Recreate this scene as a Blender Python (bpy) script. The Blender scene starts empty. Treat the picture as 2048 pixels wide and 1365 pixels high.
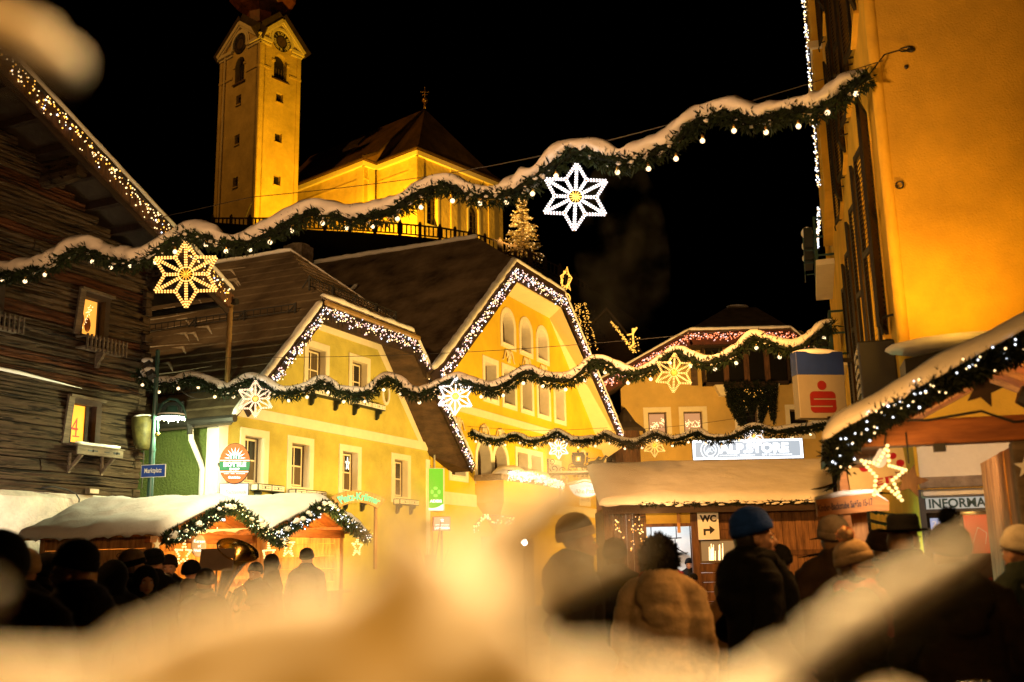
import bpy, bmesh, math, random
from mathutils import Vector, Matrix, noise
from mathutils.geometry import tessellate_polygon
rnd = random.Random(7)
V = Vector
scn = bpy.context.scene
COL = scn.collection

# ------------------------------------------------------------------ camera, sky, exposure, floodlights and added fill lamps
CAM_H, FPX = 1.5, 2048.0
PITCH, ROLL = math.atan((1126 - 682.5) / FPX), math.radians(1.15)
FWD = V((0, math.cos(PITCH), math.sin(PITCH)))
_u, _r = V((0, -math.sin(PITCH), math.cos(PITCH))), V((1, 0, 0))
RT = _r * math.cos(ROLL) - _u * math.sin(ROLL)
UP = _u * math.cos(ROLL) + _r * math.sin(ROLL)
cd = bpy.data.cameras.new('camera')
cam = bpy.data.objects.new('camera', cd)
COL.objects.link(cam)
cam.matrix_world = Matrix(((RT.x, UP.x, -FWD.x, 0), (RT.y, UP.y, -FWD.y, 0), (RT.z, UP.z, -FWD.z, CAM_H), (0, 0, 0, 1)))
cd.sensor_width, cd.lens = 36, 36
cd.clip_start, cd.clip_end = 0.02, 3000
cd.dof.use_dof = True
cd.dof.focus_distance = 22
cd.dof.aperture_fstop = 2.0
scn.camera = cam

wd = bpy.data.worlds.new('World')
scn.world = wd
wd.use_nodes = True
_n = wd.node_tree.nodes
sky = _n.new('ShaderNodeTexSky')
sky.sky_type = 'NISHITA'
sky.sun_disc = False
sky.sun_elevation = math.radians(-8)
sky.sun_rotation = math.radians(200)
wd.node_tree.links.new(sky.outputs[0], _n['Background'].inputs[0])
_n['Background'].inputs[1].default_value = 0.01
vs = scn.view_settings
vs.view_transform, vs.look, vs.exposure, vs.gamma = 'Standard', 'None', 0.0, 1.0
scn.cycles.max_bounces = 4
scn.cycles.diffuse_bounces = 2
scn.cycles.glossy_bounces = 2
scn.cycles.transmission_bounces = 3
scn.cycles.use_denoising = True
scn.cycles.caustics_reflective = False
scn.cycles.caustics_refractive = False
scn.cycles.sample_clamp_indirect = 4

def lamp(name, loc, target, power, col, size=0.15, angle=None, blend=0.6):
    l = bpy.data.lights.new(name, 'SPOT' if angle else 'POINT')
    l.energy, l.color, l.shadow_soft_size = power, col, size
    if angle:
        l.spot_size, l.spot_blend = math.radians(angle), blend
    o = bpy.data.objects.new(name, l)
    COL.objects.link(o)
    o.location = loc
    if target is not None:
        o.rotation_euler = (V(target) - V(loc)).to_track_quat('-Z', 'Y').to_euler()
    return o

SODIUM = (1.0, 0.50, 0.06)
WARM = (1.0, 0.62, 0.22)
_B = Matrix.Translation((-6.37, 22.0, 0)) @ Matrix.Rotation(math.radians(66), 4, 'Z')     # facade frame of the yellow houses
lamp('church_floodlight', (-11.0, 77.0, 25.0), (-17.0, 88.0, 36.0), 29000, (1.0, 0.46, 0.012), 0.3, 150, 0.5)
lamp('church_side_floodlight', (-48.0, 58.0, 66.0), (-13.0, 90.0, 40.0), 17000, (1.0, 0.42, 0.06), 0.4, 60, 0.5)
lamp('pale_house_floodlight', _B @ V((4.6, -6.0, 3.3)), _B @ V((4.8, 0, 4.9)), 2500, (1.0, 0.62, 0.18), 0.25, 150, 0.8)
lamp('golden_house_floodlight', _B @ V((14.6, -7.0, 3.0)), _B @ V((15.5, 0, 8.0)), 3400, (1.0, 0.54, 0.12), 0.25, 150, 0.8)
lamp('golden_house_floodlight', _B @ V((21.0, -7.5, 3.0)), _B @ V((20.5, 0, 8.0)), 3600, (1.0, 0.54, 0.12), 0.25, 150, 0.8)
lamp('stall_roof_floodlight', (-2.6, 13.4, 5.6), (-4.4, 18.6, 2.4), 3000, (1.0, 0.80, 0.42), 0.2, 62, 0.7)
lamp('store_floodlight', (6.5, 30.0, 4.0), (9.5, 47.0, 8.0), 5200, (1.0, 0.52, 0.15), 0.25, 100, 0.7)
lamp('canopy_floodlight', (2.4, 10.5, 6.6), (3.6, 21.0, 2.8), 5200, (1.0, 0.43, 0.09), 0.2, 44, 0.7)
lamp('lower_garland_fill', (2.0, 20.8, 2.9), (1.6, 29.5, 5.0), 650, (1.0, 0.55, 0.2), 0.2, 75, 0.7)  # added fill for the farthest garland, not a real lamp
lamp('garland_fill', (-1.7, 5.2, 3.0), (-1.0, 11.2, 6.4), 1700, (1.0, 0.50, 0.19), 0.25, 115, 0.7)  # unseen fill from the camera side, brightens the top garland
lamp('orange_wall_fill', (0.6, 6.4, 3.9), (4.3, 9.2, 4.6), 150, (1.0, 0.43, 0.04), 0.2, 70, 0.9)  # added to spread even light over the orange wall, no fixture there
lamp('far_garland_fill', (0.5, 12.0, 2.7), (0.3, 20.0, 5.6), 2600, (1.0, 0.52, 0.20), 0.2, 75, 0.7)  # added fill that lifts the middle garland's snow
lamp('crowd_fill', (0.9, 1.6, 3.6), (1.3, 6.5, 1.2), 170, (1.0, 0.50, 0.14), 0.15, 75, 0.8)  # unseen lamp added to brighten the people on the right
lamp('crowd_left_fill', (-3.6, 6.6, 2.7), (-2.2, 6.0, 1.4), 34, (1.0, 0.46, 0.12), 0.15, 130, 0.8)  # added fill for the faces in the left crowd
lamp('rooftop_fill', (-14.0, 15.0, 15.0), (-5.0, 32.0, 9.0), 3800, (1.0, 0.55, 0.2), 0.3, 60, 0.7)  # made-up lamp that brightens the left roof slopes
lamp('eaves_fill', (6.0, 13.0, 11.0), (-3.0, 24.0, 9.0), 3000, (1.0, 0.55, 0.2), 0.3, 40, 0.7)  # added unseen lamp lifting the half-hip of the pale house
lamp('shrub_back_fill', (0.12, 1.0, 2.45), (-0.02, 0.36, 1.4), 115, (1.0, 0.58, 0.20), 0.12, 120, 0.9)  # added backlight for the near shrub's snow, no fixture stands here
lamp('shrub_top_fill', (-0.02, 0.36, 1.82), (-0.05, 0.27, 1.4), 9, (1.0, 0.70, 0.30), 0.05, 105, 0.5)  # small unseen lamp added just above the shrub to brighten its middle
lamp('camera_side_lamp', (0.15, -0.35, 3.0), (0.0, 0.4, 1.4), 105, (1.0, 0.40, 0.05), 0.12, 100, 0.9)

# ------------------------------------------------------------------ helpers
def at(u, v, Y):
    """world point seen at photo pixel (u, v) at distance Y along the square"""
    d = FWD + RT * ((u - 1024) / FPX) - UP * ((v - 682.5) / FPX)
    return V((0, 0, CAM_H)) + d * (Y / d.y)

def frame(x, y, ang, z=0.0):
    """facade frame: local x runs along the facade (ang degrees from +Y to +X), local y goes into the building"""
    return Matrix.Translation((x, y, z)) @ Matrix.Rotation(math.radians(90 - ang), 4, 'Z')

class G:
    def __init__(s):
        s.v, s.f, s.m = [], [], []
    def add(s, vs, fs, mi=0):
        b = len(s.v)
        s.v += [tuple(p) for p in vs]
        s.f += [tuple(i + b for i in f) for f in fs]
        s.m += [mi] * len(fs)
        return s
    def box(s, x0, y0, z0, x1, y1, z1, mi=0):
        return s.add([(x0, y0, z0), (x1, y0, z0), (x1, y1, z0), (x0, y1, z0), (x0, y0, z1), (x1, y0, z1), (x1, y1, z1), (x0, y1, z1)],
                     [(3, 2, 1, 0), (4, 5, 6, 7), (0, 1, 5, 4), (1, 2, 6, 5), (2, 3, 7, 6), (3, 0, 4, 7)], mi)
    def hexa(s, p, mi=0):
        return s.add(p, [(3, 2, 1, 0), (4, 5, 6, 7), (0, 1, 5, 4), (1, 2, 6, 5), (2, 3, 7, 6), (3, 0, 4, 7)], mi)
    def bar(s, p, q, w, h=None, up=(0, 0, 1), mi=0):
        p, q = V(p), V(q)
        d = (q - p).normalized()
        a = d.cross(V(up))
        if a.length < 1e-4:
            a = d.cross(V((1, 0, 0)))
        a.normalize()
        b = a.cross(d).normalized()
        a, b = a * w / 2, b * (h or w) / 2
        return s.hexa([p - a - b, p + a - b, q + a - b, q - a - b, p - a + b, p + a + b, q + a + b, q - a + b], mi)
    def tube(s, pts, r, n=8, cap=True, mi=0, closed=False):
        pts = [V(p) for p in pts]
        rs = r if isinstance(r, (list, tuple)) else [r] * len(pts)
        vs, fs = [], []
        L = len(pts)
        ref = V((0.13, 0.31, 0.94))
        for i, p in enumerate(pts):
            if closed:
                d = pts[(i + 1) % L] - pts[i - 1]
            else:
                d = pts[min(i + 1, L - 1)] - pts[max(i - 1, 0)]
            d.normalize()
            a = d.cross(ref)
            if a.length < 0.05:
                a = d.cross(V((1, 0, 0)))
            a.normalize()
            b = d.cross(a)
            for k in range(n):
                t = 2 * math.pi * k / n
                vs.append(p + (a * math.cos(t) + b * math.sin(t)) * rs[i])
        for i in range(L if closed else L - 1):
            j = (i + 1) % L
            for k in range(n):
                fs.append((i * n + k, i * n + (k + 1) % n, j * n + (k + 1) % n, j * n + k))
        if cap and not closed:
            fs.append(tuple(range(n - 1, -1, -1)))
            fs.append(tuple((L - 1) * n + k for k in range(n)))
        return s.add(vs, fs, mi)
    def ball(s, c, r, nu=10, nv=7, mi=0, M=None):
        c = V(c)
        r = (r, r, r) if not isinstance(r, (tuple, list)) else r
        vs, fs = [], []
        for j in range(nv + 1):
            ph = math.pi * j / nv
            for i in range(nu):
                t = 2 * math.pi * i / nu
                p = V((r[0] * math.sin(ph) * math.cos(t), r[1] * math.sin(ph) * math.sin(t), r[2] * math.cos(ph)))
                vs.append((M @ p if M else p) + c)
        for j in range(nv):
            for i in range(nu):
                fs.append((j * nu + i, (j + 1) * nu + i, (j + 1) * nu + (i + 1) % nu, j * nu + (i + 1) % nu))
        return s.add(vs, fs, mi)
    def octa(s, c, r, mi=0, rz=None):
        x, y, z = c
        rz = rz or r
        return s.add([(x + r, y, z), (x - r, y, z), (x, y + r, z), (x, y - r, z), (x, y, z + rz), (x, y, z - rz)],
                     [(0, 2, 4), (2, 1, 4), (1, 3, 4), (3, 0, 4), (2, 0, 5), (1, 2, 5), (3, 1, 5), (0, 3, 5)], mi)
    def lathe(s, prof, c=(0, 0, 0), n=16, mi=0, M=None):
        c = V(c)
        vs, fs = [], []
        for (r, z) in prof:
            for k in range(n):
                t = 2 * math.pi * k / n
                p = V((r * math.cos(t), r * math.sin(t), z))
                vs.append((M @ p if M else p) + c)
        for j in range(len(prof) - 1):
            for k in range(n):
                fs.append((j * n + k, j * n + (k + 1) % n, (j + 1) * n + (k + 1) % n, (j + 1) * n + k))
        return s.add(vs, fs, mi)
    def extrude(s, poly, vec, mi=0, holes=()):
        """solid from a planar outline (list of 3d points, optional holes) pushed along vec"""
        poly = [V(p) for p in poly]
        loops = [poly] + [[V(p) for p in h] for h in holes]
        flat = [p for l in loops for p in l]
        n = len(flat)
        tri = tessellate_polygon(loops)
        vec = V(vec)
        nrm = V((0, 0, 0))
        for i in range(len(poly)):
            nrm += poly[i].cross(poly[(i + 1) % len(poly)])
        fs = []
        for t in tri:
            a, b, c = (flat[k] for k in t)
            w = (b - a).cross(c - a)
            t = tuple(t) if w.dot(vec) < 0 else tuple(reversed(t))
            fs.append(t)
            fs.append(tuple(k + n for k in reversed(t)))
        b = 0
        flip = nrm.dot(vec) > 0
        for li, l in enumerate(loops):
            k = len(l)
            for i in range(k):
                q = (b + i, b + (i + 1) % k, n + b + (i + 1) % k, n + b + i)
                fs.append(q)
            b += k
        return s.add(flat + [p + vec for p in flat], fs, mi)
    def quad(s, a, b, c, d, mi=0):
        return s.add([a, b, c, d], [(0, 1, 2, 3)], mi)
    def mesh(s, name, mats, smooth=False):
        me = bpy.data.meshes.new(name)
        me.from_pydata(s.v, [], s.f)
        for m in (mats if isinstance(mats, (list, tuple)) else [mats]):
            me.materials.append(m)
        if any(s.m):
            me.polygons.foreach_set('material_index', s.m)
        if smooth:
            me.polygons.foreach_set('use_smooth', [True] * len(me.polygons))
        me.update()
        return me

def fix_normals(me):
    bm = bmesh.new()
    bm.from_mesh(me)
    bmesh.ops.recalc_face_normals(bm, faces=bm.faces)
    bm.to_mesh(me)
    bm.free()
    return me

def props(o, label=None, cat=None, group=None, kind=None):
    if label: o['label'] = label
    if cat: o['category'] = cat
    if group: o['group'] = group
    if kind: o['kind'] = kind
    return o

def thing(name, label, cat, M=None, loc=None, group=None, kind=None):
    o = bpy.data.objects.new(name, None)
    COL.objects.link(o)
    M = M or Matrix()
    if loc is not None:
        M = M @ Matrix.Translation(loc)
    o.matrix_world = M
    T_[o.name] = M.copy()
    return props(o, label, cat, group, kind)

T_ = {}

def ob(name, g, mats, parent=None, smooth=False, M=None, label=None, cat=None, group=None, kind=None, norm=False, bevel=0, world=False):
    me = g if isinstance(g, bpy.types.Mesh) else g.mesh(name, mats, smooth)
    if world and parent is not None:
        p = parent
        X = Matrix()
        while p is not None:
            if p.name in T_:
                X = T_[p.name] @ X
                break
            p = p.parent
        me.transform(X.inverted())
    if norm:
        fix_normals(me)
    o = bpy.data.objects.new(name, me)
    COL.objects.link(o)
    if parent is not None:
        o.parent = parent
    if M is not None:
        o.matrix_local = M
        if parent is None:
            o.matrix_world = M
    if bevel:
        b = o.modifiers.new('bevel', 'BEVEL')
        b.width, b.segments, b.limit_method = bevel, 2, 'ANGLE'
    return props(o, label, cat, group, kind)

def copy_tree(o, parent=None, top=None):
    c = o.copy()
    COL.objects.link(c)
    if parent is not None:
        c.parent = parent
    for ch in o.children:
        copy_tree(ch, c)
    return c

# text, as flat lettering meshes
_txt = {}
def lettering(body, bold=0.0, shear=0.0, spacing=1.0):
    key = (body, bold, shear, spacing)
    if key not in _txt:
        cu = bpy.data.curves.new('lettering', 'FONT')
        cu.body, cu.size, cu.align_x = body, 1.0, 'CENTER'
        cu.offset, cu.shear, cu.space_character, cu.space_line = bold, shear, spacing, 0.9
        cu.resolution_u = 3
        o = bpy.data.objects.new('lettering', cu)
        me = bpy.data.meshes.new_from_object(o)
        vs = [v.co.copy() for v in me.vertices]
        fs = [tuple(p.vertices) for p in me.polygons]
        bpy.data.objects.remove(o)
        bpy.data.meshes.remove(me)
        bpy.data.curves.remove(cu)
        _txt[key] = (vs, fs)
    return _txt[key]

def put_text(g, body, M, width=None, height=None, bold=0.02, shear=0.0, spacing=1.0, mi=0, arc=None):
    """lettering in the local xz plane of M (reading along +x, facing -y), centred on the origin"""
    vs, fs = lettering(body, bold, shear, spacing)
    x0, x1 = min(p.x for p in vs), max(p.x for p in vs)
    y0, y1 = min(p.y for p in vs), max(p.y for p in vs)
    sx = (width / (x1 - x0)) if width else None
    sy = (height / (y1 - y0)) if height else None
    sx, sy = sx or sy, sy or sx
    out = []
    for p in vs:
        x, z = (p.x - (x0 + x1) / 2) * sx, (p.y - (y0 + y1) / 2) * sy
        if arc:
            t = x / arc
            x, z = (arc + z) * math.sin(t), (arc + z) * math.cos(t) - arc
        out.append(M @ V((x, 0, z)))
    g.add(out, fs, mi)
    return g

# ------------------------------------------------------------------ materials
def _mat(name):
    m = bpy.data.materials.new(name)
    m.use_nodes = True
    nt = m.node_tree
    return m, nt, nt.nodes['Principled BSDF']

def mat(name, col, rough=0.7, var=0.15, scale=4.0, bump=0.0, bscale=30.0, metal=0.0, stretch=None, dirt=None, spec=0.4, detail=6):
    m, nt, b = _mat(name)
    b.inputs['Roughness'].default_value = rough
    b.inputs['Metallic'].default_value = metal
    b.inputs['Specular IOR Level'].default_value = spec
    L, N = nt.links, nt.nodes
    tc = N.new('ShaderNodeTexCoord')
    src = tc.outputs['Object']
    if stretch:
        mp = N.new('ShaderNodeMapping')
        mp.inputs['Scale'].default_value = stretch
        L.new(src, mp.inputs[0])
        src = mp.outputs[0]
    if var > 0:
        nz = N.new('ShaderNodeTexNoise')
        nz.inputs['Scale'].default_value = scale
        nz.inputs['Detail'].default_value = detail
        nz.inputs['Roughness'].default_value = 0.65
        L.new(src, nz.inputs['Vector'])
        cr = N.new('ShaderNodeValToRGB')
        c0 = dirt or tuple(c * (1 - var * 1.6) for c in col)
        c1 = tuple(min(1, c * (1 + var)) for c in col)
        cr.color_ramp.elements[0].position, cr.color_ramp.elements[1].position = 0.30, 0.68
        cr.color_ramp.elements[0].color = (*c0, 1)
        cr.color_ramp.elements[1].color = (*c1, 1)
        L.new(nz.outputs['Fac'], cr.inputs[0])
        L.new(cr.outputs[0], b.inputs['Base Color'])
    else:
        b.inputs['Base Color'].default_value = (*col, 1)
    if bump:
        n2 = N.new('ShaderNodeTexNoise')
        n2.inputs['Scale'].default_value = bscale
        n2.inputs['Detail'].default_value = 5
        L.new(src, n2.inputs['Vector'])
        bp = N.new('ShaderNodeBump')
        bp.inputs['Strength'].default_value = 1.0
        bp.inputs['Distance'].default_value = bump
        L.new(n2.outputs['Fac'], bp.inputs['Height'])
        L.new(bp.outputs[0], b.inputs['Normal'])
    return m

def log_mat(name, light, dark, seed):
    m, nt, b = _mat(name)
    L, N = nt.links, nt.nodes
    b.inputs['Roughness'].default_value = 0.9
    b.inputs['Specular IOR Level'].default_value = 0.2
    tc = N.new('ShaderNodeTexCoord')
    def nz(sc, detail, off):
        mp = N.new('ShaderNodeMapping')
        mp.inputs['Scale'].default_value = sc
        mp.inputs['Location'].default_value = (off, seed, off)
        L.new(tc.outputs['Object'], mp.inputs[0])
        n = N.new('ShaderNodeTexNoise')
        n.inputs['Scale'].default_value = 1.0
        n.inputs['Detail'].default_value = detail
        n.inputs['Roughness'].default_value = 0.7
        L.new(mp.outputs[0], n.inputs['Vector'])
        return n
    big, streak, crack = nz((.7, 2, 3.2), 5, 1), nz((1.6, 9, 26), 6, 5), nz((1.1, 8, 17), 3, 9)
    cr = N.new('ShaderNodeValToRGB')
    cr.color_ramp.elements[0].position, cr.color_ramp.elements[1].position = 0.33, 0.68
    cr.color_ramp.elements[0].color, cr.color_ramp.elements[1].color = (*dark, 1), (*light, 1)
    mix = N.new('ShaderNodeMath'); mix.operation = 'MULTIPLY_ADD'
    mix.inputs[1].default_value = 0.55
    L.new(streak.outputs['Fac'], mix.inputs[0])
    h = N.new('ShaderNodeMath'); h.operation = 'MULTIPLY'; h.inputs[1].default_value = 0.45
    L.new(big.outputs['Fac'], h.inputs[0]); L.new(h.outputs[0], mix.inputs[2])
    L.new(mix.outputs[0], cr.inputs[0])
    c2 = N.new('ShaderNodeValToRGB')
    c2.color_ramp.elements[0].position, c2.color_ramp.elements[1].position = 0.36, 0.45
    c2.color_ramp.elements[0].color, c2.color_ramp.elements[1].color = (0.10, 0.09, 0.08, 1), (1, 1, 1, 1)
    L.new(crack.outputs['Fac'], c2.inputs[0])
    mm = N.new('ShaderNodeMixRGB'); mm.blend_type = 'MULTIPLY'; mm.inputs[0].default_value = 1
    L.new(cr.outputs[0], mm.inputs[1]); L.new(c2.outputs[0], mm.inputs[2])
    L.new(mm.outputs[0], b.inputs['Base Color'])
    ad = N.new('ShaderNodeMath'); ad.operation = 'ADD'
    L.new(streak.outputs['Fac'], ad.inputs[0]); L.new(c2.outputs[0], ad.inputs[1])
    bp = N.new('ShaderNodeBump'); bp.inputs['Distance'].default_value = 0.022
    L.new(ad.outputs[0], bp.inputs['Height']); L.new(bp.outputs[0], b.inputs['Normal'])
    return m

def glow(name, col, strength, sample=False):
    m, nt, b = _mat(name)
    b.inputs['Base Color'].default_value = (*[min(1, c) * 0.15 for c in col], 1)
    b.inputs['Emission Color'].default_value = (*col, 1)
    b.inputs['Emission Strength'].default_value = strength
    m.cycles.emission_sampling = 'AUTO' if sample else 'NONE'
    return m

def glass(name, col=(0.012, 0.011, 0.01), rough=0.06):
    return mat(name, col, rough, 0.0, spec=0.6)

M_ = {}
def setup_materials():
    d = M_
    d['plaster_pale'] = mat('pale_yellow_plaster', (0.56, 0.49, 0.10), 0.9, 0.17, 1.0, 0.02, 26)
    d['plaster_gold'] = mat('golden_plaster', (0.74, 0.52, 0.024), 0.9, 0.12, 0.7, 0.006, 40)
    d['plaster_green'] = mat('green_plaster', (0.105, 0.145, 0.032), 0.92, 0.10, 2.0, 0.04, 18)
    d['plaster_orange'] = mat('orange_plaster', (0.74, 0.44, 0.040), 0.9, 0.16, 1.1, 0.006, 50)
    d['plaster_store'] = mat('apricot_plaster', (0.60, 0.42, 0.13), 0.9, 0.14, 0.6, 0.01, 20)
    d['plaster_church'] = mat('church_plaster', (0.68, 0.52, 0.20), 0.9, 0.17, 0.5, 0.05, 3)
    d['trim_cream'] = mat('cream_trim_paint', (0.80, 0.72, 0.50), 0.8, 0.05, 3)
    d['trim_white'] = mat('white_trim_paint', (0.84, 0.80, 0.68), 0.8, 0.06, 3, 0.004, 30)
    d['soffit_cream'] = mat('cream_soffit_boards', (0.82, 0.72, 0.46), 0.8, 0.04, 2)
    d['wood_dark'] = mat('dark_brown_wood', (0.035, 0.018, 0.010), 0.75, 0.35, 2.0, 0.004, 14, stretch=(1, 6, 6))
    d['wood_log'] = log_mat('weathered_log_wood', (0.10, 0.063, 0.033), (0.016, 0.010, 0.006), 0)
    d['wood_red'] = log_mat('reddish_old_log_wood', (0.11, 0.034, 0.010), (0.010, 0.006, 0.003), 4)
    d['wood_grey'] = mat('grey_aged_wood', (0.12, 0.085, 0.052), 0.85, 0.35, 3, 0.01, 10, stretch=(1.0, 6, 6))
    d['wood_stall'] = mat('honey_pine_boards', (0.40, 0.20, 0.06), 0.65, 0.35, 2.0, 0.004, 8, stretch=(7, 7, 1.0), dirt=(0.16, 0.06, 0.015))
    d['wood_stall2'] = mat('light_pine_boards', (0.50, 0.28, 0.09), 0.65, 0.30, 2.2, 0.004, 8, stretch=(7, 7, 1.0), dirt=(0.24, 0.10, 0.03))
    d['wood_beam'] = mat('reddish_pine_beam', (0.30, 0.10, 0.022), 0.6, 0.35, 1.8, 0.003, 8, stretch=(1.0, 5, 7), dirt=(0.13, 0.035, 0.008))
    d['wood_hut'] = mat('dark_hut_boards', (0.12, 0.055, 0.022), 0.75, 0.4, 2, 0.006, 9, stretch=(6, 6, 1), dirt=(0.03, 0.012, 0.005))
    d['wood_sign'] = mat('orange_sign_board', (0.42, 0.17, 0.04), 0.7, 0.25, 2, 0.003, 9, stretch=(1, 6, 6))
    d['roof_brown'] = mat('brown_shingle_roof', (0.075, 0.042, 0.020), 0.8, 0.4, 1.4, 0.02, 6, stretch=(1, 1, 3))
    d['roof_dark'] = mat('dark_tile_roof', (0.05, 0.034, 0.020), 0.85, 0.35, 1.2, 0.02, 5)
    d['roof_church'] = mat('church_shingle_roof', (0.14, 0.075, 0.032), 0.8, 0.35, 0.7, 0.05, 3)
    d['copper_red'] = mat('red_copper_dome', (0.16, 0.05, 0.02), 0.55, 0.4, 1.2, 0.03, 3)
    d['snow'] = mat('fresh_snow', (0.80, 0.79, 0.77), 0.75, 0.05, 3, 0.008, 14, spec=0.3)
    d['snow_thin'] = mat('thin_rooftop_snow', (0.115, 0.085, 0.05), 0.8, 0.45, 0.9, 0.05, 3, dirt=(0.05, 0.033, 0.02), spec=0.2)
    d['stone'] = mat('rough_stone', (0.30, 0.24, 0.18), 0.9, 0.3, 6, 0.03, 20)
    d['iron'] = mat('black_iron', (0.02, 0.018, 0.016), 0.5, 0.1, 8)
    d['steel'] = mat('grey_galvanised_steel', (0.30, 0.29, 0.26), 0.45, 0.15, 5, metal=0.6)
    d['pipe_white'] = mat('white_painted_pipe', (0.72, 0.70, 0.64), 0.5, 0.05, 5)
    d['pipe_brown'] = mat('brass_coloured_pipe', (0.42, 0.27, 0.10), 0.45, 0.15, 5, metal=0.5)
    d['lamp_green'] = mat('green_lamp_post_paint', (0.025, 0.07, 0.06), 0.4, 0.15, 6)
    d['glass_dark'] = glass('dark_window_glass')
    d['shutter_dark'] = mat('dark_shutter_paint', (0.010, 0.008, 0.006), 0.6, 0.2, 5)
    d['shutter_slat'] = mat('lit_tone_shutter_slats', (0.10, 0.06, 0.033), 0.7, 0.3, 7)  # paler than the frames: lit slat edges put into the colour
    d['frame_brown'] = mat('brown_window_frame', (0.10, 0.065, 0.035), 0.6, 0.15, 4)
    d['frame_cream'] = mat('cream_window_sash', (0.80, 0.70, 0.45), 0.6, 0.05, 4)
    d['curtain'] = mat('sheer_curtain', (0.13, 0.095, 0.05), 0.95, 0.35, 4, stretch=(14, 1, 0.4))
    d['box_green'] = mat('dark_green_flower_box', (0.015, 0.022, 0.016), 0.6, 0.2, 5)
    d['ground'] = mat('trampled_snow_ground', (0.22, 0.20, 0.18), 0.9, 0.4, 1.5, 0.03, 6, dirt=(0.04, 0.036, 0.032))
    d['hill'] = mat('dark_wooded_slope', (0.010, 0.010, 0.008), 0.95, 0.4, 0.3)
    d['needle'] = mat('fir_needles', (0.012, 0.024, 0.007), 0.7, 0.45, 5, spec=0.25)
    d['needle_dk'] = mat('dark_fir_needles', (0.007, 0.012, 0.005), 0.75, 0.4, 5, spec=0.2)
    d['bark'] = mat('dark_bark', (0.05, 0.032, 0.018), 0.9, 0.3, 8, 0.01, 20)
    d['white'] = mat('white_paint', (0.78, 0.77, 0.74), 0.6, 0.03, 4)
    d['black'] = mat('black_paint', (0.012, 0.011, 0.011), 0.55, 0.1, 4)
    d['blue'] = mat('deep_blue_paint', (0.008, 0.024, 0.15), 0.45, 0.1, 3)
    d['red'] = mat('signal_red_paint', (0.34, 0.009, 0.009), 0.45, 0.08, 3)
    d['brass'] = mat('polished_brass', (0.75, 0.48, 0.12), 0.22, 0.05, 4, metal=1.0)
    d['silver'] = mat('polished_silver', (0.75, 0.72, 0.66), 0.2, 0.05, 4, metal=1.0)
    d['gold_fig'] = mat('gilded_metal', (0.80, 0.48, 0.10), 0.35, 0.05, 4, metal=0.8)
    d['skin'] = mat('skin', (0.46, 0.24, 0.15), 0.6, 0.08, 6)
    d['lip'] = mat('lips', (0.34, 0.11, 0.08), 0.5, 0.05, 6)
    d['eye'] = mat('eye_white', (0.7, 0.66, 0.6), 0.3, 0.0)
    d['hair_dk'] = mat('dark_hair', (0.018, 0.012, 0.008), 0.6, 0.3, 30, stretch=(1, 1, 0.2))
    d['hair_br'] = mat('brown_hair', (0.10, 0.055, 0.025), 0.6, 0.3, 30, stretch=(1, 1, 0.2))
    d['bulb_warm'] = glow('warm_bulb_glow', (1.0, 0.66, 0.28), 3.2)
    d['bulb_round'] = glow('round_bulb_glow', (1.0, 0.72, 0.38), 2.6)
    d['bulb_cool'] = glow('cool_bulb_glow', (0.86, 0.90, 1.0), 3.5)
    d['bulb_pink'] = glow('pinkish_bulb_glow', (1.0, 0.58, 0.50), 2.4)
    d['bulb_red'] = glow('orange_red_bulb_glow', (1.0, 0.26, 0.10), 2.2)
    d['bulb_gold'] = glow('golden_bulb_glow', (1.0, 0.46, 0.06), 2.4)
    d['rope_warm'] = glow('warm_rope_light', (1.0, 0.50, 0.10), 2.2)
    d['rope_cool'] = glow('cool_rope_light', (0.80, 0.78, 0.95), 3.0)
setup_materials()
# ------------------------------------------------------------------ ground and hill
def grid_sheet(name, x0, x1, y0, y1, nx, ny, zf, m, kind='structure', smooth=True):
    g = G()
    vs = [(x0 + (x1 - x0) * i / nx, y0 + (y1 - y0) * j / ny, 0) for j in range(ny + 1) for i in range(nx + 1)]
    vs = [(x, y, zf(x, y)) for x, y, _ in vs]
    fs = [(j * (nx + 1) + i, j * (nx + 1) + i + 1, (j + 1) * (nx + 1) + i + 1, (j + 1) * (nx + 1) + i) for j in range(ny) for i in range(nx)]
    g.add(vs, fs)
    return ob(name, g, m, smooth=smooth, kind=kind)
grid_sheet('ground', -600, 600, -200, 1000, 40, 40, lambda x, y: 0.0, M_['ground'])

def hill_z(x, y):
    # church hill: a terrace near z = 30.5, falling to the right and towards the square
    top = 24.5 - (x + 8) * (0.31 if x > -8 else 0.1)
    f = min(1, max(0, (y - 56) / (70.0 - 56)))
    side = min(1, max(0, (46 - x) / 40))
    return -0.3 + (top + 0.3) * (f ** 0.6) * side
grid_sheet('hill', -90, 60, 54, 190, 75, 68, hill_z, M_['hill'])

# ------------------------------------------------------------------ building pieces
def wall(name, parent, outline, holes, y0, th, m, norm=True, **k):
    """wall in the local xz plane with real openings; outline / holes are (x, z) loops"""
    g = G()
    g.extrude([(x, y0, z) for x, z in outline], (0, th, 0), holes=[[(x, y0, z) for x, z in h] for h in holes])
    return ob(name, g, m, parent, norm=norm, **k)

def rect(x0, x1, z0, z1):
    return [(x0, z0), (x1, z0), (x1, z1), (x0, z1)]

def arch(x0, x1, z0, z1, n=10, pointed=False):
    r = (x1 - x0) / 2
    cx = (x0 + x1) / 2
    zs = z1 - r * (1.15 if pointed else 1.0)
    out = [(x0, z0), (x1, z0)]
    for i in range(n + 1):
        t = math.pi * i / n
        out.append((cx + r * math.cos(t), zs + (z1 - zs) * math.sin(t)))
    return out

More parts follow.
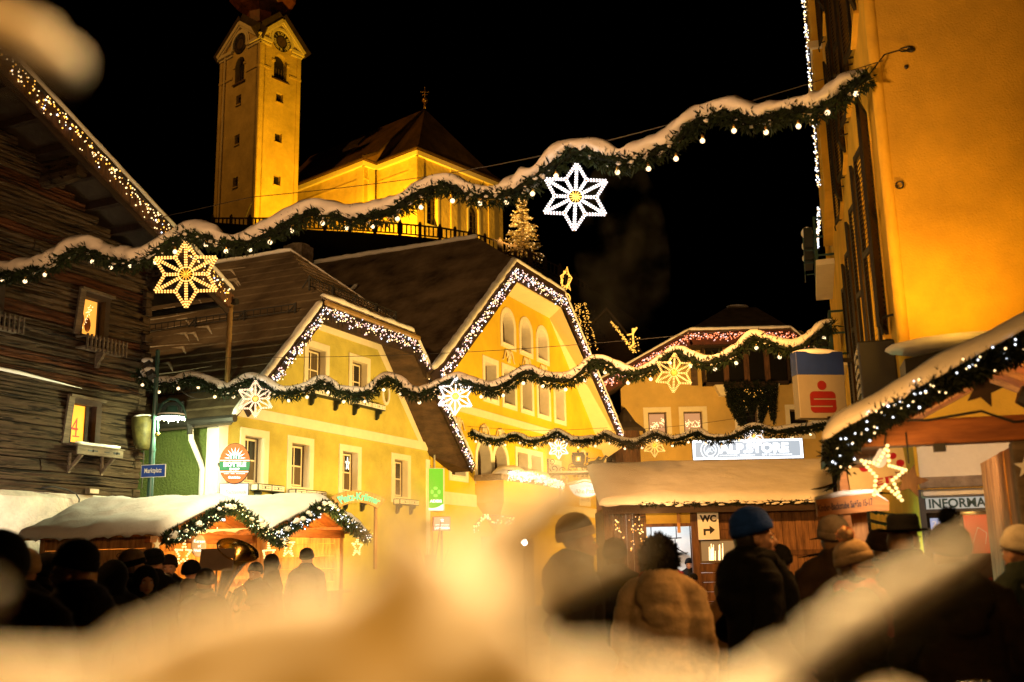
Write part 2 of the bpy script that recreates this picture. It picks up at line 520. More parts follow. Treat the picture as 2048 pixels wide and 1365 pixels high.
def inset(loop, d):
    cx = (min(p[0] for p in loop) + max(p[0] for p in loop)) / 2
    cz = (min(p[1] for p in loop) + max(p[1] for p in loop)) / 2
    hw = max(p[0] for p in loop) - cx
    hz = max(p[1] for p in loop) - cz
    return [(cx + (x - cx) * (hw - d) / hw, cz + (z - cz) * (hz - d) / hz) for x, z in loop]

def ring(g, outer, inner, y0, th, mi=0):
    g.extrude([(x, y0, z) for x, z in outer], (0, th, 0), mi, holes=[[(x, y0, z) for x, z in inner]])

def sash_window(parent, op, y=0.16, trim=0.15, trim_m=None, outer_m=None, sash_m=None, pane_m=None, cols=2, rows=2, curtain=True, sill=True, pane_mats=None):
    """window = frame > surround, sash, panes, sill; op is the opening loop"""
    trim_m, outer_m, sash_m = trim_m or M_['trim_cream'], outer_m or M_['frame_brown'], sash_m or M_['frame_cream']
    pane_m = pane_m or M_['glass_dark']
    g = G()
    ring(g, op, inset(op, 0.05), y, 0.08)
    w = ob('window', g, outer_m, parent, norm=True)
    if trim:
        g = G()
        ring(g, inset(op, -trim), op, -0.028, 0.03)
        ring(g, inset(op, .0005), inset(op, .014), -0.02, y + 0.018)
        ob('surround', g, trim_m, w, norm=True)
    x0, x1 = min(p[0] for p in op) + 0.05, max(p[0] for p in op) - 0.05
    z0, z1 = min(p[1] for p in op) + 0.05, max(p[1] for p in op) - 0.05
    isr = len(op) == 4
    g = G()
    s = 0.04
    ring(g, inset(op, 0.05), inset(op, 0.05 + s), y + 0.02, 0.04)
    for c in range(1, cols):
        x = x0 + (x1 - x0) * c / cols
        g.box(x - s * 0.45, y + 0.022, z0 + s, x + s * 0.45, y + 0.058, z1 - s)
    for r in range(1, rows):
        z = z0 + (z1 - z0) * r / rows
        g.box(x0 + s, y + 0.024, z - s * 0.45, x1 - s, y + 0.054, z + s * 0.45)
    ob('sash', g, sash_m, w)
    if isr:
        for c in range(cols):
            for r in range(rows):
                a, b = x0 + (x1 - x0) * c / cols, x0 + (x1 - x0) * (c + 1) / cols
                p, q = z0 + (z1 - z0) * r / rows, z0 + (z1 - z0) * (r + 1) / rows
                g = G().box(a + 0.012, y + 0.032, p + 0.012, b - 0.012, y + 0.04, q - 0.012)
                pm = (pane_mats or {}).get((c, r), pane_m)
                ob('pane', g, pm, w)
    else:
        g = G()
        g.extrude([(px, y + 0.034, pz) for px, pz in inset(op, 0.07)], (0, 0.008, 0))
        ob('pane', g, pane_m, w, norm=True)
    if sill:
        X0, X1 = min(p[0] for p in op), max(p[0] for p in op)
        zz = min(p[1] for p in op)
        g = G().box(X0 - 0.02, -0.06, zz - 0.045, X1 + 0.02, y, zz - 0.005)
        ob('sill', g, trim_m, w, bevel=0.006)
    return w

def icicle_lights(name, label, M, path, drop, step, mats, r=0.028, dens=1.0, group=None, down=(0, 0, -1), cat='light chain', y_out=0.0, seed=1):
    """a cable along path with short hanging strands of small bulbs"""
    rn = random.Random(seed)
    path = [V(p) for p in path]
    t = thing(name, label, cat, M, loc=path[0], group=group)
    o = path[0]
    down = V(down)
    gc, gb = G(), G()
    gc.tube([p - o for p in path], 0.012, 5)
    for a, b in zip(path[:-1], path[1:]):
        L = (b - a).length
        n = max(1, int(L / step))
        for i in range(n):
            p = a.lerp(b, (i + rn.random() * 0.7) / n)
            k = rn.choice([2, 3, 3, 4, 5])
            ln = drop * (0.35 + 0.65 * rn.random())
            q = p + down * ln
            gc.tube([p - o, q - o], 0.006, 3, cap=False)
            for j in range(int(k * dens + rn.random())):
                c = p.lerp(q, rn.random()) - o + V((rn.uniform(-.05, .05), rn.uniform(-.05, .01) - y_out, rn.uniform(-.04, .04)))
                rr = r * rn.choice([0.6, 0.8, 1, 1.15])
                gb.octa(c, rr, rn.choices(range(len(mats)), weights=[m[1] for m in mats])[0])
    ob('cable', gc, M_['iron'], t)
    ob('bulbs', gb, [m[0] for m in mats], t, kind='stuff')
    return t

def flower_box(parent, x0, x1, zt, h=0.16, d=0.24, panels=2):
    """planter under a window: white fretwork panels in a dark frame on brackets"""
    g = G().box(x0, -d, zt - h, x1, -0.03, zt)
    b = ob('flower_box', g, M_['box_green'], parent)
    w = (x1 - x0) / panels
    for i in range(panels):
        g = G().box(x0 + w * i + 0.02, -d - 0.012, zt - h + 0.022, x0 + w * (i + 1) - 0.02, -d + 0.002, zt - 0.022)
        n = 7
        for k in range(n):
            x = x0 + w * i + 0.05 + (w - 0.1) * (k + .5) / n
            if k == n // 2:
                g.box(x - 0.02, -d - 0.015, zt - h + 0.05, x + 0.02, -d - 0.01, zt - 0.05, 1)
            else:
                for zz in (0.055, 0.1):
                    g.box(x - 0.008, -d - 0.015, zt - zz - 0.012, x + 0.008, -d - 0.01, zt - zz + 0.012, 1)
        ob('panel', g, [M_['trim_white'], M_['box_green']], b)
    g = G().box(x0 - 0.012, -d + 0.02, zt - h + 0.02, x0 - 0.001, -0.06, zt - 0.02)
    ob('panel', g, M_['trim_white'], b)
    for x in (x0 + 0.12, x1 - 0.18):
        g = G()
        prof = [(-0.03, zt - h), (-d + 0.02, zt - h), (-d + 0.03, zt - h - 0.07), (-d + 0.1, zt - h - 0.1), (-d + 0.12, zt - h - 0.2), (-0.06, zt - h - 0.25), (-0.03, zt - h - 0.25)]
        g.extrude([(x, py, pz) for py, pz in prof], (0.06, 0, 0))
        ob('bracket', g, M_['box_green'], b, norm=True)
    return b

def slab(name, parent, poly, th, m, **k):
    g = G()
    g.extrude(poly, (0, 0, -th))
    return ob(name, g, m, parent, norm=True, **k)

def snow_guard(parent, p, q, h=0.24, n=24, posts=5, name='snow_guard'):
    p, q = V(p), V(q)
    g = G()
    up = V((0, 0, h))
    for z in (0.15, 1.0):
        g.bar(p + up * z, q + up * z, 0.025)
    for i in range(n + 1):
        a = p.lerp(q, i / n)
        g.bar(a + up * .1, a + up, 0.014, up=(1, 0, 0))
    for i in range(posts):
        a = p.lerp(q, i / (posts - 1))
        g.bar(a - up * .3, a + up * 1.15, 0.04, up=(1, 0, 0))
        g.bar(a + up * 1.0, a + V((0, .22, -.0)) , 0.025)
    return ob(name, g, M_['iron'], parent)

def snow_ridges(parent, quadpts, n, seed, r=0.035, m=None):
    """thin irregular ridges of snow lying along the shingle rows"""
    rn = random.Random(seed)
    a, b, c, d = (V(p) for p in quadpts)   # a-b lower edge, d-c upper edge
    g = G()
    for i in range(n):
        t = (i + 0.5 + rn.uniform(-.25, .25)) / n
        s0 = rn.uniform(0, .55)
        s1 = min(1, s0 + rn.uniform(.2, .6))
        k = 9
        pts = []
        for j in range(k):
            s = s0 + (s1 - s0) * j / (k - 1)
            tt = t + 0.02 * math.sin(s * 9 + i)
            pts.append(a.lerp(b, s).lerp(d.lerp(c, s), tt) + V((0, 0, 0.01)))
        rr = [r * (0.25 + 0.9 * math.sin(math.pi * j / (k - 1)) * rn.uniform(.6, 1)) for j in range(k)]
        g.tube(pts, rr, 5)
    return ob('snow_ridges', g, m or M_['snow'], parent, smooth=True, kind='stuff')

def snow_roll(name, parent, pts, r, seed=0, m=None, n=10, sub=8, amp=0.25, flat=1.0):
    """soft lumpy roll of snow along an edge"""
    P = [V(p) for p in pts]
    out, rs = [], []
    for i in range(len(P) - 1):
        k = max(2, int((P[i + 1] - P[i]).length * sub))
        for j in range(k + (1 if i == len(P) - 2 else 0)):
            p = P[i].lerp(P[i + 1], j / k)
            e = noise.noise(p * 2.3 + V((seed, 0, 0)))
            out.append(p + V((0, 0, 0.3 * r * e)))
            rs.append(r * (1 + amp * noise.noise(p * 4.1 + V((0, seed, 3)))))
    rs[0] *= 0.6
    rs[-1] *= 0.6
    return ob(name, G().tube(out, rs, n), m or M_['snow'], parent, smooth=True)

# ------------------------------------------------------------------ church on the hill
def tower_face(ch, M, W, nm):
    """relief of one tower face; M maps local (x along face, y in, z) to the church"""
    def put(name, g, m, parent=None, **k):
        me = g.mesh(name, m if isinstance(m, (list, tuple)) else [m])
        me.transform(M)
        return ob(name, me, m, parent or ch, **k)
    cx = W / 2
    slits = [rect(cx - .38, cx + .38, z, z + .95) for z in (35.0, 39.1, 43.0)]
    bel = arch(cx - .72, cx + .72, 45.3, 47.75)
    clock_hole = [(cx + .98 * math.cos(t * math.pi / 12), 49.05 + .98 * math.sin(t * math.pi / 12)) for t in range(24)]
    g = G()
    g.extrude([(x, 0, z) for x, z in [(0, 20), (W, 20), (W, 49.0), (cx, 50.9), (0, 49.0)]], (0, .6, 0), holes=[[(x, 0, z) for x, z in h] for h in slits + [bel]])
    put('tower_wall', g, M_['plaster_church'], norm=True)
    for s in slits:
        g = G()
        g.box(s[0][0], .35, s[0][1], s[1][0], .4, s[2][1])
        put('slit_window', g, M_['glass_dark'])
        g = G()
        g.extrude([(s[0][0] - .05, -.12, s[0][1] - .02), (s[1][0] + .05, -.12, s[0][1] - .02), (s[1][0] + .05, .3, s[0][1] + .2), (s[0][0] - .05, .3, s[0][1] + .2)], (0, 0, -.1))
        put('slit_sill', g, M_['plaster_church'], norm=True)
    # bell opening: dark boarding with a row of little balusters, deep sloping sill, keystone imposts
    g = G()
    g.extrude([(x, .5, z) for x, z in bel], (0, .05, 0))
    op = put('bell_opening', g, M_['black'], norm=True)
    for k in range(4):
        x = cx - .5 + k * .3
        g = G().bar((x, .42, 45.6), (x, .42, 46.5), .07, up=(1, 0, 0))
        put('baluster', g, M_['wood_grey'], op)
    g = G()
    g.extrude([(cx - .95, -.16, 45.15), (cx + .95, -.16, 45.15), (cx + .95, .45, 45.5), (cx - .95, .45, 45.5)], (0, 0, -.12))
    put('sill', g, M_['roof_church'], op, norm=True)
    for x in (cx - .9, cx + .72):
        put('impost', G().box(x - .08, -.09, 46.8, x + .26, .0, 47.0), M_['plaster_church'], op)
    # belts and corner pilasters
    for (a, b) in ((0.0, cx - 1.05), (cx + 1.05, W)):
        put('belt', G().box(a - .06, -.1, 45.85, b + .06 * (b == W), 0.0, 46.05), M_['plaster_church'])
    put('pilaster', G().box(-.02, -.07, 20, .42, .0, 48.1), M_['plaster_church'])
    put('pilaster', G().box(W - .42, -.07, 20, W + .02, .0, 48.1), M_['plaster_church'])
    # cornice rising round the clock, gable mouldings
    for zb, o, h in ((48.15, .12, .16), (48.45, .24, .3)):
        for (a, b) in ((-o, cx - 1.12), (cx + 1.12, W + o)):
            put('cornice', G().box(a, -o, zb, b, .05, zb + h), M_['trim_cream'])
    g = G()
    n = 16
    for r0, r1, o in ((1.02, 1.26, .2), (1.26, 1.42, .12)):
        for i in range(n):
            t0, t1 = math.pi * (-.12 + 1.24 * i / n), math.pi * (-.12 + 1.24 * (i + 1) / n)
            q = [(cx + r * math.cos(t), 49.05 + r * math.sin(t)) for r, t in ((r0, t0), (r1, t0), (r1, t1), (r0, t1))]
            g.extrude([(x, -o, z) for x, z in q], (0, o, 0))
    put('clock_arch', g, M_['trim_cream'], norm=True)
    g = G()
    for sgn in (-1, 1):
        ex, ez = (-.3 if sgn < 0 else W + .3), 48.72
        for o, dz, hh in ((.34, .0, .26), (.2, -.3, .2)):
            g.bar((ex, -o / 2, ez + dz), (cx, -o / 2, 51.15 + dz), o, hh, up=(0, 1, 0))
    put('gable_moulding', g, M_['trim_cream'])
    g = G()
    for sgn in (-1, 1):
        ex = (-.75 if sgn < 0 else W + .75)
        g.bar((ex, -.1, 48.72), (cx, -.1, 51.55), 1.1, .12, up=(0, 1, 0))
    put('gable_roof', g, M_['roof_dark'])
    # clock: dark face, pale numerals, hands
    g = G()
    g.extrude([(x, -.05, z) for x, z in clock_hole], (0, .1, 0))
    c = put('clock', g, M_['black'], norm=True)
    for k, s in enumerate(['XII', 'I', 'II', 'III', 'IIII', 'V', 'VI', 'VII', 'VIII', 'IX', 'X', 'XI']):
        a = -k * math.pi / 6
        X = Matrix.Translation((cx, -.062, 49.05)) @ Matrix.Rotation(a, 4, 'Y').inverted() @ Matrix.Translation((0, 0, .76))
        g = G()
        put_text(g, s, X, width=.12 * len(s) if len(s) > 1 else .09, height=.3, bold=.03)
        put('numeral', g, M_['trim_cream'] if nm == 0 else M_['frame_brown'], c)
    g = G()
    for a, l, w in ((math.radians(38), .5, .07), (math.radians(200), .7, .05)):
        g.bar((cx, -.075, 49.05), (cx + l * math.sin(a), -.075, 49.05 + l * math.cos(a)), w, .02, up=(0, 1, 0))
    put('clock_hands', g, M_['frame_brown'], c)
    g = G()
    g.extrude([(cx + .5 * math.cos(t * math.pi / 12), -.058, 49.05 + .5 * math.sin(t * math.pi / 12)) for t in range(24)], (0, .006, 0))
    put('dial_centre', g, M_['frame_brown'], c, norm=True)
    return put

def church():
    MR = frame(-22.25, 85.0, 40)
    ch = thing('church', 'floodlit yellow church with tall clock tower and brown hipped nave on the hill', 'church', MR, loc=(0, 0, 0))
    WR, WL = 4.5, 6.2
    tower_face(ch, Matrix(), WR, 0)
    # the left face runs along local +y: rotate so that its own x runs from the far corner to the near one
    ML = Matrix.Translation((0, WL, 0)) @ Matrix.Rotation(math.radians(-90), 4, 'Z')
    put = tower_face(ch, ML, WL, 1)
    ob('tower_wall', G().box(.02, WL - .5, 20, WR, WL, 49).box(WR - .5, .02, 20, WR - .02, WL - .5, 49), M_['plaster_church'], ch)
    ob('lightning_rod', G().tube([(-.05, .35, 49), (-.04, .3, 42), (-.06, .32, 33), (-.3, 1.0, 31.5)], .045, 6), M_['iron'], ch)
    ob('downpipe', G().tube([(-.16, WL - .9, 48.4), (-.14, WL - .9, 40), (-.14, WL - .85, 31)], .07, 6), M_['trim_cream'], ch)
    # onion dome on an octagonal drum
    c = (WR / 2, WL / 2, 0)
    g = G().lathe([(1.3, 49.5), (1.3, 51.4), (1.45, 51.6), (1.3, 51.7), (1.45, 52.8)], c, 8)
    ob('drum', g, M_['copper_red'], ch)
    g = G().lathe([(1.45, 52.8), (2.3, 53.4), (3.1, 54.3), (3.15, 55.0), (2.9, 55.6), (2.2, 56.8), (1.2, 58), (.5, 59), (.2, 60), (.05, 62)], c, 8)
    ob('onion_dome', g, M_['copper_red'], ch)
    # nave: everything in world coordinates, two parallel eaves walls with a jog and a polygonal choir end
    tR, tL = V((math.sin(math.radians(40)), math.cos(math.radians(40)), 0)), V((-math.sin(math.radians(50)), math.cos(math.radians(50)), 0))
    b1 = V((-7.98, 84.0, 0))
    b0 = b1 + tL * 5.2
    a0 = b0 - tR * 1.56
    aL = a0 + tL * 10.6
    c1 = b1 + tR * 11.4
    ap = b1 + tR * 5 + tL * 4
    rl = ap + tL * 17
    EZ, RZ = 36.95, 43.8
    Z = lambda p, z: V((p.x, p.y, z))
    def wallseg(p, q, z0, z1, holes=(), nm='nave_wall'):
        d = (q - p)
        L = d.length
        d.normalize()
        inw = V((-d.y, d.x, 0))
        X = Matrix(((d.x, inw.x, 0, p.x), (d.y, inw.y, 0, p.y), (0, 0, 1, 0), (0, 0, 0, 1)))
        g = G()
        g.extrude([(0, 0, z0), (L, 0, z0), (L, 0, z1), (0, 0, z1)], (0, .5, 0), holes=[[(x, 0, z) for x, z in h] for h in holes])
        me = g.mesh(nm, [M_['plaster_church']])
        me.transform(X)
        ob(nm, me, None, ch, world=True, norm=True)
        return X, L
    def wput(nm, g, m, X, parent=None):
        me = g.mesh(nm, [m])
        me.transform(X)
        return ob(nm, me, None, parent or ch, world=True, norm=True)
    for (p, q) in ((aL, a0), (a0, b0), (b0, b1)):
        X, L = wallseg(p, q, 20, EZ)
        wput('cornice', G().box(-.2, -.28, EZ - .55, L + .25, .02, EZ - .12), M_['trim_cream'], X)
        wput('belt', G().box(0, -.06, EZ - 1.75, L, .0, EZ - 1.6), M_['plaster_church'], X)
        wput('pilaster', G().box(L - .9, -.08, 20, L + .08, .0, EZ - .5), M_['plaster_church'], X)
        wput('gutter', G().tube([(-.3, -.5, EZ - .02), (L + .45, -.5, EZ - .02)], .1, 6), M_['wood_dark'], X)
    wins = [arch(1.15, 2.5, 30.5, 33.6), arch(6.6, 7.95, 30.5, 33.75)]
    X, L = wallseg(b1, c1, 18, EZ, wins)
    for w in wins:
        g = G()
        g.extrude([(x, .4, z) for x, z in w], (0, .06, 0))
        win = wput('arched_window', g, M_['glass_dark'], X)
        g = G()
        cx = (w[0][0] + w[1][0]) / 2
        for k in range(1, 3):
            x = w[0][0] + (w[1][0] - w[0][0]) * k / 3
            g.box(x - .03, .34, 30.5, x + .03, .4, 33.3)
        for k in range(1, 5):
            z = 30.5 + k * .6
            g.box(w[0][0], .345, z - .03, w[1][0], .395, z + .03)
        wput('glazing_bars', g, M_['frame_brown'], X, win)
        g = G()
        ring(g, inset(w, -.22), w, -.06, .07)
        wput('surround', g, M_['trim_cream'], X, win)
    for a, b in ((0, .75), (4.2, 5.0), (9.3, 10.1)):
        wput('pilaster', G().box(a, -.1, 18, b, 0, EZ - .5), M_['plaster_church'], X)
    wput('cornice', G().box(-.2, -.28, EZ - .55, L + .2, .02, EZ - .12), M_['trim_cream'], X)
    wput('gutter', G().tube([(-.45, -.5, EZ - .02), (L + .3, -.5, EZ - .02)], .1, 6), M_['wood_dark'], X)
    # roof
    o = .55
    aLo, a0o, b0o, b1o = aL - tR * o, a0 - tR * o - tL * o, b0 - tR * o - tL * (o + .0), b1 - tR * o - tL * o
    c1o = c1 + tR * o - tL * o
    far = b1 + tR * 10 + tL * 17
    faro = b1 + tR * 10.5 - tL * .3
    mid = lambda p, q, t, z: Z(p.lerp(q, t), z)
    ezo = EZ - .02
    def face(nm, pts, m):
        g = G()
        g.add([tuple(p) for p in pts], [tuple(range(len(pts)))])
        g.add([tuple(p - V((0, 0, .22))) for p in pts], [tuple(reversed(range(len(pts))))])
        k = len(pts)
        g.f += [(i, (i + 1) % k, k + (i + 1) % k, k + i) for i in range(k)]
        g.m += [0] * k
        return ob(nm, g, m, ch, world=True, norm=True)
    # curved (flared) lower edge: a break 1.6 m up the slope
    def two(e0, e1, r0, r1, nm, t=.22, k=.62, m=None):
        p0, p1 = e0.lerp(r0, t), e1.lerp(r1, t)
        z = lambda tt: EZ + (RZ - EZ) * tt * k
        z0, z1 = z(t), z(t)
        face(nm, [Z(e0, ezo), Z(e1, ezo), Z(p1, z1), Z(p0, z0)], m or M_['roof_church'])
        if (r0 - r1).length < .01:
            face(nm, [Z(p0, z0), Z(p1, z1), Z(r0, RZ)], m or M_['roof_church'])
        else:
            face(nm, [Z(p0, z0), Z(p1, z1), Z(r1, RZ), Z(r0, RZ)], m or M_['roof_church'])
    two(aLo + tL * 3, a0o, rl, ap, 'nave_roof')
    two(a0o, b0o, ap, ap, 'nave_roof')
    two(b0o, b1o, ap, ap, 'choir_roof')
    two(b1o, c1o, ap, ap, 'choir_roof')
    back = b1 + tR * 11.9 + tL * 12
    two(c1o, back, ap, ap, 'choir_roof')
    two(back, back + tL * 10, ap, rl, 'nave_roof')
    g = G().tube([Z(a0o, ezo + .15), Z(a0o.lerp(ap, .22), EZ + .95), Z(ap, RZ + .05)], .1, 6)
    ob('hip_flashing', g, M_['wood_dark'], ch, world=True)
    # roof window catching the light
    pl = a0.lerp(aL, .42)
    s0 = pl.lerp(pl + tR * 5, .45)
    zz = EZ + (RZ - EZ) * .46
    g = G()
    g.extrude([Z(s0 - tL * 1.1 , zz - .1), Z(s0 + tL * 1.1, zz - .1), Z(s0 + tL * 1.1 + tR * .9, zz + .95), Z(s0 - tL * 1.1 + tR * .9, zz + .95)], (0, 0, .28))
    ob('roof_window', g, M_['roof_dark'], ch, world=True, norm=True)
    # finial: ball and cross
    g = G().tube([Z(ap, RZ), Z(ap, RZ + .7)], [.16, .06], 8).ball(Z(ap, RZ + .85), .3, 12, 8)
    g.tube([Z(ap, RZ + 1.1), Z(ap, RZ + 2.15)], .05, 6)
    e = V((1, 0, 0))
    for z, l in ((RZ + 1.75, .34), (RZ + 1.45, .2)):
        g.tube([Z(ap, z) - e * l, Z(ap, z) + e * l], .045, 6)
        for s in (-1, 1):
            g.ball(Z(ap, z) + e * l * s, .08, 6, 5)
    g.ball(Z(ap, RZ + 2.2), .09, 6, 5)
    ob('finial', g, M_['gold_fig'], ch, world=True, smooth=True)
    # low annex roof where nave meets tower, with its brown boarded edge
    p = aL - tR * .5
    g = G()
    g.extrude([Z(p - tL * .2, EZ + .3), Z(p + tL * 2.6, EZ + 1.6), Z(p + tL * 2.6 + tR * 3, EZ + 2.3), Z(p - tL * .2 + tR * 3, EZ + 2.0)], (0, 0, -.25))
    ob('annex_roof', g, M_['wood_dark'], ch, world=True, norm=True)
    ob('downpipe', G().tube([Z(b0 - tR * .3 - tL * .2, EZ - .2), Z(b0 - tR * .15 - tL * .1, EZ - 1), Z(b0 - tR * .15 - tL * .1, 29)], .09, 6), M_['wood_dark'], ch, world=True)
    ob('downpipe', G().tube([Z(aL - tR * .5, EZ - .1), Z(aL - tR * .3 + tL * .2, EZ - 1.4), Z(aL - tR * .2 - tL * .6, EZ - 2.4)], .1, 6), M_['wood_dark'], ch, world=True)
    return ch
church()

# terrace railing along the edge of the hill
def terrace():
    px = [(425, 437, 72), (500, 437, 72), (600, 437, 71), (700, 441, 70.5), (800, 448, 70), (880, 456, 70), (940, 466, 70), (1000, 484, 70), (1060, 505, 70), (1120, 535, 70), (1180, 572, 70)]
    P = [at(*p) for p in px]
    w = thing('terrace_wall', 'dark stone retaining wall under the church railing', 'wall', loc=P[0] - V((0, 0, 5)))
    g = G()
    for a, b in zip(P[:-1], P[1:]):
        d = (b - a).normalized()
        n = V((-d.y, d.x, 0)) * .5
        g.hexa([a - V((0, 0, 12)), b - V((0, 0, 12)), b - V((0, 0, 12)) + n, a - V((0, 0, 12)) + n, a - V((0, 0, .85)), b - V((0, 0, .85)), b - V((0, 0, .85)) + n, a - V((0, 0, .85)) + n])
    ob('masonry', g, mat('dark_terrace_masonry', (.03, .024, .018), .9, .4, .8, .05, 3), w, world=True)
    t = thing('terrace_railing', 'dark wooden railing with posts along the church terrace', 'railing', loc=P[0])
    gb = G()
    gr = G()
    for a, b in zip(P[:-1], P[1:]):
        L = (b - a).length
        gr.bar(a, b, .12, .1)
        gr.bar(a - V((0, 0, .72)), b - V((0, 0, .72)), .1, .08)
        n = int(L / .3)
        for i in range(n):
            p = a.lerp(b, (i + .5) / n)
            gb.bar(p - V((0, 0, .72)), p, .1, up=(1, 0, 0))
        for k in range(2):
            p = a.lerp(b, k / 2)
            ob('post', G().bar(p - V((0, 0, .95)), p + V((0, 0, .14)), .22, up=(1, 0, 0)).octa(p + V((0, 0, .22)), .11), M_['wood_dark'], t, world=True)
    ob('rail', gr, M_['wood_dark'], t, world=True)
    ob('balusters', gb, M_['wood_dark'], t, world=True, kind='stuff')
terrace()
# ------------------------------------------------------------------ the old log house, left
FL = frame(-7.87, 21.5, 24)
M_['bauble'] = mat('bronze_bauble', (.3, .09, .02), .35, .2, 6, metal=.4)
def log_house():
    h = thing('log_house', 'old dark log house with a low gable roof and lit number window', 'house', FL)
    rn = random.Random(11)
    wins = [(-1.88, -1.28, 3.96, 4.72), (-1.79, -1.23, 6.13, 6.90), (-4.35, -3.75, 6.13, 6.9)]
    zr = lambda x: 7.63 + .465 * (1.3 - x) - .28
    z = 2.97
    gch = G()
    while z < 12.2:
        hh = rn.uniform(.125, .26)
        xr = rn.uniform(-.03, .07)
        if z + hh > zr(0):
            xr = min(xr, 1.3 - (z + hh + .28 - 7.63) / .465)
        if xr < -9.5:
            break
        cuts = sorted([w for w in wins if w[2] < z + hh * .6 and w[3] > z + hh * .4])
        spans, x = [], -9.8
        for w in cuts:
            spans.append((x, w[0] - .1))
            x = w[1] + .1
        spans.append((x, xr))
        out = []
        for a, b in spans:
            if b - a > 3.2 and rn.random() < .75:
                c = a + (b - a) * rn.uniform(.35, .75)
                out += [(a, c - .008), (c + .008, b)]
            else:
                out.append((a, b))
        for a, b in out:
            if b - a < .15:
                continue
            n = max(3, int((b - a) / .16))
            g = G()
            vs, fs = [], []
            o = rn.uniform(-.035, .03)
            prof = [(-.0, .03), (.06, .0), (.32, -.012), (.52, .006), (.74, -.012), (.94, .0), (1.0, .03)]
            k = len(prof)
            for i in range(n + 1):
                X = a + (b - a) * i / n
                for (pz, py) in prof:
                    q = V((X * 1.3, z * 7 + pz * 2, 0))
                    dz = .014 * noise.noise(q) if 0 < pz < 1 else .012 * noise.noise(q)
                    vs.append((X, o + py + .045 * noise.noise(q + V((5, 3, 1))) + .018 * noise.noise(q * 4), z + pz * (hh - .012) + dz))
                vs.append((X, .22, z + hh - .012))
                vs.append((X, .22, z))
            m = k + 2
            for i in range(n):
                for j in range(m):
                    fs.append((i * m + j, i * m + (j + 1) % m, (i + 1) * m + (j + 1) % m, (i + 1) * m + j))
            fs += [tuple(range(m - 1, -1, -1)), tuple(n * m + j for j in range(m))]
            g.add(vs, fs)
            ob('log', g, M_['wood_red'] if (rn.random() < .3 and z > 4.3) else M_['wood_log'], h, norm=True)
        z += hh
    # core behind the logs so that no light leaks through the joints, and the side wall
    g = G()
    g.extrude([(x, .16, zz) for x, zz in [(-9.8, 2.9), (-.1, 2.9), (-.1, 7.95), (-9.8, 12.4)]], (0, .1, 0), holes=[[(x, .16, zz) for x, zz in rect(w[0] - .02, w[1] + .02, w[2] - .02, w[3] + .02)] for w in wins])
    ob('core_wall', g, M_['wood_dark'], h, norm=True)
    for k in range(25):
        zz = 2.97 + k * .2
        ob('side_log', G().box(-.22, .24, zz, rn.uniform(-.04, .03), 7.5, zz + .185), M_['wood_log'], h)
    for k in range(26):
        zz = 2.99 + k * .193
        if rn.random() < .8:
            ob('log_end', G().box(-.16, -rn.uniform(.03, .13), zz, .015 + rn.uniform(0, .05), .02, zz + .15), M_['wood_log'], h, bevel=.012)
    # plinth
    g = G()
    g.extrude([(-9.8, y, zz) for y, zz in [(-.1, 0), (.3, 0), (.3, 2.97), (0.02, 2.97), (-.1, 2.86)]], (9.95, 0, 0))
    ob('plinth', g, mat('whitewashed_plinth', (.62, .55, .46), .9, .18, 2.5, .03, 14), h, norm=True)
    # roof
    zt = lambda x: 7.63 + .465 * (1.3 - x)
    g = G()
    g.extrude([(1.32, -1.2, zt(1.32)), (-10, -1.2, zt(-10)), (-10, 9, zt(-10)), (1.32, 9, zt(1.32))], (0, 0, -.1))
    ob('roof', g, M_['roof_dark'], h, norm=True)
    snow_roll('verge_snow', h, [(1.34, -1.2, zt(1.34) + .02), (-4, -1.2, zt(-4) + .02), (-10, -1.2, zt(-10) + .02)], .045, 4)
    g = G().bar((1.3, -1.16, zt(1.3) - .28), (-10, -1.16, zt(-10) - .28), .05, .34, up=(0, 0, 1))
    ob('bargeboard', g, M_['wood_hut'], h)
    ob('bargeboard', G().bar((1.3, -1.1, zt(1.3) - .5), (-10, -1.1, zt(-10) - .5), .04, .16), M_['wood_dark'], h)
    for k in range(16):
        y = -1.08
        x = 1.1 - k * .7
        ob('rafter', G().bar((x, -1.06 , zt(x) - .2), (x, 0.2, zt(x) - .2), .12, .14), M_['wood_dark'], h)
    for x in (-2.9, -6.2, .1):
        ob('purlin', G().tube([(x, .3, zt(x) - .62), (x, -.5, zt(x) - .6), (x, -.95, zt(x) - .58)], [.16, .17, .14], 9), M_['wood_log'], h, smooth=False)
        ob('purlin', G().tube([(x, .3, zt(x) - .36), (x, -.7, zt(x) - .35)], .13, 9), M_['wood_log'], h)
    ob('eave_gutter', G().tube([(1.4, -1.25, 7.36), (1.4, 9, 7.36)], .08, 8), M_['iron'], h)
    ob('downpipe', G().tube([(1.42, -1.1, 7.36), (1.36, -1.1, 7.2), (1.36, -1.1, 4.8), (1.36, -.9, 4.62)], .062, 10), M_['pipe_brown'], h)
    c = ob('chimney', G().box(-1.45, 1.3, zt(-1.2) - .2, -1.05, 1.7, zt(-1.2) + .5), M_['stone'], h)
    ob('chimney_cap', G().lathe([(.0, .0), (.17, .0), (.2, .1), (.2, .2), (.26, .22), (.26, .28), (0, .34)], (-1.25, 1.5, zt(-1.2) + .5), 12), M_['steel'], c)
    ob('chimney_cap', G().lathe([(.0, .0), (.12, .0), (.12, .2), (.3, .22), (.27, .32), (.14, .42), (0, .44)], (-.75, 1.6, zt(-.8) + .0), 12), M_['steel'], c)
    # windows
    pane_lit = glow('lit_amber_pane', (1.0, .35, .015), 2.0, True)
    pane_dim = glow('lit_orange_pane', (1.0, .40, .05), 1.3, True)
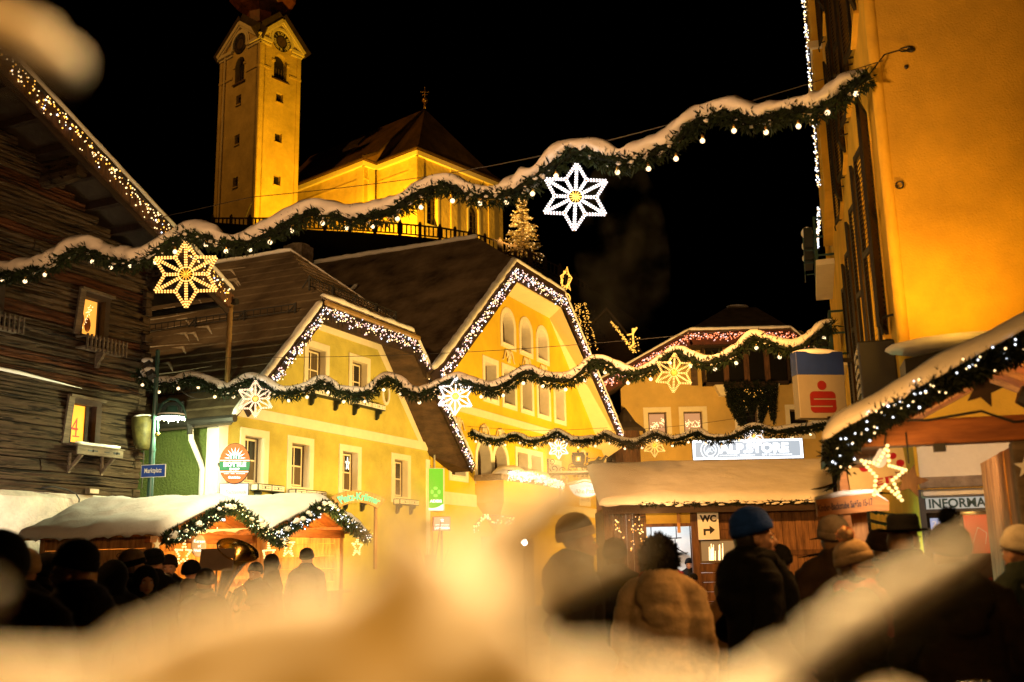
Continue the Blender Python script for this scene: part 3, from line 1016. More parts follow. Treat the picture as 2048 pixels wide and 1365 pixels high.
    for i, w in enumerate(wins):
        x0, x1, z0, z1 = w
        g = G()
        ring(g, rect(x0 - .1, x1 + .13, z0 - .04, z1 + .12), rect(x0, x1, z0, z1), -.05, .3)
        f = ob('window', g, M_['wood_dark'], h, norm=True)
        ob('casing', G().bar((x0 - .12, -.03, z0 - .04), (x0 - .09, -.1, z1 + .14), .05, .14, up=(1, 0, 0)).bar((x0 - .14, -.1, z1 + .13), (x1 + .18, -.07, z1 + .12), .12, .05), M_['wood_grey'], f)
        pm = [pane_lit, pane_dim, M_['glass_dark']][i]
        ob('pane', G().box(x0, .14, z0, x1, .16, z1), pm, f)
        ob('dark_reveal', G().box(x1 - (.13 if i == 0 else .05), .1, z0, x1, .135, z1), M_['wood_dark'], f)  # dark strip in place of the shaded right-hand reveal
        if i == 0:
            g = G()
            put_text(g, '4', Matrix.Translation((x0 + .24, .13, z0 + .33)), width=.17, height=.36, bold=-.005)
            g.box(x0 + .2, .129, z0 + .135, x0 + .37, .131, z0 + .155)
            ob('numeral', g, glow('red_numeral', (.85, .05, .01), .75), f)
        if i == 1:
            g = G()
            for (cx, cz, rx, rz, mi) in ((.28, .25, .085, .15, 0), (.13, .34, .06, .12, 0)):
                ob('bauble', G().ball((x0 + cx, .12, z0 + cz), (rx, .02, rz), 12, 8), M_['bauble'], f, smooth=True)
            for k in range(34):
                t = rn.random()
                g.octa((x0 + .1 + .26 * t + rn.uniform(-.05, .05), .1, z0 + .15 + .5 * t + rn.uniform(-.08, .08)), .011)
            ob('tinsel_lights', g, M_['bulb_warm'], f, kind='stuff')
    # shelf under the lower window
    s = ob('window_shelf', G().extrude([(-2.02, y, zz) for y, zz in [(-.02, 3.93), (-.4, 3.88), (-.4, 3.86), (-.02, 3.9)]], (1.2, 0, 0)), M_['wood_grey'], h, norm=True)
    g = G().box(-2.0, -.38, 3.7, -.84, -.35, 3.865)
    ob('front_board', g, M_['wood_grey'], s)
    ob('cut_out', G().box(-1.75, -.386, 3.77, -1.5, -.381, 3.8).box(-1.33, -.386, 3.775, -1.2, -.381, 3.795).box(-1.1, -.386, 3.765, -.93, -.381, 3.805).octa((-1.62, -.383, 3.785), .03).octa((-1.01, -.383, 3.785), .035), M_['black'], s)
    for x in (-1.85, -1.03):
        ob('bracket', G().bar((x, -.34, 3.7), (x, -.02, 3.42), .05, .06).bar((x, -.02, 3.75), (x, -.02, 3.36), .05, .05, up=(0, 1, 0)), M_['wood_grey'], s)
    snow_roll('snow', s, [(-1.98, -.3, 3.92), (-.86, -.3, 3.92)], .035, 9)
    # racks with little balusters
    for x0, x1 in ((-1.9, -.82), (-4.45, -3.35)):
        r = ob('window_rack', G().bar((x0, -.28, 6.03), (x1, -.28, 6.03), .035).bar((x0, -.28, 5.83), (x1, -.28, 5.83), .035).bar((x0, -.28, 6.03), (x0, 0, 6.05), .035).bar((x1, -.28, 6.03), (x1, 0, 6.05), .035).bar((x0, -.14, 5.83), (x1, -.14, 5.83), .26, .03), M_['wood_grey'], h)
        for k in range(11):
            x = x0 + .03 + (x1 - x0 - .06) * k / 10
            ob('baluster', G().bar((x, -.3, 5.77), (x, -.3, 6.09), .045, .03, up=(1, 0, 0)), M_['wood_grey'], r)
        xc = x0 + (x1 - x0) * .47
        ob('bracket', G().extrude([(xc, y, zz) for y, zz in [(-.02, 5.8), (-.26, 5.8), (-.2, 5.7), (-.12, 5.62), (-.08, 5.5), (-.02, 5.5)]], (.07, 0, 0)), M_['wood_grey'], r, norm=True)
    ob('ledge_snow', G().tube([(-4.5, -.06, 5.13), (-3.2, -.07, 5.11), (-1.7, -.06, 5.03)], [.03, .035, .005], 6), M_['snow'], h)
    return h
log_house()
icicle_lights('light_chain', 'warm fairy lights along the sloping gable edge of the log house', FL, [(1.1, -1.22, 7.6), (-1.5, -1.22, 8.81), (-4.4, -1.22, 10.16), (-7, -1.22, 11.37)], .42, .075, [(M_['bulb_warm'], 5), (M_['bulb_gold'], 4), (M_['bulb_cool'], 1)], .02, .9, down=(.15, 0, -1), seed=3, group='fairy light chains on the gables')

# things fixed to or standing on the log house
def log_house_bits():
    t = thing('wall_box', 'rounded yellow box under snow on the corner of the log house', 'lantern box', FL, loc=(-.25, -.35, 3.95))
    g = G()
    def sec(z, w, d, n=12):
        return [(w * math.copysign(abs(math.cos(a)) ** .6, math.cos(a)), d * math.copysign(abs(math.sin(a)) ** .6, math.sin(a)), z) for a in [2 * math.pi * k / n for k in range(n)]]
    secs = [sec(-.02, .05, .05), sec(.0, .15, .12), sec(.1, .2, .17), sec(.4, .25, .22), sec(.62, .26, .24), sec(.66, .24, .22), sec(.665, .01, .01)]
    n = 12
    vs = [p for s in secs for p in s]
    fs = [(j * n + k, j * n + (k + 1) % n, (j + 1) * n + (k + 1) % n, (j + 1) * n + k) for j in range(len(secs) - 1) for k in range(n)]
    g.add(vs, fs)
    ob('box', g, mat('yellowed_plastic', (.075, .062, .014), .6, .45, 5, .01, 12), t, smooth=True)
    ob('snow_cap', G().ball((0, 0, .66), (.26, .24, .06), 12, 6), M_['snow'], t, smooth=True)
    ob('bracket', G().bar((-.1, .1, .05), (-.1, .4, .05), .03).bar((.0, .0, -.02), (.02, .02, -.8), .012, up=(1, 0, 0)), M_['iron'], t)
    t = thing('floodlight', 'small grey floodlight lying on the plinth of the log house', 'floodlight', FL, loc=(-1.3, -.05, 2.98))
    ob('housing', G().box(-.13, -.1, 0, .13, .02, .11), M_['wood_grey'], t, bevel=.01)
    ob('lens', G().box(-.11, -.105, .015, .11, -.1, .095), M_['steel'], t)
    for k, (x, s) in enumerate([(-.55, .05), (-.4, .045)]):
        pass
    t = thing('power_cable', 'black cable arching over the plinth ledge of the log house', 'cable', FL, loc=(-2.2, -.1, 2.98))
    pts = [(-.3, .02, .06), (-.1, -.03, .09), (.2, -.06, .05), (.42, -.08, -.02), (.5, -.09, -.12), (.5, -.1, -.4)]
    ob('cable', G().tube(pts, .014, 6), M_['black'], t, smooth=True)
log_house_bits()
lamp('plinth_spot', FL @ V((-4.4, -1.6, 2.2)), FL @ V((-3.6, 0, 3.4)), 300, (1.0, .78, .56), .05, 100, .6)
None and lamp('log_wall_wash', FL @ V((-3.4, -3.4, 5.0)), FL @ V((-2.4, 0, 6.2)), 30, (1.0, .5, .18), .3, 120, .9)

# ------------------------------------------------------------------ the pale yellow house with the green side wall
FB = frame(-6.37, 22.0, 24)
def courses(parent, edge, n, m, seed):
    """lapped rows of shingles running up a slope; edge(t) gives both ends of the row line at height t"""
    rn = random.Random(seed)
    for k in range(n):
        a0, b0 = edge(k / n)
        a1, b1 = edge(min(1, (k + 1.12) / n))
        kk = max(2, int((b0 - a0).length / .6))
        vs, fs = [], []
        up = V((0, 0, 1))
        for i in range(kk + 1):
            p, q = a0.lerp(b0, i / kk), a1.lerp(b1, i / kk)
            e = .05 + .02 * noise.noise(p * 1.9 + V((seed, k * 3, 0)))
            sag = .03 * noise.noise(p * .8 + V((k, seed, 0)))
            d = (q - p) * sag
            vs += [p + d + up * (e - .045), p + d + up * e, q + up * .012]
        for i in range(kk):
            a = i * 3
            fs += [(a, a + 3, a + 4, a + 1), (a + 1, a + 4, a + 5, a + 2)]
        ob('shingle_row', G().add(vs, fs), m, parent)

def pale_house():
    h = thing('gabled_house', 'pale yellow house with half-hipped brown roof and green side wall', 'house', FB)
    low = [(.86, 1.57), (2.6, 3.34), (4.77, 5.5), (7.37, 8.12)]
    up = [(3.18, 3.94), (5.16, 5.9)]
    ops = [rect(a, b, 3.36, 4.42) for a, b in low] + [rect(a, b, 5.82, 6.88) for a, b in up]
    oval = [(6.9 + .13 * math.cos(k * math.pi / 10), 6.2 + .25 * math.sin(k * math.pi / 10)) for k in range(20)]
    shopdoor = rect(3.0, 6.2, .1, 2.6)
    out = [(0, 0), (9.4, 0), (9.4, 4.72), (7.97, 6.17), (6.58, 7.61), (2.9, 7.61), (0, 4.9)]
    wall('wall', h, out, ops + [oval], 0, .3, M_['plaster_pale'])
    g = G()
    g.extrude([(x, .2, z) for x, z in oval], (0, .05, 0))
    ov = ob('oval_niche', g, M_['plaster_pale'], h, norm=True)
    g = G()
    ring(g, [(6.9 + .2 * math.cos(k * math.pi / 10), 6.2 + .34 * math.sin(k * math.pi / 10)) for k in range(20)], oval, -.03, .035)
    ob('surround', g, M_['trim_white'], ov, norm=True)
    # side wall, green, running back from the corner
    ob('side_wall', G().box(.005, .3, 0, .3, 12, 4.75), M_['plaster_green'], h)
    ob('side_wall', G().box(9.1, .3, 0, 9.395, 12, 4.7), M_['plaster_pale'], h)
    ob('corner_pilaster', G().box(-.03, -.03, 0, .28, .3, 4.68), M_['trim_white'], h, bevel=.01)
    ob('corner_pilaster', G().box(9.2, -.028, 0, 9.43, .3, 4.55), M_['trim_white'], h, bevel=.01)
    ob('string_course', G().box(.28, -.045, 4.8, 9.25, .0, 5.05), M_['trim_cream'], h, bevel=.008)
    # painted strip following the gable
    g = G()
    w = .24
    a, b, c, d = (2.9, 7.61), (6.58, 7.61), (7.97, 6.17), (9.3, 4.8)
    g.extrude([(x, -.02, z) for x, z in [a, b, (6.45, 7.61 - w), (2.75, 7.61 - w)]], (0, .022, 0))
    g.extrude([(x, -.018, z) for x, z in [b, (9.22, 4.85), (8.95, 4.85), (6.45, 7.61 - w)]], (0, .02, 0))
    ob('gable_trim', g, M_['trim_cream'], h, norm=True)
    for i, op in enumerate(ops):
        pm = None
        if i == 4:
            pm = {(1, 0): M_['curtain'], (1, 1): M_['curtain'], (0, 0): M_['curtain']}
        elif i in (0, 1, 2, 3):
            pm = {(0, 0): M_['curtain'], (1, 0): M_['curtain']}
        w = sash_window(h, op, trim=.155, trim_m=M_['trim_cream'], pane_mats=pm)
        if i == 2:
            # a lit star decoration behind the third window
            g = G()
            rn = random.Random(5)
            for (cx, cz, rr) in ((5.3, 4.12, .13), (4.9, 4.15, .1)):
                for k in range(5):
                    a0, a1 = 2 * math.pi * k / 5 + .3, 2 * math.pi * (k + 2) / 5 + .3
                    g.tube([(cx + rr * .8 * math.cos(a0), .18, cz + rr * 1.4 * math.sin(a0)), (cx + rr * .8 * math.cos(a1), .18, cz + rr * 1.4 * math.sin(a1))], .006, 4)
            ob('star_light', g, glow('window_star_glow', (1, .85, .6), 3), w)
    flower_box(h, 1.1, 2.06, 3.34)
    flower_box(h, 2.5, 3.75, 3.3, panels=3)
    flower_box(h, 4.7, 5.8, 3.3, panels=3)
    flower_box(h, 7.3, 8.35, 3.3)
    flower_box(h, 3.14, 4.5, 5.8)
    flower_box(h, 5.08, 6.5, 5.79)
    # roof (out 0.7 in front of the wall)
    zl, zrr = lambda x: 4.65 + 1.03 * (x + .4), lambda x: 4.65 + .9 * (10.9 - x)
    y0, yb, RX, RZ, RY = -.7, 12.5, 4.87, 10.08, 1.9
    HL, HR, HZ = 2.75, 7.3, 7.89
    L = [(-.45, y0, zl(-.45)), (HL, y0, zl(HL)), (RX, RY, RZ), (RX, yb, RZ), (-.45, yb, zl(-.45))]
    R = [(10.9, y0, 4.65), (10.9, yb, 4.65), (RX, yb, RZ), (RX, RY, RZ), (HR, y0, HZ)]
    H = [(HL, y0, HZ), (HR, y0, HZ), (RX, RY, RZ)]
    slab('roof_slope', h, L, .16, M_['roof_dark'])
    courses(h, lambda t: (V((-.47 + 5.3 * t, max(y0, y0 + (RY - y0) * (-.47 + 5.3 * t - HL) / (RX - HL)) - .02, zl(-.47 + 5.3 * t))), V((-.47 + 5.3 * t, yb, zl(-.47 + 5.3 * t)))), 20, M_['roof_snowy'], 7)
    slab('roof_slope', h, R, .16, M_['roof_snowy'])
    slab('half_hip', h, H, .16, M_['roof_dark'])
    courses(h, lambda t: (V((HL + (RX - HL) * t - .03, y0 + (RY - y0) * t - .02, HZ + (RZ - HZ) * t)), V((HR + (RX - HR) * t + .03, y0 + (RY - y0) * t - .02, HZ + (RZ - HZ) * t))), 13, M_['roof_snowy2'], 8)
    snow_ridges(h, [(-.4, 0, zl(-.4) + .02), (-.4, 11, zl(-.4) + .02), (4.6, 11, zl(4.6) + .02), (4.6, 2, zl(4.6) + .02)], 13, 3, .028, M_['snow_grey'])
    g = G()
    rn = random.Random(21)
    for k in range(60):     # slanting wrinkles of half-melted snow on the upper slope
        s = rn.uniform(2, 11)
        x = rn.uniform(.6, 4.4)
        g.tube([(x, s, zl(x) + .03), (x + .25, s + .35, zl(x + .25) + .05), (x + .32, s + .8, zl(x + .32) + .03)], [.01, .05, .01], 5)
    ob('snow_wrinkles', g, M_['snow_grey'], h, smooth=True, kind='stuff')
    snow_ridges(h, [(2.9, -.5, 8.0), (7.2, -.5, 8.0), (5.1, 1.7, 9.95), (4.7, 1.7, 9.95)], 9, 5, .03, M_['snow_grey'])
    # rolled snow along the edges, gutter on the hip
    snow_roll('verge_snow', h, [(-.4, y0 - .02, zl(-.4) + .02), (HL - .1, y0 - .02, zl(HL - .1) + .0)], .085, 2)
    snow_roll('verge_snow', h, [(HR + .05, y0 - .02, HZ + .0), (10.9, y0 - .02, 4.68)], .05, 3)
    snow_roll('hip_snow', h, [(HL + .05, y0 + .05, HZ + .1), (HR, y0 + .05, HZ + .1)], .10, 4)
    snow_roll('ridge_snow', h, [(HR - .05, y0 + .1, HZ + .05), (RX, RY, RZ + .03), (RX, yb, RZ + .03)], .06, 5)
    ob('hip_gutter', G().tube([(HL + .02, y0 - .1, HZ - .1), (HR + .05, y0 - .1, HZ - .1)], .075, 8), M_['pipe_brown'], h)
    # bargeboards that carry the fairy lights
    ob('bargeboard', G().bar((-.05, y0 - .03, zl(-.05) - .24), (HL + .05, y0 - .03, HZ - .3), .05, .3, up=(0, 0, 1)), M_['wood_dark'], h)
    ob('bargeboard', G().bar((HL, y0 - .028, HZ - .38), (HR, y0 - .028, HZ - .38), .05, .46), M_['wood_dark'], h)
    ob('bargeboard', G().bar((HR - .05, y0 - .03, HZ - .36), (10.9, y0 - .03, 4.65 - .3), .05, .36, up=(0, 0, 1)), M_['wood_dark'], h)
    # boarded soffits
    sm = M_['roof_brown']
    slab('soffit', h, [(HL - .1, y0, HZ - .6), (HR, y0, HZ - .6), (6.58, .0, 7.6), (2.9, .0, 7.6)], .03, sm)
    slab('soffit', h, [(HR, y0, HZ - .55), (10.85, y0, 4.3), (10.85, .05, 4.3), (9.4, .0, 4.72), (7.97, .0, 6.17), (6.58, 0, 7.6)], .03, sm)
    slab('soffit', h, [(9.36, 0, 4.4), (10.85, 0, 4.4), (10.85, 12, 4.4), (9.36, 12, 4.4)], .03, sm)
    ob('eave_board', G().box(10.84, y0, 4.3, 10.92, 12, 4.62), M_['wood_dark'], h)
    ob('eave_gutter', G().tube([(-.52, y0 - .15, 4.56), (-.52, 12, 4.56)], .085, 8), M_['iron'], h)
    ob('roof_hatch', G().box(-.5, .6, 4.78, -.42, 1.4, 5.05), M_['black'], h, bevel=.02)
    d = ob('downpipe', G().tube([(-.5, .35, 4.5), (-.44, .36, 4.2), (-.1, .38, 3.75), (-.06, .36, 3.6), (-.06, .36, .2)], .06, 10), M_['pipe_white'], h, smooth=True)
    ob('hopper', G().lathe([(.06, -.1), (.06, .0), (.1, .12), (.1, .2)], (-.5, .35, 4.4), 10), M_['iron'], d)
    # snow guards
    snow_guard(h, (HL + .15, -.2, HZ + .4), (HR - .2, -.2, HZ + .4), .26, 30, 5)
    snow_guard(h, (2.35, -.2, zl(2.35) + .06), (2.35, 9, zl(2.35) + .06), .2, 44, 7)
    snow_guard(h, (.2, .2, zl(.2) + .06), (.2, 9, zl(.2) + .06), .2, 44, 7)
    return h
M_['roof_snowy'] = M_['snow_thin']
M_['roof_snowy2'] = mat('lit_tone_snowy_hip', (.44, .36, .24), .8, .4, 1.6, .05, 4, dirt=(.12, .085, .045), spec=.2)  # paler than the slopes: light on the snowy hip put into its colour
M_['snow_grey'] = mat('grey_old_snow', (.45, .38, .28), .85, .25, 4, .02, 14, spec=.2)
pale_house()
_lb = [(M_['bulb_warm'], 4), (M_['bulb_pink'], 5), (M_['bulb_cool'], 2)]
icicle_lights('light_chain', 'thick pinkish fairy lights under the half-hip of the pale house', FB, [(.5, -.78, 5.35), (2.75, -.78, 7.7), (7.3, -.78, 7.72), (10.8, -.78, 4.5)], .42, .042, _lb, .023, .6, seed=8, group='fairy light chains on the gables')

# ------------------------------------------------------------------ the golden house
def gold_house():
    h = thing('golden_house', 'tall golden yellow house with white arched windows under a half-hipped roof', 'house', FB, loc=(9.5, 0, 0))
    O = 9.5
    def S(pts):
        return [(x - O, z) for x, z in pts]
    arches = [arch(a + .17, b - .17, 9.18, 10.36) for a, b in ((14.65, 15.98), (16.3, 17.57), (17.9, 19.2))]
    rects = [rect(a + .18, b - .18, 7.0, 8.24) for a, b in ((13.15, 14.43), (14.69, 15.98), (16.28, 17.55), (17.83, 19.22), (19.55, 20.85))]
    lows = [rect(10.83, 11.8, 4.2, 5.15)] + [rect(15.9, 16.85, 4.2, 5.38), rect(17.15, 18.1, 4.2, 5.38)] + [rect(19.0, 20.0, 3.9, 5.2), rect(22.2, 23.2, 3.9, 5.1)]
    lowa = [arch(12.66, 13.7, 4.2, 5.45, pointed=True), arch(13.96, 15.0, 4.2, 5.45, pointed=True)]
    ops = arches + rects + lows + lowa
    out = [(9.5, 0), (25.5, 0), (25.5, 5.93), (19.38, 11.04), (13.9, 11.04), (9.5, 7.45)]
    wall('wall', h, S(out), [S(o) for o in ops], 0, .5, M_['plaster_gold'])
    ob('side_wall', G().box(15.5, .5, 0, 15.99, 14, 6.4), M_['plaster_gold'], h)
    for i, o in enumerate(ops):
        sash_window(h, S(o), y=.36, trim=.17, trim_m=M_['trim_white'], outer_m=M_['frame_brown'], sash_m=M_['frame_brown'], cols=2 if len(o) == 4 else 1, rows=1, sill=True)
    ob('string_course', G().box(0.0, -.06, 6.25, 16.03, 0, 6.5), M_['trim_cream'], h, bevel=.008)
    ob('string_course', G().box(0.6, -.05, 3.28, 3.0, 0, 3.66), M_['trim_cream'], h)
    ob('string_course', G().box(8.6, -.05, 3.28, 16.02, 0, 3.66), M_['trim_cream'], h)
    ob('corner_pilaster', G().box(15.7, -.05, 0, 16.02, .5, 5.9), M_['trim_cream'], h)
    # stucco scrolls between the window rows
    def scroll(cx, cz, w, hh):
        g = G()
        for s in (-1, 1):
            pts = [(cx - O + s * w * (.08 + .42 * t) , -.03, cz + hh * (.42 * math.sin(t * 5.2) * (1 - .2 * t))) for t in [k / 10 for k in range(11)]]
            g.tube(pts, [.035 * (1 - .5 * k / 10) for k in range(11)], 5)
        g.ball((cx - O, -.03, cz), (.05, .03, hh * .4), 8, 6)
        for k in range(6):
            a = k * math.pi / 3
            g.ball((cx - O + .14 * math.cos(a), -.03, cz + .2 * math.sin(a)), (.05, .025, .08), 6, 5)
        return ob('stucco_scroll', g, M_['trim_cream'], h, smooth=True)
    for cx in (15.3, 16.93, 18.55):
        scroll(cx, 8.72, 1.1, .55)
    for cx in (11.3, 13.2, 14.5, 16.4, 17.6, 19.5, 22.7):
        scroll(cx, 5.82, 1.0, .4)
    # oriel bay with snow and lights on its flat top
    g = G()
    pl = [(12.5, 0), (12.75, -.9), (17.6, -.9), (17.9, 0)]
    lo = [(12.75, 0), (13.6, -.18), (16.9, -.18), (17.6, 0)]
    n = 4
    vs = [(x - O, y, z) for z, p in ((4.12, pl), (3.42, pl), (2.45, lo)) for x, y in p]
    fs = [(j * n + k, j * n + (k + 1) % n, (j + 1) * n + (k + 1) % n, (j + 1) * n + k) for j in range(2) for k in range(n)] + [(3, 2, 1, 0), (8, 9, 10, 11)]
    g.add(vs, fs)
    bay = ob('oriel_bay', g, M_['plaster_gold'], h, norm=True)
    ob('parapet', G().box(12.42 - O, -.98, 4.12, 18.0 - O, 0, 4.3), M_['stone'], bay)
    # roof
    y0 = -.9
    zl, zr = lambda x: 6.9 + .818 * (x - 7.9), lambda x: 6.9 + .733 * (25.45 - x)
    HL, HR, HZ, RX, RZ, RY, yb = 13.95, 18.7, 11.85, 16.19, 13.69, 1.6, 15
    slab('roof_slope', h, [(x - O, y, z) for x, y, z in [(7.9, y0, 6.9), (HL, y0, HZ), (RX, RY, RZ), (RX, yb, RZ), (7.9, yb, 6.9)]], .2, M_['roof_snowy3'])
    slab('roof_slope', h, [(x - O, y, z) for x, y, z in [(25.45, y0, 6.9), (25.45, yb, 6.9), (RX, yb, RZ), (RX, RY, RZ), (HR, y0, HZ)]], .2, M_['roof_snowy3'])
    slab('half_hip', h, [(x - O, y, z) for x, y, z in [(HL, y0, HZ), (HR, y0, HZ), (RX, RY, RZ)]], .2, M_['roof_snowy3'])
    snow_roll('verge_snow', h, [(8.0 - O, y0 - .02, 7.0), (HL - O, y0 - .02, HZ + .02)], .11, 6)
    snow_roll('verge_snow', h, [(HL - O, y0 - .02, HZ + .03), (HR - O, y0 - .02, HZ + .03)], .07, 7)
    snow_roll('verge_snow', h, [(HR - O, y0 - .02, HZ + .02), (25.4 - O, y0 - .02, 6.96)], .055, 8)
    snow_roll('ridge_snow', h, [(RX - O, RY, RZ + .05), (RX - O, yb, RZ + .05)], .10, 9)
    fm = mat('dark_fascia_boards', (.045, .022, .014), .7, .3, 3)
    ob('fascia', G().bar((8.0 - O, y0 - .03, 7.0 - .45), (HL - O + .05, y0 - .03, HZ - .45), .05, .62), fm, h)
    ob('fascia', G().bar((HL - O - .1, y0 - .028, HZ - .4), (HR - O + .05, y0 - .028, HZ - .4), .05, .7), fm, h)
    ob('fascia', G().bar((HR - O, y0 - .03, HZ - .42), (25.4 - O, y0 - .03, 6.9 - .38), .05, .52), fm, h)
    sc = M_['soffit_cream']
    slab('soffit', h, [(x - O, y, z) for x, y, z in [(HL, y0, 11.1), (18.31, y0, 11.12), (19.38, .0, 11.04), (13.9, .0, 11.04)]], .04, sc)
    slab('soffit', h, [(x - O, y, z) for x, y, z in [(18.31, y0, 11.12), (25.2, y0, 6.35), (25.5, .0, 5.93), (19.38, .0, 11.04)]], .04, sc)
    slab('soffit', h, [(x - O, y, z) for x, y, z in [(7.9, y0, 6.1), (HL, y0, 11.1), (13.9, .0, 11.04), (9.5, .0, 7.45)]], .04, sc)
    # roof windows with snowy lower edges
    for (x, y) in ((12.6, 5.4), (12.9, 11.2)):
        g = G()
        a = [(x - O, y, zl(x) + .02), (x - O, y + 1.5, zl(x) + .02), (x + 1.0 - O, y + 1.5, zl(x + 1.0) + .02), (x + 1.0 - O, y, zl(x + 1.0) + .02)]
        g.extrude(a, (-.08, 0, .1))
        k = ob('roof_window', g, M_['black'], h, norm=True)
        snow_roll('snow', k, [(x - .08 - O, y + 1.6, zl(x) + .08), (x - .08 - O, y - .05, zl(x) + .08), (x + 1.0 - O, y - .08, zl(x + 1) + .12)], .07, 11)
    # chimney further back with snow strip
    g = G().box(15.2 - O, 9.0, 12.4, 16.0 - O, 9.9, 14.3)
    c = ob('chimney', g, M_['stone'], h)
    ob('snow_cap', G().ball((15.6 - O, 9.45, 14.32), (.45, .5, .1), 10, 6), M_['snow_grey'], c, smooth=True)
    # drainpipe at the right corner
    ob('downpipe', G().tube([(15.95, -.12, 5.6), (15.9, -.12, 4.0), (15.9, -.12, .2)], .06, 8), M_['pipe_white'], h)
    # ground floor doors hidden behind the crowd
    ob('shop_door', G().box(3.4, -.04, .05, 7.6, .0, 2.35), M_['frame_brown'], h)
    return h
M_['roof_snowy3'] = mat('dark_snow_dusted_roof', (.16, .115, .07), .85, .45, .8, .04, 3, dirt=(.035, .022, .012), spec=.2)
gold_house()
icicle_lights('light_chain', 'broad net of pale pink fairy lights on the golden gable', FB, [(8.3, -.97, 6.95), (13.98, -.97, 11.55), (18.68, -.97, 11.55), (25.2, -.97, 6.85)], .52, .06, [(M_['bulb_warm'], 4), (M_['bulb_pink'], 6), (M_['bulb_cool'], 3)], .027, .7, seed=12, group='fairy light chains on the gables')
icicle_lights('light_chain', 'bright tangle of fairy lights on the snowy oriel of the golden house', FB, [(12.9, -1.0, 4.42), (15, -1.0, 4.5), (17.8, -1.0, 4.35)], .34, .02, [(M_['bulb_warm'], 5), (M_['bulb_cool'], 2)], .03, 1.0, seed=14, group='fairy light chains on the gables')
o = ob('oriel_snow', G().tube([(0, 0, 0), (.6, 0, .07), (1.6, 0, .12), (2.4, 0, .05), (3.2, 0, .11), (4.2, 0, .1), (4.9, 0, 0)], [.1, .26, .3, .26, .3, .28, .1], 10), M_['snow'], smooth=True, M=FB @ Matrix.Translation((12.8, -.55, 4.32)), label='rounded ridge of snow lying along the golden oriel parapet', cat='snow')

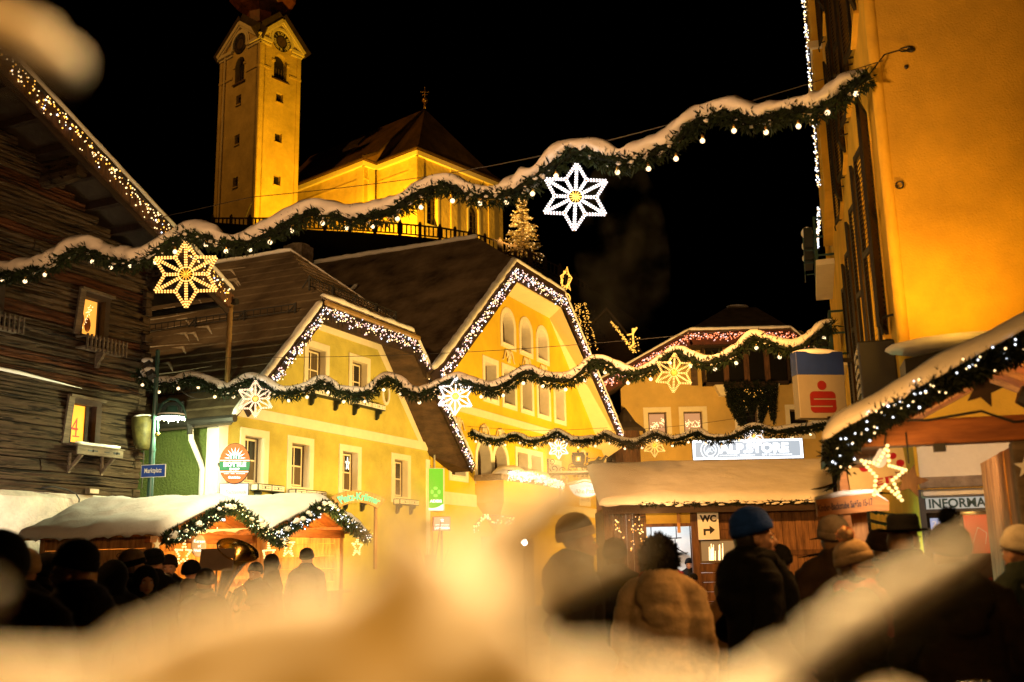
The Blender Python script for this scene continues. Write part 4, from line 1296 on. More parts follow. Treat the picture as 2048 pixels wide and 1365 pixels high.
# ------------------------------------------------------------------ apricot house with the store sign
FA = Matrix.Translation((0, 47, 0))
def store_house():
    h = thing('store_house', 'apricot house with dark boxed loggia and wide half-hip roof facing the square', 'house', FA, loc=(5, 0, 0))
    O = 5.0
    wins = [(6.2, 7.08), (7.84, 8.74), (10.4, 11.3), (12.75, 13.65)]
    ops = [rect(a - O, b - O, 7.0, 8.2) for a, b in wins]
    out = [(0, 0), (12, 0), (12, 9.2), (8.6, 11.9), (3.2, 11.9), (0, 9.3)]
    wall('wall', h, out, ops, 0, .4, M_['plaster_store'])
    lit = glow('lit_pinkish_room', (1.0, .50, .22), .5, True)
    rn = random.Random(4)
    for i, o in enumerate(ops):
        w = sash_window(h, o, y=.2, trim=.2, trim_m=M_['trim_cream'], outer_m=M_['frame_brown'], sash_m=M_['frame_brown'], cols=1, rows=1, pane_m=lit if i < 2 else M_['glass_dark'])
        if i < 2:
            g = G()
            for k in range(60):
                x = rn.uniform(.12, .8)
                g.octa((o[0][0] + x, .2, 7.35 + x * (.55 if i == 0 else -.1) + rn.gauss(0, .08) + (0 if i == 0 else .3)), .022)
            ob('window_lights', g, M_['bulb_warm'], w, kind='stuff')
    # boxed loggia
    x0, x1, z0, z1 = 8.8 - O, 12.8 - O, 9.33, 11.75
    bay = ob('loggia', G().box(x0, -.5, z0, x1, .0, z0 + .12).box(x0, -.5, z1 - .1, x1, 0, z1).box(x0, -.5, z0, x0 + .1, 0, z1).box(x1 - .1, -.5, z0, x1, 0, z1), M_['wood_dark'], h)
    for k in range(4):
        a, b = x0 + .1 + (x1 - x0 - .2) * k / 4, x0 + .1 + (x1 - x0 - .2) * (k + 1) / 4
        ob('pane', G().box(a + .05, -.44, z0 + .12, b - .05, -.42, z1 - .1), M_['glass_dark'], bay)
        if k:
            ob('mullion', G().box(a - .12, -.52, z0 + .05, a + .12, -.4, z1), M_['wood_hut'], bay)
    for x in (x0 - .5, x1 + .15):
        ob('side_shutter', G().box(x, -.08, z0 + .05, x + .3, -.002, z1 - .3), M_['shutter_slat'], h)
    for s in (-1, 1):
        ob('corbel', G().extrude([(x, -.45, z) for x, z in [((x0 + .5 if s < 0 else x1 - .5), z0), ((x0 + 1.1 if s < 0 else x1 - 1.1), z0), ((x0 + 1.1 if s < 0 else x1 - 1.1), z0 - .5), ((x0 + .75 if s < 0 else x1 - .75), z0 - .5)]], (0, .45, 0)), M_['trim_cream'], h, norm=True)
    # roof
    y0 = -1.0
    P = lambda u, v: at(u, v, 46.0) - V((5, 47, 0))
    eL, hL, hR, eR = P(1195, 787), P(1378, 660), P(1582, 655), P(1690, 728)
    hz = (hL.z + hR.z) / 2
    hL.z = hR.z = hz
    pk = at(1452, 616, 50.5) - V((5, 47, 0))
    pk2 = at(1512, 614, 50.5) - V((5, 47, 0))
    pk2.z = pk.z
    eL.z = eR.z = (eL.z + eR.z) / 2
    slab('roof_slope', h, [eL, hL, pk, V((pk.x, 14, pk.z)), V((eL.x, 14, eL.z))], .18, M_['roof_store'])
    slab('roof_slope', h, [eR, V((eR.x, 14, eR.z)), V((pk2.x, 14, pk2.z)), pk2, hR], .18, M_['roof_store'])
    slab('half_hip', h, [hL, hR, pk2, pk], .18, M_['roof_store'])
    for a, b, r in ((eL, hL, .05), (hL, hR, .07), (hR, eR, .05)):
        snow_roll('verge_snow', h, [a + V((0, -.03, .03)), b + V((0, -.03, .03))], r, 20)
    fm = mat('red_brown_fascia', (.09, .025, .015), .7, .3, 3)
    for a, b in ((eL, hL), (hL, hR), (hR, eR)):
        dz = V((0, -.03, -.42))
        ob('fascia', G().bar(a + dz, b + dz, .05, .62), fm, h)
    slab('soffit', h, [eL + V((0, 0, -.75)), hL + V((0, 0, -.75)), V((hL.x, 1, hL.z - .75)), V((eL.x, 1, eL.z - .75))], .04, M_['wood_dark'])
    slab('soffit', h, [hL + V((0, 0, -.74)), hR + V((0, 0, -.74)), V((hR.x, 1, hR.z - .74)), V((hL.x, 1, hL.z - .74))], .04, M_['wood_dark'])
    slab('soffit', h, [hR + V((0, 0, -.75)), eR + V((0, 0, -.75)), V((eR.x, 1, eR.z - .75)), V((hR.x, 1, hR.z - .75))], .04, M_['wood_dark'])
    c = ob('chimney', G().box(pk.x + .3, 4.2, pk.z - .3, pk.x + 1.3, 4.9, pk.z + .28), M_['stone'], h)
    ob('snow_cap', G().ball((pk.x + .8, 4.5, pk.z + .3), (.6, .4, .07), 8, 5), M_['snow'], c, smooth=True)
    # small round corner turret roofs at the left edge
    t = ob('corner_turret', G().lathe([(.45, 4.6), (.65, 4.9), (.65, 7.3)], (.1, -.3, 0), 10), M_['wood_hut'], h)
    ob('turret_roof', G().lathe([(.95, 7.2), (.92, 7.35), (.5, 7.7), (.1, 8.3), (.0, 8.4)], (.1, -.3, 0), 10), M_['roof_dark'], t)
    ob('turret_base', G().lathe([(.2, 3.6), (.6, 4.1), (.95, 4.3), (.95, 4.65), (.6, 4.7)], (.1, -.3, 0), 10), M_['plaster_store'], t)
    return eL, hL, hR, eR
M_['roof_store'] = mat('greyish_snowy_roof', (.16, .12, .08), .85, .3, 2, .03, 8, dirt=(.08, .06, .04), spec=.2)
_p = store_house()
_q = [tuple(p + V((5, -1.12 + 1.0, -.22))) for p in _p]
icicle_lights('light_chain', 'orange-red fairy lights on the roof edge of the apricot store house', FA, _q, .42, .055, [(M_['bulb_red'], 5), (M_['bulb_pink'], 2)], .033, .8, seed=15, group='fairy light chains on the gables')

def hanging_plant():
    t = thing('hanging_plant', 'dark trailing greenery with tiny lights below the loggia of the store house', 'hanging plant', FA, loc=(10.9, -.55, 9.3))
    rn = random.Random(9)
    g, gb = G(), G()
    for k in range(7500):
        x = rn.uniform(-1.2, 1.25)
        env = 1.1 + .9 * abs(math.sin(x * 3.1 + .5)) if abs(x) > .35 else .9 + .8 * (1 - abs(x) / .35)
        z = .2 - rn.random() ** .8 * env * 1.05
        p = V((x * (1 - .12 * max(0, -z)), rn.uniform(-.25, .2), z))
        d = V((rn.gauss(0, .6), rn.gauss(0, .6), -1)).normalized() * rn.uniform(.06, .13)
        s = V((rn.gauss(0, 1), rn.gauss(0, 1), 0)).normalized() * .045
        g.add([p - s, p + d * .5 + s * 1.2, p + d], [(0, 1, 2)])
    for k in range(18):
        gb.octa((rn.gauss(0.1, .4), -.34, -.25 - abs(rn.gauss(0, .35))), .016)
    ob('leaves', g, M_['needle_dk'], t, kind='stuff')
    ob('bulbs', gb, M_['bulb_gold'], t, kind='stuff')
    ob('trough', G().box(-1.15, -.1, -.15, 1.15, .15, .1), M_['wood_dark'], t)
hanging_plant()

# ------------------------------------------------------------------ dark houses and lit figures behind
def back_bits():
    p = at(1250, 690, 62)
    t = thing('chalet', 'dark steep-roofed chalet behind the golden house with a lit verge', 'house', loc=V((p.x, p.y, 0)))
    A = [at(1195, 618, 60), at(1275, 690, 60), at(1225, 760, 60), at(1150, 760, 60)]
    rp, re = at(1213, 614, 61), at(1292, 712, 61)
    b = V((-5, 8, 0))
    g = G()
    g.extrude([rp, re, re + V((2, 9, 0)), rp + V((2, 9, 0))], (0, 0, -.2))
    ob('roof', g, M_['roof_store'], t, world=True, norm=True)
    re2 = V((2 * rp.x - re.x - 1, re.y + .5, re.z))
    g = G()
    g.extrude([rp, rp + V((2, 9, 0)), re2 + V((2, 9, 0)), re2], (0, 0, -.2))
    ob('roof', g, M_['roof_store'], t, world=True, norm=True)
    g = G()
    g.extrude([V((re.x - .6, re.y + .3, 0)), V((re.x - .6, re.y + .3, re.z)), V((rp.x, rp.y + .3, rp.z - .3)), V((re2.x + .6, re.y + .3, re2.z)), V((re2.x + .6, re.y + .3, 0))], (0, 8, 0))
    ob('wall', g, M_['wood_dark'], t, world=True, norm=True)
    # lit verge and star-shaped figure
    a, b2 = at(1222, 640, 60.5), at(1268, 700, 60.5)
    icicle_lights('light_chain', 'thin golden light chain on the verge of the dark chalet', Matrix(), [tuple(a), tuple(b2)], .35, .06, [(M_['bulb_gold'], 1)], .035, 1.0, seed=18, group='fairy light chains on the gables')
    c = at(1266, 672, 59.5)
    t = thing('light_figure', 'small glowing golden cross figure beside the dark chalet roof', 'light figure', loc=c)
    g = G()
    for q in ([(0, 0, -.6), (0, 0, .45)], [(-.35, 0, .05), (.0, 0, .12), (.25, 0, .5)], [(0, 0, .1), (.1, 0, .45)]):
        g.tube(q, .05, 5)
    for k in range(26):
        g.octa((rnd.gauss(0, .22), rnd.gauss(0, .05), -.5 + rnd.gauss(0, .3)), .045)
    ob('rope_light', g, M_['bulb_gold'], t)
    c = at(1131, 560, 62)
    t = thing('light_figure', 'golden light sculpture of a star rider above the golden roof', 'light figure', loc=c)
    g = G()
    for k in range(150):
        a = rnd.uniform(0, 6.28)
        g.octa((.28 * math.cos(a) * rnd.uniform(.6, 1) + .05 * math.sin(a * 3), rnd.gauss(0, .05), .5 * math.sin(a) + rnd.gauss(0, .05)), .03)
    g.tube([(-.3, 0, .25), (.0, 0, .45), (.12, 0, .85), (.2, 0, .4), (.4, 0, .1), (.2, 0, -.3), (.3, 0, -.7), (.05, 0, -.35), (-.25, 0, -.6), (-.2, 0, -.1), (-.3, 0, .25)], .04, 5)
    g.tube([(.25 * math.cos(a), 0, -1.2 + .32 * math.sin(a)) for a in [k * .5236 for k in range(13)]], .035, 5)
    ob('rope_light', g, M_['bulb_gold'], t)
    ob('frame', G().tube([(0, .05, -3.5), (0, .05, .6)], .04, 6), M_['iron'], t)
    c = at(1160, 655, 61)
    t = thing('lit_bush', 'dark bush strung with golden lights behind the golden gable', 'shrub', loc=c - V((0, 0, 1.6)))
    g, gb = G(), G()
    for k in range(1500):
        p = V((rnd.gauss(0, .6), rnd.gauss(0, .4), rnd.uniform(0, 2.9)))
        p.x = p.x * (1.3 - p.z * .3) + .1 * p.z - .1
        d = V((rnd.gauss(0, 1), rnd.gauss(0, 1), rnd.gauss(0, .6))).normalized() * .2
        s = V((rnd.gauss(0, 1), 0, rnd.gauss(0, 1))).normalized() * .05
        g.add([p - s, p + s, p + d], [(0, 1, 2)])
    for k in range(230):
        z = rnd.uniform(.0, 3.0)
        gb.octa((rnd.choice([-.5, -.1, .25, .6]) * (1.3 - z * .28) + rnd.gauss(0, .06) - .06 * z + .2, -.5, z), .03)
    ob('foliage', g, M_['needle_dk'], t, kind='stuff')
    ob('bulbs', gb, M_['bulb_gold'], t, kind='stuff')
    ob('stem', G().tube([(0, 0, -3), (0, 0, 1)], .12, 6), M_['bark'], t)
back_bits()

def fir(name, label, base, H, R, n_whorl, leaf_m, lights=0, cat='fir tree', snow=0.0, seed=1, group=None, bulb=None, br=.05, dens=14, trunk_r=.12, nl=.22):
    t = thing(name, label, cat, loc=base, group=group)
    rn = random.Random(seed)
    ob('trunk', G().tube([(0, 0, -.5), (0, 0, H * .5), (0, 0, H)], [trunk_r, trunk_r * .6, .015], 8), M_['bark'], t)
    g, gs, gb, gw = G(), G(), G(), G()
    for k in range(n_whorl):
        f = k / n_whorl
        z = H * (.06 + .92 * f)
        r = R * (1 - f) ** .85 * rn.uniform(.8, 1.1) + .05
        nb = max(4, int(9 * (1 - f) + 3))
        for j in range(nb):
            a = rn.uniform(0, 6.28)
            L = r * rn.uniform(.75, 1.15)
            sag = -.28 * L + .1 * L * f
            pts = [V((math.cos(a) * L * s, math.sin(a) * L * s, z + sag * s * (1.5 - .6 * s))) for s in (0, .35, .7, 1)]
            gw.tube(pts, [.018, .013, .009, .004], 4, cap=False)
            m = int(dens * L) + 4
            for q in range(m):
                s = rn.uniform(.12, 1)
                i = min(2, int(s * 3))
                p = pts[0].lerp(pts[3], s)
                p.z = z + sag * s * (1.5 - .6 * s)
                side = rn.choice([-1, 1])
                d = V((math.cos(a + side * rn.uniform(.4, 1.1)), math.sin(a + side * rn.uniform(.4, 1.1)), rn.uniform(-.45, .12))) * nl * rn.uniform(.6, 1.2) * (1.15 - .5 * s)
                w = V((0, 0, 1)).cross(d).normalized() * nl * .11
                tgt = gs if rn.random() < snow else g
                tgt.add([p - w * .6, p + d * .5 - w, p + d, p + d * .5 + w, p + w * .6], [(0, 1, 2, 3, 4)])
            if lights and rn.random() < lights:
                gb.octa(pts[3] + V((0, 0, .04)), br)
    ob('branches', gw, M_['bark'], t, kind='stuff')
    ob('crown', g, leaf_m, t, kind='stuff')
    if snow:
        ob('snow', gs, M_['snow'], t, kind='stuff')
    if lights:
        ob('bulbs', gb, bulb or M_['bulb_warm'], t, kind='stuff')
    return t
_b = at(1046, 520, 72)
fir('fir_tree', 'golden lit fir tree on the church terrace behind the railing', _b + V((0, 0, -.2)), 5.4, 1.75, 26, mat('floodlit_needles', (.32, .23, .08), .8, .4, 3), .4, seed=3, br=.035, dens=26, nl=.3, snow=.25)  # golden tone of the floodlighting is put into the needle colour
lamp('tree_light', _b + V((-1.5, -4.0, 1.2)), _b + V((0, 0, 2.6)), 7000, (1, .52, .10), .3, 90, .6)
# ------------------------------------------------------------------ orange corner building on the right
_c = at(1768, 330, 9.5)
FR = frame(_c.x, _c.y, 16) @ Matrix.Diagonal((1, -1, 1, 1))   # building lies to the right of the street
def corner_building():
    h = thing('corner_building', 'tall orange corner building with dark louvred shutters along the street side', 'building', FR)
    rows = [(3.78, 6.3), (7.55, 10.0), (11.2, 13.2)]
    xs = [1.55, 3.6, 5.9, 8.2]
    ops = [rect(x - .42, x + .42, a, b) for x in xs for a, b in rows]
    wall('street_wall', h, [(.0, 0), (20, 0), (20, 14), (0, 14)], ops, 0, .4, M_['plaster_orange'])
    # end wall, turned towards the square (local plane x = 0)
    g = G()
    g.box(-.002, .004, 0, .4, 9, 14)
    ob('end_wall', g, M_['plaster_orange'], h, bevel=.05)
    ob('corner_roll', G().tube([(.03, .02, 2.7), (.03, .02, 14)], .06, 12), M_['plaster_orange'], h, smooth=True)
    for x in xs:
        for a, b in rows:
            o = rect(x - .42, x + .42, a, b)
            sash_window(h, o, y=.2, trim=0, sash_m=M_['frame_brown'], cols=2, rows=3, sill=True, outer_m=M_['frame_brown'], trim_m=M_['plaster_orange'])
            for s in (-1, 1):
                # half-open louvred shutter hinged at the jamb
                X = Matrix.Translation((x + s * .44, -.02, a)) @ Matrix.Rotation(math.radians(-s * 9 if s > 0 else -s * 14), 4, 'Z')
                L, H = .47 * s, b - a
                g = G()
                for u in (0, L - .05 * s):
                    g.box(min(u, u + .05 * s), -.035, 0, max(u, u + .05 * s), .0, H)
                for zz in (0, H * .48, H - .07):
                    g.box(min(.05 * s, L - .05 * s), -.034, zz, max(.05 * s, L - .05 * s), -.001, zz + .07)
                me = g.mesh('shutter', [M_['shutter_dark']])
                me.transform(X)
                sh = ob('shutter', me, None, h)
                g = G()
                n = int(H / .062)
                for k in range(n):
                    zz = .08 + (H - .16) * k / n
                    a0, a1 = min(.05 * s, L - .05 * s), max(.05 * s, L - .05 * s)
                    g.add([(a0, -.04, zz), (a1, -.04, zz), (a1, .004, zz + .045), (a0, .004, zz + .045)], [(0, 1, 2, 3)])
                me = g.mesh('slats', [M_['shutter_slat']])
                me.transform(X)
                ob('slats', me, None, sh)
            for s in (-1, 1):
                ob('shutter_hook', G().tube([(x + s * .93, 0, a + .1), (x + s * .93, -.1, a + .08), (x + s * .96, -.13, a - .02), (x + s * .93, -.12, a - .1)], .014, 5), M_['iron'], h)
    # oriel with a curtain of lights at its edge
    g = G().box(10.6, -.2, 8.75, 14.5, .02, 14)
    ob('oriel', g, M_['plaster_orange'], h)
    ob('oriel_soffit', G().box(10.5, -.28, 11.9, 14.6, -.0, 12.05), M_['trim_cream'], h)
    # balconies further along with rails and hanging flower troughs
    for (x0, x1, zf, dd, np) in ((14.0, 17.5, 8.3, .42, 9), (12.0, 14.6, 5.55, .32, 7), (15.4, 18.6, 5.2, .42, 8)):
        bl = ob('balcony', G().box(x0, -dd, zf - .14, x1, 0, zf), M_['trim_cream'], h, bevel=.01)
        for zz in (1.02, .55, .1):
            ob('rail', G().bar((x0, -dd + .04, zf + zz), (x1, -dd + .04, zf + zz), .05).bar((x0, -dd + .04, zf + zz), (x0, 0, zf + zz), .04), M_['lamp_green'], bl)
        for k in range(np):
            x = x0 + (x1 - x0) * k / (np - 1)
            ob('rail_post', G().bar((x, -dd + .04, zf), (x, -dd + .04, zf + 1.05), .05, up=(1, 0, 0)), M_['lamp_green'], bl)
        for k in range(3):
            xa = x0 + .1 + (x1 - x0 - .2) * k / 3
            tr = ob('flower_trough', G().box(xa, -dd - .22, zf + .62, xa + .9, -dd - .02, zf + .84), M_['box_green'], bl)
            ob('trough_bracket', G().bar((xa + .1, -dd - .2, zf + .3), (xa + .1, -dd, zf + .3), .025).bar((xa + .1, -dd - .24, zf + .3), (xa + .1, -dd - .24, zf + .62), .025, up=(1, 0, 0)).bar((xa + .1, -dd - .24, zf + .3), (xa + .85, -dd - .24, zf + .3), .025), M_['lamp_green'], tr)
            ob('snow', G().ball((xa + .45, -dd - .14, zf + .84), (.48, .14, .06), 10, 6), M_['snow'], tr, smooth=True)
    # lower shop front on the end wall: pale band, stone ledge, glazed info window
    ob('pale_panel', G().box(-.03, .03, 2.19, 0.0, 3.2, 2.6), M_['trim_white'], h)
    ob('stone_ledge', G().box(-.07, .02, 2.09, 0.0, 3.2, 2.19), M_['stone'], h, bevel=.01)
    w = ob('info_window', G().box(-.05, .0, .3, -.005, .05, 2.08).box(-.05, .05, 2.04, -.005, 2.6, 2.08).box(-.05, .05, 1.87, -.005, 2.6, 1.9), M_['iron'], h)
    ob('blind_box', G().box(-.12, .02, 2.0, -.055, 2.6, 2.075), M_['steel'], w, bevel=.02)
    ob('pane', G().box(-.012, .05, .3, -.006, 2.6, 2.04), M_['glass_dark'], w)
    XI = Matrix(((0, 1, 0, 0), (1, 0, 0, 0), (0, 0, 1, 0), (0, 0, 0, 1)))
    b = ob('info_strip', G().box(-.058, .055, 1.9, -.052, 1.0, 2.0), glow('strip_paper', (.62, .66, .60), .5), w)
    g = G()
    put_text(g, 'INFORMATION', Matrix.Translation((-.062, .45, 1.95)) @ XI, width=.74, height=.085, bold=.03)
    ob('lettering', g, mat('dark_green_ink', (.01, .045, .04), .6, 0), b)
    p = ob('poster', G().box(-.03, .08, 1.5, -.02, .3, 1.82), glow('poster_blue_white', (.50, .60, .9), .6), w)
    ob('poster_figure', G().box(-.034, .17, 1.5, -.031, .3, 1.78), glow('poster_red', (.8, .03, .02), .5), p)
    g = G()
    for k, s in enumerate(['21', 'Di', '4.', '08']):
        put_text(g, s, Matrix.Translation((-.035, .125, 1.77 - k * .07)) @ XI, width=.06, bold=.02)
    ob('lettering', g, M_['white'], p)
    p = ob('poster', G().box(-.03, .36, 1.5, -.02, .72, 1.84), glow('poster_red_panel', (.9, .08, .01), .6), w)
    ob('poster_figure', G().bar((-.033, .42, 1.6), (-.033, .47, 1.73), .012, .004).bar((-.033, .47, 1.73), (-.033, .54, 1.68), .012, .004).bar((-.033, .54, 1.68), (-.033, .52, 1.58), .012, .004), M_['white'], p)
    # hook and ring on the end wall, heater box and cable
    q = ob('wall_ring', G().tube([(-.03 + 0 * k, .12 + .035 * math.cos(k * .5236), 5.02 + .035 * math.sin(k * .5236)) for k in range(12)], .009, 5, closed=True), M_['iron'], h)
    ob('wall_bolt', G().ball((-.01, .3, 6.25), .022, 6, 5), M_['iron'], h)
    t = thing('ventilation_box', 'dark metal box on the orange wall under the last shutters', 'vent box', FR, loc=(1.1, -.22, 3.05))
    ob('housing', G().box(-.3, -.14, 0, .3, .22, .62), M_['iron'], t, bevel=.02)
    for k in range(5):
        ob('louvre', G().box(-.25, -.16, .08 + k * .1, .25, -.138, .14 + k * .1), M_['steel'], t)
    return h
corner_building()
lamp('corner_bounce_fill', FR @ V((-1.0, .2, 3.55)), FR @ V((0, .7, 5.0)), 120, (1.0, 0.46, 0.05), 0.12, 165, 0.9)  # unseen lamp in place of stall light bounced onto the wall
lamp('shutter_floodlight', FR @ V((2.6, -2.3, 2.8)), FR @ V((4.5, 0, 6.2)), 480, (1.0, 0.52, 0.10), 0.2, 140, 0.8)
icicle_lights('light_chain', 'vertical curtain of white fairy lights at the oriel of the orange building', FR, [(10.5, -.25, 13.4), (10.6, -.27, 9.0)], .3, .05, [(M_['bulb_warm'], 4), (M_['bulb_cool'], 3)], .018, .8, down=(.2, -.15, -1), seed=31, group='fairy light chains on the gables')
icicle_lights('light_chain', 'small cluster of fairy lights above the balcony of the orange building', FR, [(14.9, -.2, 9.9), (15.4, -.3, 9.1)], .3, .035, [(M_['bulb_warm'], 2), (M_['bulb_cool'], 4)], .025, 1.0, seed=32, group='fairy light chains on the gables')

# ------------------------------------------------------------------ snow-laden fir garlands with bulbs and hanging stars
def smooth_path(P, step):
    P = [V(p) for p in P]
    out = []
    for i in range(len(P) - 1):
        p0, p1, p2, p3 = P[max(i - 1, 0)], P[i], P[i + 1], P[min(i + 2, len(P) - 1)]
        n = max(2, int((p2 - p1).length / step))
        for k in range(n):
            t = k / n
            out.append(0.5 * ((2 * p1) + (p2 - p0) * t + (2 * p0 - 5 * p1 + 4 * p2 - p3) * t * t + (3 * p1 - p0 - 3 * p2 + p3) * t ** 3))
    out.append(P[-1])
    return out

def needles(g, p, d, rn, n, r, ln, w, up_bias=0.0):
    for _ in range(n):
        a = V((rn.gauss(0, 1), rn.gauss(0, 1), rn.gauss(0, 1)))
        a = (a - d * a.dot(d) * .6)
        a.z -= up_bias
        a.normalize()
        q = p + a * r * rn.uniform(.25, .95)
        e = (a + d * rn.uniform(-.9, .9)).normalized() * ln * rn.uniform(.5, 1.2)
        s = e.cross(V((rn.gauss(0, 1), rn.gauss(0, 1), rn.gauss(0, 1)))).normalized() * w
        g.add([q - s, q + e * .45 - s * .8, q + e, q + e * .45 + s * .8, q + s], [(0, 1, 2, 3, 4)])

def garland(name, label, path, R, bulbs=None, bulb_step=.42, bulb_r=.032, dens=420, ln=.1, snow_r=.1, seed=1, group='snowy fir garlands across the square', cable=None, lit=()):
    rn = random.Random(seed)
    P = smooth_path(path, .045)
    o = P[0]
    t = thing(name, label, 'garland', loc=o, group=group)
    g = G()
    for i in range(len(P) - 1):
        seg = P[i + 1] - P[i]
        L = seg.length
        n = int(dens * L)
        d = seg.normalized()
        for k in range(n):
            p = P[i].lerp(P[i + 1], rn.random())
            needles(g, p - o - V((0, 0, R * .25)), d, rn, 1, R * 1.08, ln, ln * .13, .1)
    ob('greenery', g, M_['needle'], t, kind='stuff')
    ob('stem', G().tube([p - o for p in P[::3]], R * .45, 7), M_['needle_dk'], t)
    # snow riding on top, thinner and dripping in places
    vs, fs = [], []
    n = 14
    m = len(P)
    for i, p in enumerate(P):
        d = (P[min(i + 1, m - 1)] - P[max(i - 1, 0)]).normalized()
        side = d.cross(V((0, 0, 1))).normalized()
        up = side.cross(d).normalized()
        e = noise.noise(p * 1.7 + V((seed, 0, 0)))
        e2 = noise.noise(p * 5 + V((seed, 4, 0)))
        wdt = snow_r * (1.15 + .3 * e + .12 * e2)
        hgt = snow_r * (.95 + .45 * e + .15 * e2)
        gp = min(1, max(.38, 1.15 + 1.5 * noise.noise(p * 2.6 + V((3, seed, 9)))))
        wdt, hgt = wdt * (.5 + .5 * gp), hgt * gp
        if i < 4 or i > m - 5:
            k = min(i, m - 1 - i) / 4
            wdt, hgt = wdt * k + .005, hgt * k + .005
        c = p + up * (R * .72)
        for j in range(n):
            a = 2 * math.pi * j / n
            x, z = math.cos(a), math.sin(a)
            drip = 0
            if z < -.2:
                q = p * 9 + V((x * 2, seed, z))
                drip = max(0, noise.noise(q) * 1.4 + .1) * snow_r * 1.0
            lump = 1 + .3 * noise.noise(p * 9 + V((x, z, seed)) * 1.3)
            vs.append(c + side * x * wdt * lump + up * (z * hgt * lump if z > 0 else z * snow_r * .42 - drip) - o)
    for i in range(m - 1):
        for j in range(n):
            fs.append((i * n + j, i * n + (j + 1) % n, (i + 1) * n + (j + 1) % n, (i + 1) * n + j))
    g = G().add(vs, fs)
    ob('snow', g, M_['snow'], t, smooth=True)
    gk = G()
    for k in range(int(m * .045 * 9)):
        i = rn.randrange(3, m - 3)
        a = rn.uniform(-2.6, -.5)
        r0 = snow_r * rn.uniform(.08, .3)
        d = (P[i + 1] - P[i - 1]).normalized()
        side = d.cross(V((0, 0, 1))).normalized()
        gk.ball(P[i] + side * math.cos(a) * R * .95 + V((0, 0, math.sin(a) * R * .75 + .01)) - o, (r0 * 1.3, r0, r0 * .8), 6, 4)
    ob('snow_clods', gk, M_['snow'], t, smooth=True, kind='stuff')
    # round bulbs under the garland
    if bulbs is None:
        bulbs = []
        acc = bulb_step * .5
        for i in range(m - 1):
            L = (P[i + 1] - P[i]).length
            acc += L
            if acc > bulb_step:
                acc -= bulb_step
                bulbs.append(P[i] + V((0, rn.uniform(-.04, .02), -R * 1.35 - rn.uniform(0, .05))))
    gb = G().ball((0, 0, 0), bulb_r, 10, 7)
    me = gb.mesh('bulb', [M_['bulb_round']], True)
    gs = G().tube([(0, 0, bulb_r * .8), (0, 0, bulb_r * 1.9), (0, 0, bulb_r * 2.6)], [bulb_r * .5, bulb_r * .55, bulb_r * .3], 7)
    ms = gs.mesh('socket', [M_['gold_fig']], True)
    for b in bulbs:
        q = ob('bulb', me, None, t, M=Matrix.Translation(V(b) - o))
        ob('socket', ms, None, q)
    if cable:
        gc = G()
        for a, b, s in cable:
            a, b = V(a), V(b)
            pts = [a.lerp(b, k / 16) - V((0, 0, s * math.sin(math.pi * k / 16))) - o for k in range(17)]
            gc.tube(pts, .006, 4)
        ob('cable', gc, M_['iron'], t)
    return t

def dline(pts, dy):
    """photo polyline -> garland centre line; depth runs linearly from dy[0] to dy[1] in x"""
    u0, u1 = pts[0][0], pts[-1][0]
    return [at(u, v, dy[0] + (dy[1] - dy[0]) * (u - u0) / (u1 - u0)) for u, v in pts]
top = [(-330, 600), (-180, 545), (-60, 560), (0, 549), (60, 543), (110, 524), (165, 497), (205, 512), (260, 524), (310, 505), (350, 478), (372, 466), (410, 474), (470, 488), (540, 466), (590, 440), (622, 424), (655, 428), (700, 436), (760, 430), (800, 412), (850, 380), (890, 368), (940, 386), (1000, 390), (1060, 366), (1100, 334), (1148, 302), (1190, 310), (1240, 322), (1290, 311), (1340, 287), (1380, 254), (1420, 228), (1450, 226), (1500, 240), (1540, 236), (1590, 218), (1620, 222), (1660, 207), (1700, 176), (1738, 150)]
ty = (13.2, 9.35)
def tdep(u): return ty[0] + (ty[1] - ty[0]) * (u + 330) / (1738 + 330)
tb = [(-90, 585), (-40, 575), (5, 560), (50, 563), (90, 550), (185, 524), (222, 535), (260, 533), (310, 525), (350, 504), (412, 490), (452, 503), (500, 500), (540, 485), (583, 462), (645, 447), (693, 456), (745, 453), (795, 438), (842, 415), (905, 402), (960, 407), (1013, 405), (1065, 388), (1112, 352), (1235, 345), (1297, 338), (1352, 318), (1405, 282), (1468, 262), (1532, 265), (1597, 253), (1655, 226), (1712, 188)]
_hook = FR @ V((-.04, .32, 6.9))
_ge = at(1738, 150, 9.35)
garland('garland', 'largest snow-covered fir garland, sweeping across the top to the orange wall', dline(top, ty), .105,
        [at(u, v, tdep(u)) for u, v in tb], bulb_r=.027, dens=900, ln=.085, snow_r=.098, seed=2,
        cable=[(at(1765, 122, 9.35), at(500, 395, 11.8), .25), (at(-330, 540, 13.2), at(500, 395, 11.8), .1)])
t = thing('wall_hook', 'iron eye hook and wire holding the garland on the orange wall', 'hook', FR, loc=(-.02, .28, 6.42))
ob('eye', G().tube([(-.03, .05 * math.cos(k * .5236) + .02, .022 * math.sin(k * .5236)) for k in range(12)], .008, 5, closed=True), M_['iron'], t)
ob('plate', G().ball((0, .08, 0), (.02, .04, .03), 8, 6), M_['iron'], t)
ob('wire', G().tube([(-.03, -.03, 0), (-.06, -.18, -.04), tuple((FR @ Matrix.Translation((-.02, .28, 6.42))).inverted() @ _ge)], .008, 5), M_['iron'], t)

